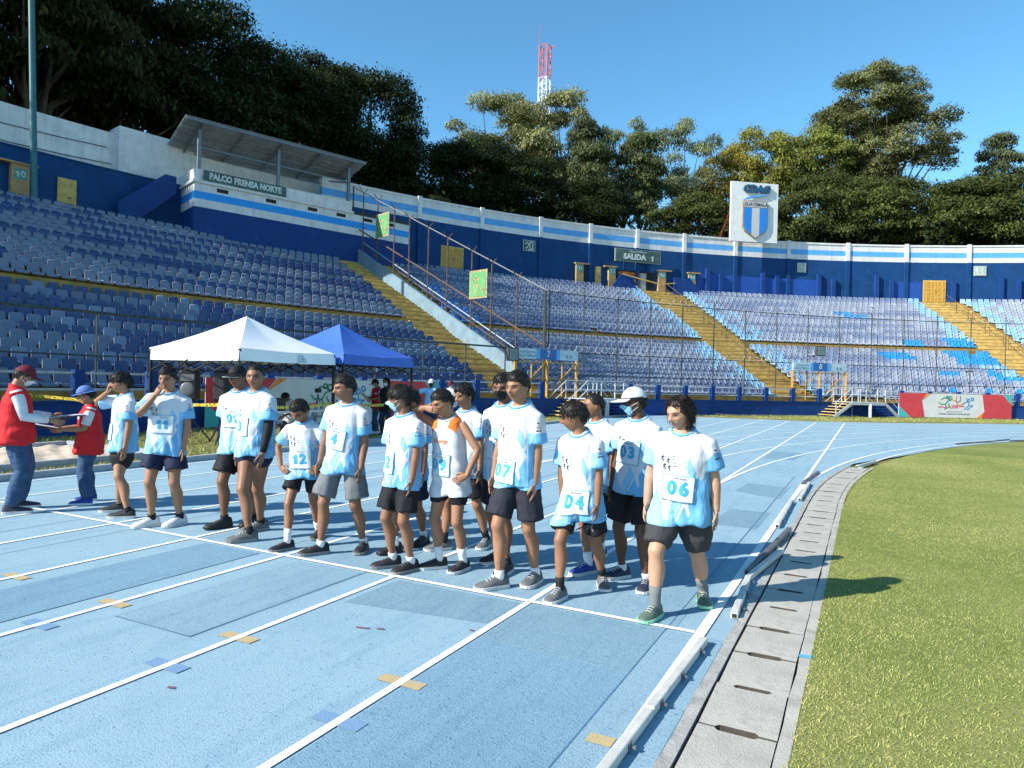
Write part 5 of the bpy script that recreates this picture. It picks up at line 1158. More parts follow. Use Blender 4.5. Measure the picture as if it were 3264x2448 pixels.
def hand(W, d, nrm, side, size, curl):
    """W wrist, d direction, nrm palm normal, thumb towards side vector"""
    m = MB(); d = d.normalized(); n = (nrm - d * nrm.dot(d)).normalized(); s = d.cross(n)
    if s.dot(side) < 0: s = -s
    P = lambda a, b, c: W + d * (a * size) + s * (b * size) + n * (c * size)
    rings = []
    for a, hw, hd in ((-.10, .13, .12), (.06, .16, .10), (.25, .20, .085), (.45, .205, .075), (.52, .195, .065)):
        rings.append([P(a, hw * math.cos(2 * math.pi * k / 10), hd * math.sin(2 * math.pi * k / 10)) for k in range(10)])
    m.loft(rings)
    for i, (b, L) in enumerate(((.145, .40), (.05, .45), (-.05, .42), (-.145, .33))):
        a1 = curl * (.75 + .12 * i); p0 = P(.46, b, 0); dd = d * math.cos(a1 * .45) + n * math.sin(a1 * .45); p1 = p0 + dd * L * .45 * size
        d2 = d * math.cos(a1 * 1.1) + n * math.sin(a1 * 1.1); p2 = p1 + d2 * L * .32 * size; d3 = d * math.cos(a1 * 1.6) + n * math.sin(a1 * 1.6); p3 = p2 + d3 * L * .26 * size
        m.tube([p0, p1, p2, p3], [.05 * size, .046 * size, .042 * size, .026 * size], 7)
    p0 = P(.10, .14, .02); p1 = P(.26, .27, .07); p2 = P(.42, .30, .12 + .08 * curl); p3 = P(.54, .27, .16 + .12 * curl)
    m.tube([p0, p1, p2, p3], [.062 * size, .056 * size, .05 * size, .03 * size], 7)
    return np.array([tuple(v) for v in m.v]), m.f
def project(me, F, bvh, off, outdir):
    """drop a flat mesh (x,y in frame F) on the garment along -outdir"""
    M3 = F; dv = -Vector(outdir)
    for v in me.vertices:
        p = M3 @ Vector((v.co.x, v.co.y, 0)); h = bvh.ray_cast(p + Vector(outdir) * .35, dv, .8)
        q = h[0] if h[0] is not None else p
        v.co = q + Vector(outdir) * (off + v.co.z)
    me.update()
def grid_mesh(name, w, h, nx=8, ny=8):
    me = bpy.data.meshes.new(name); vs = [(-w / 2 + w * i / nx, -h / 2 + h * j / ny, 0) for j in range(ny + 1) for i in range(nx + 1)]
    me.from_pydata(vs, [], [(j * (nx + 1) + i, j * (nx + 1) + i + 1, (j + 1) * (nx + 1) + i + 1, (j + 1) * (nx + 1) + i) for j in range(ny) for i in range(nx)]); me.update(); return me
def subdiv(me, cuts=1):
    bm = bmesh.new(); bm.from_mesh(me); bmesh.ops.triangulate(bm, faces=bm.faces); bmesh.ops.subdivide_edges(bm, edges=[e for e in bm.edges if e.calc_length() > .02], cuts=cuts, use_grid_fill=True); bm.to_mesh(me); bm.free()
RUNNER = [[(0, .9), (.08, .9)], [(.04, .82), (-.02, .5), (.1, .3), (.04, .05)], [(-.02, .5), (-.12, .32), (-.26, .34)], [(.02, .72), (.16, .62), (.24, .74)], [(.02, .74), (-.14, .66), (-.2, .52)]]

def person(loc, H, face, feet, skin='a', g=1.0, label='', group='runners at the start line', arms=None, head=(0, 0, 0), lean=(0, 0), hair='short', haircol=(.010, .008, .007), shirt='jersey', shirt_mat=None, hem=.455, sleeve=.130,
           bib=None, bibpos=(0, .40), bottom='shorts', short_len=.55, bmat=None, flare=1.0, shoe=None, sole=None, sock=None, sock_h=.07, mask=None, cap=None, capmat=None, arm_sleeve=None, fingers=.5, twist=0, fine=True, foot_yaw=(12, -12), extras=None, crouch=0.0, seed=0, bibrot=0.0, waist=1.0):
    rnd = random.Random(seed + int(H * 1000)); root = empty('person', (loc[0], loc[1], 0), -R_(face)); tag(root, label, 'person', group)
    vox = .0115 if fine else .018
    c_, s_ = math.cos(R_(face)), math.sin(R_(face))
    def toloc(p): dx, dy = p[0] - loc[0], p[1] - loc[1]; return Vector((dx * c_ - dy * s_, dx * s_ + dy * c_, 0))     # world -> local (x right, y forward)
    fR, fL = toloc(feet[0]), toloc(feet[1]); sk = SK[skin]
    mid = (fR + fL) / 2; thigh, shin = .247 * H, .238 * H; az = .05 * H
    pel = Vector((mid.x * .7 + lean[0] * .3, mid.y * .7 + lean[1] * .3, (.525 - crouch) * H))
    hips = {1: pel + Vector((.050 * H, 0, -.005 * H)), -1: pel + Vector((-.050 * H, 0, -.005 * H))}
    ank = {1: Vector((fR.x, fR.y, az)), -1: Vector((fL.x, fL.y, az))}
    for k in range(6):
        mx = max((hips[s] - ank[s]).length for s in (1, -1))
        if mx > (thigh + shin) * .995: pel.z -= (mx - (thigh + shin) * .99); hips = {s: pel + Vector((.050 * H * s, 0, -.005 * H)) for s in (1, -1)}
    knee = {}
    for s in (1, -1):
        d = ank[s] - hips[s]; L = d.length; u = d / L; a = (thigh ** 2 - shin ** 2 + L * L) / (2 * L); hh = math.sqrt(max(0, thigh ** 2 - a * a)); fwd = Vector((.12 * s, 1, 0)); fwd = (fwd - u * fwd.dot(u)).normalized(); knee[s] = hips[s] + u * a + fwd * hh
    # torso frame: lean (x right, y forward) as tilt
    twist = twist or rnd.uniform(-7, 7)
    TM = Matrix.Rotation(-R_(twist), 3, 'Z') @ Matrix.Rotation(-math.atan2(lean[1], .30 * H), 3, 'X') @ Matrix.Rotation(math.atan2(lean[0], .30 * H) + R_(rnd.uniform(-2.2, 2.2)), 3, 'Y')
    T = lambda x, y, z: pel + TM @ Vector((x * H, y * H, (z - .525 + max(0, z - .6) * .075) * H))
    sho = {1: T(.096 * (1 + (g - 1) * .5), -.004, .796), -1: T(-.096 * (1 + (g - 1) * .5), -.004, .796)}
    hh = (.100 + .075 * H) ; yaw, pitch, roll = head
    HM = Matrix.Rotation(-R_(yaw), 3, 'Z') @ Matrix.Rotation(-R_(pitch), 3, 'X') @ Matrix.Rotation(R_(roll), 3, 'Y')
    nb = T(0, -.006, .832); base = nb + (TM @ Vector((0, .012 * H, 0))) + Vector((0, 0, .030 * H)); hc = base + HM @ Vector((0, .10 * hh, .36 * hh))
    arms = arms or {}; hang = ((.13, .02, -1), (.05, .16, -1)); J = {}
    for s, key in ((1, 'R'), (-1, 'L')):
        sp = arms.get(key, hang)
        if sp[0] != 'ik' and len(sp) == 2: sp = tuple(tuple(q + rnd.uniform(-.055, .055) for q in v3[:2]) + (v3[2],) for v3 in sp)
        if sp[0] == 'ik':
            _, where, q, pole, hdir = sp; la, lb = .168 * H, .148 * H
            tg = hc + HM @ Vector((q[0] * s, q[1], q[2])) * hh if where == 'head' else T(q[0] * s, q[1], q[2])
            d = tg - sho[s]; L = min(d.length, (la + lb) * .99); u = d.normalized(); a = (la * la - lb * lb + L * L) / (2 * L); o_ = math.sqrt(max(0, la * la - a * a)); pv = TM @ Vector((pole[0] * s, pole[1], pole[2])); pv = (pv - u * pv.dot(u)).normalized()
            el = sho[s] + u * a + pv * o_; wr = sho[s] + u * L; D1 = (el - sho[s]).normalized(); D2 = (wr - el).normalized(); J[s] = (D1, D2, el, wr, (TM @ Vector((hdir[0] * s, hdir[1], hdir[2]))).normalized()); continue
        ua, fa_ = sp[:2]; D1 = (TM @ Vector((ua[0] * s, ua[1], ua[2]))).normalized(); D2 = (TM @ Vector((fa_[0] * s, fa_[1], fa_[2]))).normalized()
        el = sho[s] + D1 * .168 * H; wr = el + D2 * .148 * H; hd_ = sp[2] if len(sp) > 2 else None
        J[s] = (D1, D2, el, wr, (TM @ Vector((hd_[0] * s, hd_[1], hd_[2]))).normalized() if hd_ else (D2 * 1.0 + Vector((0, 0, -.15))).normalized())
    # ---- body
    mb = MB(); gq = .5 + .5 * g
    for s in (1, -1):
        h, k, a = hips[s], knee[s], ank[s]
        mb.tube([h + Vector((0, 0, .03 * H)), h.lerp(k, .25), h.lerp(k, .62), h.lerp(k, .86) + Vector((0, .003 * H, 0)), k + Vector((0, .004 * H, 0)), k.lerp(a, .12) + Vector((0, -.002 * H, 0)), k.lerp(a, .30) + Vector((0, -.012 * H, 0)), k.lerp(a, .48) + Vector((0, -.009 * H, 0)), k.lerp(a, .70), k.lerp(a, .9), a + Vector((0, 0, -.012 * H))],
                [.056 * H * g, .053 * H * g, .0425 * H * g, .0350 * H * gq, .0345 * H * gq, .0312 * H * gq, .0362 * H * gq, .0330 * H * gq, .0235 * H * gq, .0192 * H * gq, .021 * H], 14)
        D1, D2, el, wr, hdv = J[s]
        mb.tube([sho[s] + D1 * (-.01 * H), sho[s] + D1 * .03 * H, sho[s].lerp(el, .5), el, el.lerp(wr, .25), el.lerp(wr, .65), wr + D2 * .006 * H], [.023 * H * gq, .027 * H * gq, .0268 * H * gq, .0238 * H * gq, .0252 * H * gq, .0200 * H * gq, .0158 * H], 12)
    bd = [(.475, .062, .052), (.51, .080, .060), (.56, .078, .057), (.62, .072, .053), (.70, .080, .058), (.76, .084, .058), (.79, .080, .050), (.815, .055, .042), (.838, .032, .034)]
    mb.loft([ring(T(0, 0, z), w * H * g, d * H * g, TM, 18, 2.2) for z, w, d in bd])
    mb.tube([nb - Vector((0, 0, .02 * H)), nb, base, hc - HM @ Vector((0, .06 * hh, .12 * hh))], [.040 * H * gq, .034 * H * gq, .0325 * H * gq, .034 * H * gq], 14)
    bme = remesh(mb, vox, 4 if fine else 2); bc = coords(bme)
    colr = np.tile(np.array(sk), (len(bc), 1)) * (1 + .07 * vnoise(bc, (14, 14, 9), seed))[:, None]
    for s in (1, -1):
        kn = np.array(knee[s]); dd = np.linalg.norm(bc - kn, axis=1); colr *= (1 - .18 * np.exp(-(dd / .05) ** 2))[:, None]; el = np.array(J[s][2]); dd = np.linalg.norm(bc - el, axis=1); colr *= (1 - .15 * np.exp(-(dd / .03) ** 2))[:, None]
    parts = [(bc, faces_of(bme), colr)]; bpy.data.meshes.remove(bme)
    HMn = np.array(HM); hco = np.array(hc)
    HVp = HV * np.array([rnd.uniform(.94, 1.07), rnd.uniform(.97, 1.03), 1.0]); jaw = np.clip(-HV[:, 2] - .1, 0, 1); HVp[:, 0] *= 1 + jaw * rnd.uniform(-.25, .35)
    vh = HVp * hh @ HMn.T + hco; fc = face_colors(sk) * 1.0; parts.append((vh, HF, fc))
    for s in (1, -1):
        e = MB(); e.ellipsoid((.345 * s, -.03, -.03), (.035, .075, .125), 8, 6, Matrix.Rotation(R_(-20 * s), 3, 'Z')); ev = np.array(e.v) * hh @ HMn.T + hco; parts.append((ev, e.f, np.array(sk) * .9))
        D1, D2, el, wr, hdv = J[s]; inward = TM @ Vector((-s, .25, 0)); 
        palm = arms.get('palmR' if s == 1 else 'palmL'); pn = TM @ Vector((palm[0] * s, palm[1], palm[2])) if palm else inward
        hv_, hf_ = hand(wr, hdv, pn, TM @ Vector((0, 1, .3)), .105 * H * .95, fingers); parts.append((hv_, hf_, np.array(sk) * .97))
    body = link('body', joinmesh('body', parts), M_skin, root)
    # ---- hair
    if hair:
        az_ = np.arctan2(HD[:, 0], HD[:, 1]); lim = hairline(az_, hair); jag = .03 * np.sin(az_ * 17 + seed) + .02 * np.sin(az_ * 31)
        inside = HV[:, 2] > lim + jag * (.4 if hair in ('short', 'buzz') else 1)
        if hair == 'under': inside &= HV[:, 2] < .20
        th = {'short': .10, 'buzz': .03, 'fringe': .10, 'long': .085, 'curly': .10, 'under': .05}[hair]
        depth = np.clip((HV[:, 2] - lim) / .18, 0, 1); side = np.abs(np.sin(az_)) * (HV[:, 2] < .25)
        tk = (.012 + th * depth ** .6 * (1 - (.55 if hair in ('short', 'under') else .15) * side)) * (1 + (.25 if hair == 'curly' else .10) * np.sin(az_ * 9 + HV[:, 2] * 20) * np.sin(HV[:, 2] * 33 + seed))
        n_ = HV / np.array([.345 ** 2, .44 ** 2, .25]); n_ /= np.linalg.norm(n_, axis=1)[:, None]; hv = HV + n_ * tk[:, None]
        if hair == 'long': k_ = np.clip((-HV[:, 2]) / .45, 0, 1); hv[:, 0] *= 1 + .30 * k_; hv[:, 1] = np.where(hv[:, 1] < 0, hv[:, 1] * (1 + .5 * k_), hv[:, 1])
        fs = [f for f in HF if all(inside[i] for i in f)]; hp = [(hv * hh @ HMn.T + hco, fs, np.array(haircol))]
        rr = np.random.default_rng(seed + 5); cand = np.where(inside)[0]; nl = {'short': 420, 'buzz': 160, 'fringe': 460, 'long': 700, 'curly': 520, 'under': 120}[hair]; lk = MB()
        for i in rr.choice(cand, nl):
            p = hv[i]; nrm = n_[i]; L = {'short': .10, 'buzz': .03, 'fringe': .16, 'long': .34, 'curly': .10, 'under': .1}[hair] * rr.uniform(.6, 1.3); w = (.018 if hair == 'curly' else .012) * rr.uniform(.7, 1.6)
            down = np.array([HD[i][0] * .5, HD[i][1] * .5 + (.5 if hair in ('fringe',) and HD[i][1] > -.2 else 0), -1.0]);
            if hair in ('short', 'buzz'): down = np.array([rr.normal(.25, .2), .9, rr.normal(-.05, .2)])
            if hair == 'long' and HD[i][1] > .25: down = np.array([math.copysign(1.3, HD[i][0] + .12), -.15, -.45]); L *= .55
            if hair == 'curly': down = rr.normal(0, 1, 3)
            t_ = down - nrm * (down @ nrm); t_ /= np.linalg.norm(t_) + 1e-9; b_ = np.cross(nrm, t_)
            tip = p + t_ * L + nrm * ((.02 if hair == 'curly' else .006) * rr.uniform(-1.5, 1.2)) + (np.array([0, 0, -.25]) * L if hair == 'long' else 0)
            midp = p + t_ * L * .5 + nrm * (.018 if hair == 'curly' else .007)
            lk.add([p - b_ * w, p + b_ * w, p + nrm * .008, midp - b_ * w * .9, midp + b_ * w * .9, midp + nrm * .010, tip], [(0, 1, 4, 3), (1, 2, 5, 4), (2, 0, 3, 5), (3, 4, 6), (4, 5, 6), (5, 3, 6)])
        lv = np.array(lk.v) * hh @ HMn.T + hco; lc = np.array(haircol) * np.repeat(rr.uniform(.6, 1.9, nl), 7)[:, None]; hp.append((lv, lk.f, lc)); link('hair', joinmesh('hair', hp), M_hair, root)
    # ---- mask
    if mask:
        n_ = HV / np.array([.345 ** 2, .44 ** 2, .25]); n_ /= np.linalg.norm(n_, axis=1)[:, None]; az_ = np.arctan2(HD[:, 0], HD[:, 1])
        top = .0 - .13 * (np.abs(az_) / 1.05) ** 2; ins = (np.abs(az_) < 1.05) & (HV[:, 2] < top) & (HV[:, 2] > -.485 + .1 * np.abs(az_))
        mv = HV + n_ * .022; mv[:, 1] += .03 * np.exp(-(HV[:, 0] / .16) ** 2 - ((HV[:, 2] + .2) / .14) ** 2); fs = [f for f in HF if all(ins[i] for i in f)]; used = sorted({i for f in fs for i in f}); mp = {k: i for i, k in enumerate(used)}
        me = bpy.data.meshes.new('mask'); me.from_pydata((mv[used] * hh @ HMn.T + hco).tolist(), [], [tuple(mp[i] for i in f) for f in fs]); me.update(); me.polygons.foreach_set('use_smooth', [True] * len(me.polygons)); mk = link('mask', me, mask, root); sd = mk.modifiers.new('s', 'SOLIDIFY'); sd.thickness = .003
        for s in (1, -1):
            m = MB(); pts = [(.29 * s, .26, -.10), (.345 * s, .10, -.03), (.375 * s, -.02, .03)]; pts2 = [(.27 * s, .24, -.32), (.335 * s, .08, -.2), (.365 * s, -.04, -.1)]
            for q in (pts, pts2): m.tube([hc + HM @ Vector(p) * hh for p in q], .0022, 4)
            m.build('ear_loop', M_maskw if mask is not M_maskk else M_maskk, mk)
    # ---- cap
    if cap:
        ct = empty('cap'); ct.parent = root; n_ = HV / np.array([.345 ** 2, .44 ** 2, .25]); n_ /= np.linalg.norm(n_, axis=1)[:, None]; lim = .17 + .0 * HV[:, 2] - .06 * (HD[:, 1] < 0) * np.abs(HD[:, 1]); ins = HV[:, 2] > lim
        cv = HV + n_ * (.055 + .025 * np.clip((HV[:, 2] - .15) / .3, 0, 1))[:, None]; cv[:, 2] += .02; fs = [f for f in HF if all(ins[i] for i in f)]; used = sorted({i for f in fs for i in f}); mp = {k: i for i, k in enumerate(used)}
        me = bpy.data.meshes.new('crown_panel'); me.from_pydata((cv[used] * hh @ HMn.T + hco).tolist(), [], [tuple(mp[i] for i in f) for f in fs]); me.update(); me.polygons.foreach_set('use_smooth', [True] * len(me.polygons)); o = link('crown_panel', me, capmat, ct); sd = o.modifiers.new('s', 'SOLIDIFY'); sd.thickness = .004
        m = MB(); vs = []; full = cap == 'hat'; n = 24; span = math.pi if full else 1.05
        for j in range(5):
            for i in range(n + 1):
                a = -span + 2 * span * i / n; ext = (.52 if full else .42 * max(0, math.cos(a * 1.35)) ** .6) * j / 4; r0 = (.40 * math.sin(a), .50 * math.cos(a)); q = Vector((r0[0] * (1 + ext * (.9 if full else .25)), r0[1] + (r0[1] * ext * .9 if full else ext), .185 - .10 * ext * (1.6 if not full else .8) - (.10 * abs(math.sin(a)) ** 2 * j / 4 if not full else 0))); vs.append(hc + HM @ q * hh)
        m.add(vs, [(j * (n + 1) + i, j * (n + 1) + i + 1, (j + 1) * (n + 1) + i + 1, (j + 1) * (n + 1) + i) for j in range(4) for i in range(n)]); o = m.build('brim', capmat, ct, True); sd = o.modifiers.new('s', 'SOLIDIFY'); sd.thickness = .005
    # ---- lower garment
    gl_ = g * waist
    if bottom in ('shorts', 'jeans'):
        lm = MB(); long_ = bottom == 'jeans'; lo = [(.485, .080 * g, .064 * g), (.505, .094 * g, .073 * g), (.545, .092 * gl_, .070 * gl_), (.57, .088 * gl_, .068 * gl_)]
        lm.loft([ring(T(0, 0, z) if z > .5 else pel + Vector((0, 0, (z - .525) * H)), w * H, d * H, TM if z > .5 else Matrix.Identity(3), 20, 2.3) for z, w, d in lo])
        for s in (1, -1):
            h, k, a = hips[s], knee[s], ank[s]; out = Vector((s * .006 * H * flare, 0, 0))
            if long_: pts = [h + Vector((0, 0, .02 * H)), h.lerp(k, .3), h.lerp(k, .75), k, k.lerp(a, .32) + Vector((0, -.008 * H, 0)), k.lerp(a, .7), a + Vector((0, 0, .004 * H))]; rad = [.062 * H * g, .058 * H * g, .050 * H * g, .047 * H * gq, .049 * H * gq, .043 * H * gq, .038 * H * gq]
            else:
                e = h.lerp(k, min(short_len, 1.0)) if short_len <= 1 else k.lerp(a, short_len - 1); pts = [h + Vector((0, 0, .02 * H)), h.lerp(k, short_len * .35 if short_len <= 1 else .35) + out * .5, h.lerp(k, short_len * .7 if short_len <= 1 else .7) + out, e + out * 1.6]; rf = .062 * g * (.9 + .1 * flare); rad = [.058 * H * g, .062 * H * g, (rf + .003) * H, (rf + (.006 if flare > .9 else -.012)) * H]
            lm.tube(pts, rad, 16)
        lme = remesh(lm, vox, 2); lc = coords(lme); nr = normals(lme); w_ = vnoise(lc, (30, 26, 10), seed + 21) * .0055 + vnoise(lc, (14, 12, 34), seed + 22) * (.006 if long_ else .004) + vnoise(lc, (60, 60, 30), seed + 23) * .0015; kk = np.clip((pel[2] + .03 * H - lc[:, 2]) / .1, .3, 1); setco(lme, lc + nr * (w_ * kk)[:, None])
        lo_ = link('jeans' if long_ else 'shorts', lme, bmat or M_blk, root); bvl = bvh_of(lme)
    else: bvl = None; lo_ = None
    # ---- shirt
    upv_ = TM @ Vector((0, 0, 1)); TMt = TM.transposed(); hemz = hem; z0 = hemz; sm = MB(); tank = shirt == 'tank'
    gl = g * waist; lv_ = [(z0, .119 * gl, .093 * gl), (z0 + .03, .118 * gl, .092 * gl), (.56, .112 * gl, .086 * gl), (.66, .109 * g, .081 * g), (.725, .110 * g, .078 * g), (.762, .107 * g, .071 * g), (.790, .098 * (1 + (g - 1) * .5), .060), (.810, .080, .051), (.824, .062, .047), (.833, .053, .046)]
    if tank: lv_[-4] = (.790, .084, .056); lv_[-5] = (.762, .092, .066)
    sway = [rnd.uniform(-.004, .004) for _ in lv_]
    rg_ = [ring(T(sway[i], 0, z), w * H, d * H, TM, 24, 2.35) for i, (z, w, d) in enumerate(lv_)]; zax = TM @ Vector((0, 0, 1)); yax = TM @ Vector((0, 1, 0))
    for k_, am in ((-1, .42), (-2, .30), (-3, .12)): rg_[k_] = [p - zax * (am * ((p - T(0, 0, lv_[k_][0])).dot(yax) - .01 * H)) for p in rg_[k_]]
    sm.loft(rg_)
    if not tank:
        for s in (1, -1):
            D1 = J[s][0]; p0 = sho[s] + TM @ Vector((-s * .035 * H, 0, -.004 * H)); sl = sleeve * H
            pts = [p0, sho[s] + D1 * .02 * H, sho[s] + D1 * sl * .6, sho[s] + D1 * min(sl, .166 * H)]; rad = [.036 * H * gq, .0415 * H * gq, .045 * H * gq, .049 * H * gq]
            if sleeve > .2: D2 = J[s][1]; pts += [J[s][2] + D2 * .03 * H, J[s][2] + D2 * .08 * H, J[s][3] - D2 * .005 * H]; rad = [.042 * H, .040 * H, .036 * H, .033 * H, .031 * H, .027 * H, .021 * H]
            sm.tube(pts, rad, 14)
    sme = remesh(sm, vox, 3); sc = coords(sme); nrm = normals(sme)
    loc_t = (sc - np.array(pel)) @ np.array(TM); zt = loc_t[:, 2] / H + .525; zt = np.where(zt > .6, .6 + (zt - .6) / 1.075, zt); fold = np.clip((.80 - zt) / .25, .15, 1.1)
    w_ = vnoise(loc_t, (38, 20, 8), seed + 3) * .0105 + vnoise(loc_t, (16, 12, 22), seed + 9) * .0085 + vnoise(loc_t, (75, 50, 30), seed + 13) * .0025
    sc = sc + nrm * (w_ * fold + .004)[:, None]
    if bvl is not None:                                  # the hem hangs outside the shorts
        for i in np.where(zt < .575)[0]:
            c0 = T(0, 0, min(zt[i], .56)); v = Vector(sc[i]); d = v - c0; d = d - upv_ * d.dot(upv_); L = d.length
            if L < 1e-4 or (TMt @ (v - c0)).z < -.02 * H: continue
            org = v - d; h_ = bvl.ray_cast(org + d.normalized() * .30, -d.normalized(), .30)
            if h_[0] is not None:
                need = (h_[0] - org).length + .010
                if L < need and L > .035 * H: sc[i] = np.array(org + d.normalized() * need)
    hemk = np.clip((hemz + .03 - zt) / .03, 0, 1); sc[:, 2] += hemk * .012 * np.sin(loc_t[:, 0] * 23 + seed) * np.cos(loc_t[:, 1] * 17 + seed)
    setco(sme, sc)
    u = loc_t[:, 0] / (.105 * H); sv_ = (zt - hemz) / (.83 - hemz); st = np.zeros(len(sc))
    if not tank:
        for s in (1, -1):
            D1 = np.array(J[s][0]); rel_ = sc - np.array(sho[s]); al = rel_ @ D1; pr_ = np.linalg.norm(rel_ - al[:, None] * D1, axis=1); ok = (al > -.01 * H) & (pr_ < .062 * H) & ((loc_t[:, 0] * s) > .082 * H); st = np.where(ok, np.clip(al / (sleeve * H), .021, 1), st)
    pa = sme.attributes.new('pat', 'FLOAT_VECTOR', 'POINT'); pa.data.foreach_set('vector', np.stack([-u, sv_, st], 1).astype(np.float32).ravel())
    smt = shirt_mat or M_jer; mats_ = [smt]
    so = link({'vest': 'vest', 'tank': 'tank_top'}.get(shirt, 'shirt'), sme, mats_, root)
    bv = bvh_of(sme); fwd = TM @ Vector((0, 1, 0)); upv = TM @ Vector((0, 0, 1)); rgt = TM @ Vector((1, 0, 0))
    if shirt in ('jersey', 'tee', 'tank'):
        m = MB(); cc = T(0, .003, .836); m.tube([cc + TM @ Vector((.050 * H * math.cos(a), .047 * H * math.sin(a), -.019 * H * math.sin(a))) for a in np.linspace(0, 2 * math.pi, 25)], [(.009, .009)] * 25, 6, caps=False); m.build('collar', M_col if shirt == 'jersey' else smt, so, True)
    def torso_frame(ux, sz, rot=0.0):
        p = T(-ux * .105, 0, hemz + (.83 - hemz) * sz); R3 = Matrix.Rotation(rot, 3, fwd); return frame(p, -(R3 @ rgt), R3 @ upv)
    if shirt == 'jersey' and fine:                        # runner sketch on the right chest
        F = torso_frame(-.52, .70); m = MB()
        for n_i, (ox, oy) in enumerate(((-.02, .02), (.022, .005), (-.005, -.035), (.03, -.045))):
            for st_ in RUNNER:
                q = [(x * .05 + ox, (y - .5) * .055 + oy) for x, y in st_]
                for a, b in zip(q[:-1], q[1:]):
                    a = Vector((*a, 0)); b = Vector((*b, 0)); t = (b - a).normalized(); n = Vector((-t.y, t.x, 0)) * .0024; m.add([a - n, b - n, b + n, a + n], [(0, 1, 2, 3)])
        for k in range(4): y = -.03 + k * .022; m.add([(.05, y, 0), (.085 - k * .006, y, 0), (.085 - k * .006, y + .003, 0), (.05, y + .003, 0)], [(0, 1, 2, 3)])
        me = m.mesh('chest_print'); project(me, F, bv, .004, fwd); link('chest_print', me, M_ink, so)
        s = -1; D1 = J[s][0]; outv = (TM @ Vector((-.75, .65, 0))).normalized(); ax_ = D1.cross(outv).normalized(); p = sho[s] + D1 * sleeve * H * .42; F = frame(p, -ax_, -D1) if (-ax_).dot(TM @ Vector((0, 1, 0))) < 0 else frame(p, ax_, -D1); m = MB()
        for k, (wd_, y, h_) in enumerate(((.045, -.03, .009), (.04, -.01, .003), (.035, .0, .003), (.03, .01, .003), (.012, .025, .014), (.022, .028, .004))): m.add([(-wd_ / 2, y, 0), (wd_ / 2, y, 0), (wd_ / 2, y + h_, 0), (-wd_ / 2, y + h_, 0)], [(0, 1, 2, 3)])
        me = m.mesh('sleeve_print'); project(me, F, bv, .005, outv); link('sleeve_print', me, M_ink, so)
    if bib:
        bw, bh = .225, .185; F = torso_frame(bibpos[0], bibpos[1], bibrot); outd = (F.to_3x3() @ Vector((0, 0, 1))); outd = fwd
        me = grid_mesh('bib', bw, bh, 10, 8); project(me, F, bv, .008, outd); cb_ = coords(me); bo = link('bib', me, [M_bibe], root); sd = bo.modifiers.new('s', 'SOLIDIFY'); sd.thickness = .001; me.polygons.foreach_set('use_smooth', [True] * len(me.polygons))
        me = grid_mesh('bib_face', bw - .012, bh - .012, 10, 8); project(me, F, bv, .0105, outd); link('bib_face', me, M_bib, bo, True)
        tm = num_mesh(bib, .128, .006); subdiv(tm, 1); project(tm, F, bv, .0135, outd); link('number', tm, M_num, bo)
        tm = text_mesh('Moderno', .022, .0004, 0, res=1); tm.transform(Matrix.Translation((.02, .072, 0))); project(tm, F, bv, .013, outd); link('lettering', tm, M_gry, bo)
    # ---- shoes, socks
    fl_ = .155 * H; S_ = H / 1.0
    for s, key in ((1, 0), (-1, 1)):
        a = ank[s]; fy = R_(foot_yaw[key]); FMx = Matrix.Rotation(-fy, 3, 'Z'); st = empty('shoe', (a.x, a.y, 0)); st.parent = root; st.rotation_euler = (0, 0, -fy)
        sec = [(0, .018, .056), (.04, .027, .070), (.14, .031, .072), (.28, .033, .070), (.38, .033, .064), (.52, .035, .054), (.68, .038, .046), (.84, .036, .040), (.95, .027, .034), (1, .012, .022)]
        m = MB(); m2 = MB(); rings = []; r2 = []
        for t, hw, tp in sec:
            y = (t - .27) * fl_ * 1.12; hw_, tp_ = hw * H * .93, tp * H * .93; bz = .012 * H
            rings.append([Vector((hw_ * math.cos(q) * (1 - .25 * max(0, math.sin(q)) ** 2 * (1 if t < .5 else .3)), y, bz + (tp_ - bz) * max(0, math.sin(q)) ** .8)) for q in np.linspace(0, math.pi, 9)] + [Vector((-hw_ * .9, y, bz * .8)), Vector((hw_ * .9, y, bz * .8))])
            r2.append([Vector((-hw_ * 1.0, y * .99, .006 * H * max(0, (t - .8) * 5) ** 2)), Vector((hw_ * 1.0, y * .99, .006 * H * max(0, (t - .8) * 5) ** 2)), Vector((hw_ * 1.06, y * 1.015, .019 * H)), Vector((-hw_ * 1.06, y * 1.015, .019 * H))])
        m.loft(rings); o = m.build('upper', shoe or M_sh_k, st, True)
        if fine: ss = o.modifiers.new('s', 'SUBSURF'); ss.levels = 1; ss.render_levels = 1
        m2.loft(r2); m2.build('sole', sole or M_sole_w, st)
        if fine:
            m3 = MB()
            for k in range(4): y = fl_ * (.12 + .10 * k); zt_ = (.066 - .0055 * k) * H; m3.tube([(-.013 * H, y, zt_ - .008 * H), (0, y + .004 * H, zt_ - .002 * H), (.013 * H, y, zt_ - .008 * H)], .003, 5)
            m3.build('laces', M_lace if (shoe is not M_sh_k) else M_sh_g, st)
        if sock and bottom != 'jeans':
            k = knee[s]; top = a.lerp(k, sock_h / .24 if sock_h < .2 else .8); m = MB(); m.tube([a + Vector((0, 0, -.01 * H)), a + Vector((0, 0, .012 * H)), a.lerp(top, .6), top], [.025 * H * gq, .0238 * H * gq, (.0235 + .02 * max(0, sock_h - .06)) * H * gq, (.025 + .05 * max(0, sock_h - .06)) * H * gq], 12); m.build('sock', sock, root, True)
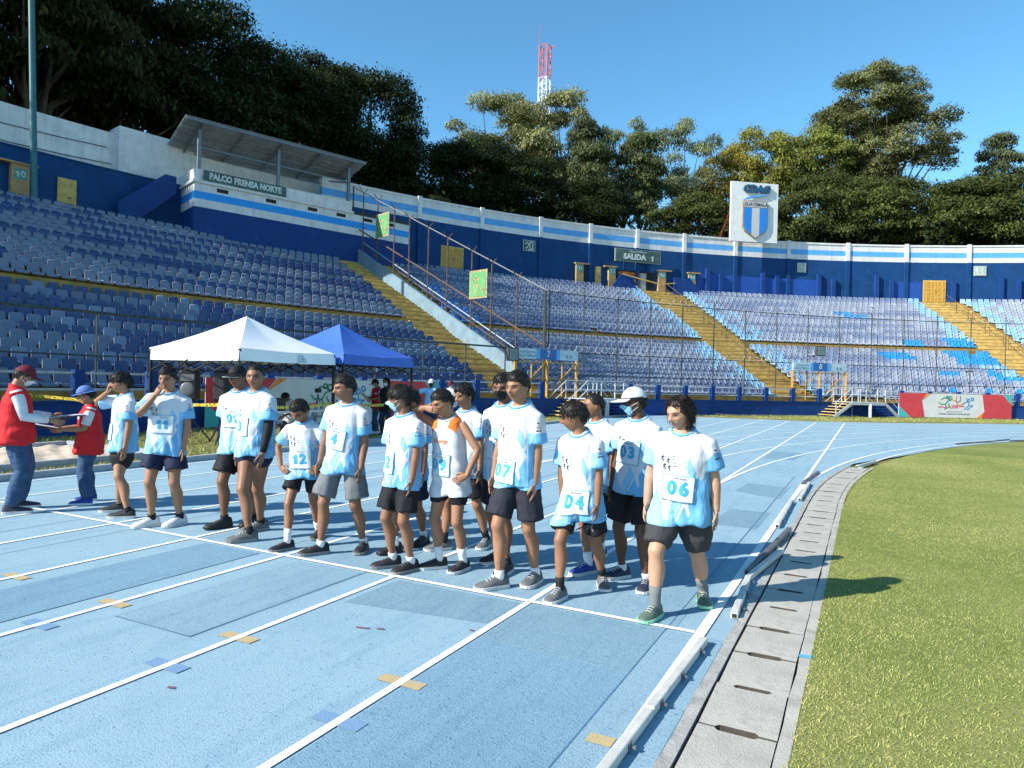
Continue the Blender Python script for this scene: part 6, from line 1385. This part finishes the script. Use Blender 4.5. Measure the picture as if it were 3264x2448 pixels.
    if arm_sleeve:
        for s in (1, -1):
            if (s == 1 and 'R' in arm_sleeve[1]) or (s == -1 and 'L' in arm_sleeve[1]):
                D1, D2, el, wr, hv2 = J[s]; m = MB(); m.tube([sho[s] + D1 * .06 * H, sho[s].lerp(el, .6), el, el.lerp(wr, .25), el.lerp(wr, .65), wr - D2 * .004 * H], [.031 * H * gq, .0285 * H * gq, .0255 * H * gq, .0262 * H * gq, .0212 * H * gq, .0172 * H], 14); m.build('arm_sleeve', arm_sleeve[0], root, True)
    return dict(root=root, T=T, TM=TM, J=J, hc=hc, HM=HM, hh=hh, shirt=so, bv=bv, fwd=fwd, up=upv, rgt=rgt, bottom=lo_, bvl=bvl, H=H, pel=pel, hips=hips, knee=knee)
# ------------------------------------------------------------------ the cast
DOWN = ((.10, .03, -1), (.04, .14, -1))
def R(*k, **kw): return person(*k, **kw)
P06 = R((-.23, .36), 1.57, 184, [(-.34, .16), (-.12, .68)], 'd', 1.16, 'long-haired runner in bib 06 stepping forward by the inner lane', arms={'R': ((.20, .05, -1), (.02, .22, -1)), 'L': ((.20, -.06, -1), (.05, .16, -1))}, head=(22, 12, 0), lean=(0, .05), hair='long', haircol=(.016, .009, .007),
        bib='06', bibpos=(.05, .42), bmat=M_char, short_len=.88, flare=.85, shoe=M_sh_m, sole=M_sole_m, sock=M_sock_g, sock_h=.09, seed=1, foot_yaw=(6, -22), hem=.445, bibrot=-.06)
P04 = R((-.98, .38), 1.49, 182, [(-1.06, .18), (-.90, .66)], 'b', .90, 'short runner in bib 04 looking to the left', arms={'R': DOWN, 'L': ((.12, .10, -1), (.02, .22, -1))}, head=(62, 10, 0), lean=(.02, .05), hair='fringe', bib='04', bibpos=(.02, .24), bmat=M_blk, short_len=.78, shoe=M_sh_g, sole=M_sole_w, sock=M_sock_k, sock_h=.06, seed=2, foot_yaw=(5, -30), hem=.41, bibrot=-.05)
P07 = R((-1.48, .28), 1.68, 186, [(-1.57, .18), (-1.39, .45)], 'a', .90, 'runner in bib 07 with dark shorts standing in the front row', arms={'R': DOWN, 'L': ((.10, .0, -1), (.03, .12, -1))}, head=(4, 4, 0), lean=(0, .03), hair='short', bib='07', bibpos=(-.30, .20), bmat=M_chn, short_len=.82, flare=1.05, shoe=M_sh_g, sole=M_sole_w, sock=M_sock_w, sock_h=.035, seed=3, foot_yaw=(28, -8), hem=.475, bibrot=-.06)
P03 = R((-.72, .84), 1.57, 192, [(-.84, .97), (-.58, .78)], 'e', .93, 'runner in bib 03 wearing a white cap and blue mask', arms={'R': DOWN, 'L': DOWN}, head=(42, 6, 0), lean=(0, .0), hair='under', cap='cap', capmat=M_wht, mask=M_mask, bib='03', bibpos=(-.15, .56), bmat=M_blk, short_len=.84, flare=1.15, shoe=M_sh_n, sole=M_sole_w, sock=M_sock_w, sock_h=.03, seed=4, foot_yaw=(22, -18), hem=.47, bibrot=-.06)
PB4 = R((-1.18, 1.22), 1.58, 195, [(-1.13, .95), (-1.23, 1.54)], 'b', .9, 'short-haired runner half hidden between bibs 04 and 03', arms={'R': DOWN, 'L': DOWN}, head=(40, 2, 0), hair='buzz', bmat=M_blk, short_len=.75, shoe=M_sh_b, sole=M_sole_w, sock=M_sock_w, sock_h=.06, seed=5)
PB7 = R((-1.85, .71), 1.66, 188, [(-1.95, .86), (-1.72, .58)], 'c', .9, 'runner in black mask standing behind bib 07', arms={'R': DOWN, 'L': DOWN}, head=(-14, 4, 0), hair='short', mask=M_maskk, bib='8', bibpos=(.1, .45), bmat=M_blk, short_len=.8, shoe=M_sh_k, sole=M_sole_w, sock=M_sock_k, sock_h=.03, seed=6)
P09 = R((-2.17, .40), 1.52, 178, [(-2.27, .40), (-2.07, .46)], 'a', .88, 'runner in white tank top and bib 09 rubbing his eyes', arms={'R': ('ik', 'head', (.30, .62, .06), (1, .15, .35), (-.95, .05, -.2)), 'L': ('ik', 'torso', (.135, .055, .54), (1, -.35, 0), (-.8, .5, -.35)), 'palmR': (0, -1, -.2), 'palmL': (0, -1, 0)}, head=(22, 16, 8), lean=(.02, .04), hair='short', shirt='tank', shirt_mat=M_wht, bib='09', bibpos=(-.30, .42), bmat=M_blk, short_len=.62, flare=.6, shoe=M_sh_k, sole=M_sole_w, sock=M_sock_w, sock_h=.085, seed=7, foot_yaw=(40, 5), hem=.43, bibrot=-.1)
PB9 = R((-2.45, 1.08), 1.57, 185, [(-2.58, .95), (-2.31, 1.28)], 'a', .9, 'curly-haired runner behind the white tank top', arms={'R': DOWN, 'L': DOWN}, head=(10, 6, 0), hair='curly', bmat=M_blk, short_len=.8, shoe=M_sh_g, sole=M_sole_w, sock=M_sock_k, sock_h=.06, seed=8, foot_yaw=(30, -15))
P02 = R((-2.52, .16), 1.54, 188, [(-2.62, .22), (-2.42, .20)], 'b', .90, 'runner in bib 02 wearing a blue mask, seen side on', arms={'R': DOWN, 'L': ((.08, .08, -1), (.02, .18, -1))}, head=(48, 6, 0), hair='fringe', mask=M_mask, bib='02', bibpos=(-.58, .36), bmat=M_blk, short_len=.80, shoe=M_sh_k, sole=M_sole_g, sock=M_sock_w, sock_h=.035, seed=9, foot_yaw=(30, 8), hem=.455, bibrot=-.05)
PB2 = R((-2.89, .80), 1.52, 186, [(-2.90, .62), (-2.88, 1.05)], 'b', .88, 'runner in glasses almost hidden behind bib 02', arms={'R': DOWN, 'L': DOWN}, head=(30, 8, 0), hair='short', mask=M_maskk, bmat=M_nav, short_len=.8, shoe=M_sh_k, sole=M_sole_k, sock=M_sock_w, sock_h=.05, seed=10)
P4 = R((-3.31, .34), 1.62, 168, [(-3.43, .22), (-3.19, .52)], 'b', .95, 'runner in bib 4 and wide grey shorts', arms={'R': ((.16, .10, -1), (.05, .2, -1)), 'L': ((.20, .0, -1), (.06, .24, -1))}, head=(32, 4, 0), lean=(-.03, .02), hair='short', bib='4', bibpos=(-.18, .50), bmat=M_gy, short_len=.84, flare=1.5, shoe=M_sh_k, sole=M_sole_g, sock=M_sock_w, sock_h=.03, seed=11, foot_yaw=(42, -14), hem=.465, bibrot=-.12)
P12 = R((-3.85, .40), 1.43, 158, [(-3.79, .17), (-3.91, .70)], 'b', .86, 'short runner in bib 12 with hands on his hips', arms={'R': ('ik', 'torso', (.142, .045, .545), (1, -.35, 0), (-.75, .55, -.35)), 'L': ('ik', 'torso', (.142, .045, .545), (1, -.35, 0), (-.75, .55, -.35)), 'palmR': (0, -1, 0), 'palmL': (0, -1, 0)}, head=(14, 32, 0), hair='short', bib='12', bibpos=(.0, .36), bmat=M_blk, short_len=.58, flare=1.2, shoe=M_sh_k, sole=M_sole_g, sock=M_sock_w, sock_h=.085, seed=12, foot_yaw=(38, -6), hem=.475)
P3 = R((-4.48, .35), 1.75, 176, [(-4.33, .21), (-4.60, .60)], 'b', .96, 'tall runner in bib 3 with black arm sleeve', arms={'R': DOWN, 'L': ((.16, .12, -1), (.0, .26, -1))}, head=(-28, 2, 0), hair='buzz', bib='3', bibpos=(-.34, .46), bmat=M_nav, short_len=.40, flare=.8, shoe=M_sh_g, sole=M_sole_g, sock=M_sock_k, sock_h=.03, arm_sleeve=(M_blk, 'L'), seed=13, foot_yaw=(36, 20), hem=.485)
P01 = R((-4.95, .58), 1.70, 162, [(-5.02, .50), (-4.88, .76)], 'c', 1.0, 'runner in bib 01 wearing a black cap and navy sleeves', arms={'R': ((.18, .0, -1), (.10, .1, -1)), 'L': DOWN}, head=(6, 4, 0), hair='under', cap='cap', capmat=M_blk, bib='01', bibpos=(.05, .56), bmat=M_blk, short_len=.76, shoe=M_sh_k, sole=M_sole_k, sock=M_sock_k, sock_h=.03, arm_sleeve=(M_nav, 'RL'), seed=14, foot_yaw=(32, 6), hem=.465)
P11 = R((-5.60, .19), 1.66, 150, [(-5.68, .14), (-5.51, .34)], 'a', .98, 'runner in bib 11 touching his mouth, white shoes', arms={'R': ('ik', 'head', (.28, .62, -.72), (.7, .1, -1), (-.45, -.02, .85)), 'L': ((.22, .02, -1), (.02, .20, -1)), 'palmR': (-.3, -1, .1)}, head=(2, 4, 0), hair='short', bib='11', bibpos=(.0, .49), bmat=M_nav, short_len=.66, flare=1.35, shoe=M_sh_w, sole=M_sole_w, sock=M_sock_k, sock_h=.03, seed=15, foot_yaw=(38, 24), hem=.465, fingers=.15)
P6 = R((-6.46, .30), 1.64, 190, [(-6.25, .25), (-6.66, .42)], 'a', .92, 'runner in bib 6 raising a hand to his face', arms={'R': ('ik', 'head', (.42, .60, -.45), (1, .2, -.7), (-.45, -.05, .85)), 'L': DOWN, 'palmR': (-.3, -1, .1)}, head=(18, 4, 0), hair='fringe', bib='6', bibpos=(-.42, .36), bmat=M_blk, short_len=.70, flare=.75, shoe=M_sh_k, sole=M_sole_w, sock=M_sock_k, sock_h=.02, seed=16, foot_yaw=(40, 30), hem=.465, fingers=.3)
GO = 'officials beside the track'
PVR = R((-7.48, .54), 1.44, 212, [(-7.36, .46), (-7.60, .66)], 'a', 1.10, 'person in blue bucket hat, yellow mask and red vest holding papers', GO, arms={'R': ((.05, .35, -.9), (.02, .95, -.05)), 'L': ((.10, .25, -.95), (-.12, .95, -.02))}, head=(8, 14, 0), hair='under', cap='hat', capmat=M_bhat, mask=M_masky, shirt='vest', shirt_mat=M_red, sleeve=.0, hem=.44, bottom='jeans', bmat=M_jean, shoe=M_sh_b, sole=M_sole_w, seed=17, foot_yaw=(10, -6), waist=1.08)
PVL = R((-7.60, -.20), 1.66, 30, [(-7.48, -.30), (-7.74, -.08)], 'a', 1.12, 'person in maroon cap and red vest handing over papers at the left edge', GO, arms={'R': ((.10, .22, -.95), (.0, .92, -.15)), 'L': ((.05, .35, -.9), (.1, .9, -.1))}, head=(4, 22, 0), hair='under', cap='cap', capmat=M_mar, mask=M_maskw, shirt='vest', shirt_mat=M_red, sleeve=.0, hem=.47, bottom='jeans', bmat=M_jean, shoe=M_sh_n, sole=M_sole_w, seed=18, foot_yaw=(6, -6), waist=1.05)
PWO = R((-11.7, 11.4), 1.60, 200, [(-11.60, 11.3), (-11.8, 11.4)], 'a', .95, 'person in black cap and red vest writing on papers in the background', GO, arms={'R': ((.15, .25, -.95), (-.5, .8, .1)), 'L': ((.15, .25, -.95), (-.5, .75, -.1))}, head=(20, 20, 0), hair='under', cap='cap', capmat=M_blk, mask=M_mask, shirt='vest', shirt_mat=M_red, sleeve=.0, hem=.47, bottom='jeans', bmat=M_jean, shoe=M_sh_w, sole=M_sole_w, fine=False, seed=19)
PDK = R((-11.0, 10.9), 1.62, 170, [(-11.1, 10.9), (-10.9, 10.95)], 'b', .95, 'dark-dressed person with long hair and white mask in the background', GO, arms={'R': DOWN, 'L': DOWN}, head=(10, 5, 0), hair='long', mask=M_maskw, shirt='tee', shirt_mat=M_blk, hem=.45, bottom='jeans', bmat=M_jean2, shoe=M_sh_k, sole=M_sole_w, fine=False, seed=20)
PPO = R((-10.2, 11.95), 1.62, 165, [(-10.3, 11.9), (-10.1, 12.0)], 'b', 1.05, 'person in white cap, black mask and light blue polo', GO, arms={'R': ((.75, .15, -.25), (.55, .1, .75)), 'L': DOWN}, head=(0, 3, 0), hair='under', cap='cap', capmat=M_wht, mask=M_maskk, shirt='tee', shirt_mat=M_polo, hem=.46, bottom='jeans', bmat=M_jean2, shoe=M_sh_k, sole=M_sole_k, fine=False, seed=21)
PMA = R((-11.4, 14.9), 1.60, 170, [(-11.5, 14.9), (-11.3, 14.95)], 'a', 1.0, 'person in maroon cap and white shirt looking at a phone', GO, arms={'R': ((.12, .2, -.95), (-.35, .85, .15)), 'L': ((.12, .2, -.95), (-.35, .85, .15))}, head=(5, 22, 0), hair='under', cap='cap', capmat=M_mar, mask=M_maskw, shirt='tee', shirt_mat=M_wht, hem=.46, bottom='jeans', bmat=M_jean2, shoe=M_sh_k, sole=M_sole_k, fine=False, seed=22)
PSI = R((-12.9, 9.55), 1.60, 184, [(-12.8, 9.16), (-13.0, 9.16)], 'b', 1.0, 'black-haired person seated at the white table under the tents', GO, arms={'R': ((.15, .5, -.8), (-.2, .9, -.2)), 'L': ((.15, .5, -.8), (-.2, .9, -.2))}, head=(5, 40, 0), lean=(0, .12), hair='fringe', shirt='tee', shirt_mat=M_wht, hem=.49, crouch=.245, bottom='jeans', bmat=M_jean2, shoe=M_sh_k, sole=M_sole_k, fine=False, seed=23)
# extras: long sleeves under vests, papers, prints
def sleeves(Pd, mt, ks, full=True):
    H = Pd['H']
    for s in ks:
        D1, D2, el, wr, hv = Pd['J'][s]; sh = el - D1 * .168 * H; m = MB()
        pts = [sh - D1 * .015 * H, sh + D1 * .03 * H, sh.lerp(el, .6)]; rad = [.036 * H, .040 * H, .036 * H]
        if full: pts += [el, el.lerp(wr, .4), wr - D2 * .01 * H]; rad += [.033 * H, .031 * H, .023 * H]
        else: pts += [sh.lerp(el, .8)]; rad += [.036 * H]
        m.tube(pts, rad, 12); m.build('shirt_sleeve', mt, Pd['root'], True)
sleeves(PVL, M_wht, (1, -1)); sleeves(PVR, M_wht, (1, -1), False); sleeves(PWO, M_polo, (1, -1), False)
def papers(Pd, label, w=.22, l=.30, tilt=.3):
    M = Pd['root'].matrix_basis; a, b = Pd['J'][1], Pd['J'][-1]; c = (a[3] + b[3]) / 2 + (a[4] + b[4]) * .05
    t = empty('papers', M @ (c + Vector((0, .06, .03))), Pd['root'].rotation_euler.z); tag(t, label, 'papers')
    for k in range(3):
        me = grid_mesh('sheet', w, l, 4, 6)
        for v in me.vertices: v.co.z = .02 * math.sin(v.co.y * 8 + k) + k * .004 + v.co.y * tilt
        link('sheet', me, M_wht, t, True)
papers(PVL, 'white papers held out by the person in maroon cap', .30, .34, .12); papers(PVR, 'pale clipboard held by the person in blue bucket hat', .22, .30, .25); papers(PWO, 'white papers held by the person in black cap', .2, .28, .9)
F = lambda Pd, ux, z, rot=0.0: frame(Pd['pel'] + Vector((ux, 0, z)), (-1, 0, 0), (0, 0, 1))
def on_shorts(Pd, me, x, z, mt, name):                    # flat print on the front of a trouser leg
    Fm = frame(Vector((x, 0, z)), (-1, 0, 0), (0, 0, 1)); project(me, Fm, Pd['bvl'], .005, (0, 1, 0)); link(name, me, mt, Pd['bottom'])
k4 = P04['knee'][-1]; tm = text_mesh('SPY', .085, .0, 0, res=2); tm.transform(Matrix.Rotation(.35, 4, 'Z')); subdiv(tm, 1); on_shorts(P04, tm, k4.x + .02, k4.z + .11, M_sock_g, 'print')
k2 = P02['knee'][-1]; m = MB()
for i, (x0, h_) in enumerate(((-.03, .018), (-.008, .032), (.014, .046))): m.add([(x0, 0, 0), (x0 + .016, 0, 0), (x0 + .004, h_, 0), (x0 - .008, h_ - .012, 0)], [(0, 1, 2, 3)])
on_shorts(P02, m.mesh('print'), k2.x - .01, k2.z + .07, M_wht, 'print')
for Pd, s, kx in ((P11, 1, .02), (P6, -1, 0)):
    kk = Pd['knee'][s]; m = MB(); m.add([(-.03, .006, 0), (-.012, -.008, 0), (.035, .014, 0), (-.012, .0, 0)], [(0, 1, 2, 3)]); on_shorts(Pd, m.mesh('print'), kk.x + kx, kk.z + .12, M_wht, 'print')
# orange shoulders of the tank top
for s in (1, -1):
    Pd = P09; H = Pd['H']; me = grid_mesh('shoulder_panel', .075, .15, 8, 10); outv = (Pd['TM'] @ Vector((s * .25, .35, 1))).normalized(); c = Pd['T'](s * .058, .012, .80); x = Vector((1, 0, 0)); x = (x - outv * x.dot(outv)).normalized(); Fm = frame(c, x, outv.cross(x)); project(me, Fm, Pd['bv'], .005, outv); link('shoulder_panel', me, M_org, Pd['shirt'], True)
tm = text_mesh('Energy', .05, .001, 0, res=1); Fm = frame(P09['T'](.01, 0, .72), (-1, 0, 0), (0, 0, 1)); project(tm, Fm, P09['bv'], .006, P09['fwd']); link('print', tm, M_org, P09['shirt'])
# silver lip on the black cap, glasses
hc, HM, hh = P01['hc'], P01['HM'], P01['hh']; m = MB(); m.tube([hc + HM @ Vector((.42 * math.sin(a), .50 * math.cos(a) + .42 * max(0, math.cos(a * 1.35)) ** .6, .15 - .067 * max(0, math.cos(a * 1.35)) ** .6 - .10 * math.sin(a) ** 2)) * hh for a in np.linspace(-1.0, 1.0, 17)], .004, 5); m.build('brim_trim', M_sframe, P01['root'])
for Pd in (PB2, P03):
    hc, HM, hh = Pd['hc'], Pd['HM'], Pd['hh']; m = MB()
    for s in (1, -1):
        m.tube([hc + HM @ Vector((s * .15 + .085 * math.cos(a), .43, .015 + .06 * math.sin(a))) * hh for a in np.linspace(0, 6.283, 13)], .0022, 5); m.tube([hc + HM @ Vector((s * .24, .42, .03)) * hh, hc + HM @ Vector((s * .36, .1, .04)) * hh, hc + HM @ Vector((s * .37, -.05, .03)) * hh], .0022, 5)
    m.tube([hc + HM @ Vector((-.06, .44, .02)) * hh, hc + HM @ Vector((.06, .44, .02)) * hh], .0022, 5); m.build('glasses', M_black, Pd['root'])
o = MB(); M = PMA['root'].matrix_basis; c = M @ ((PMA['J'][1][3] + PMA['J'][-1][3]) / 2 + Vector((0, .1, .05))); o.box(c, (.08, .012, .15), rz=.3); tag(o.build('mobile_phone', M_black), 'black phone held by the person in maroon cap', 'phone')

for Pd in (PVL, PVR, PWO):                                # zip and pockets of the red vests
    for w_, h_, ux, z, nm, mt in ((.012, .36, 0, .66, 'zip', M_mar), (.10, .012, .055, .60, 'pocket', M_mar), (.10, .012, -.055, .60, 'pocket', M_mar), (.09, .03, -.05, .73, 'patch', M_wht)):
        me = grid_mesh(nm, w_, h_, 3, 10); Fm = frame(Pd['T'](ux, 0, z), (-1, 0, 0), Pd['up']); project(me, Fm, Pd['bv'], .004, Pd['fwd']); link(nm, me, mt, Pd['shirt'])
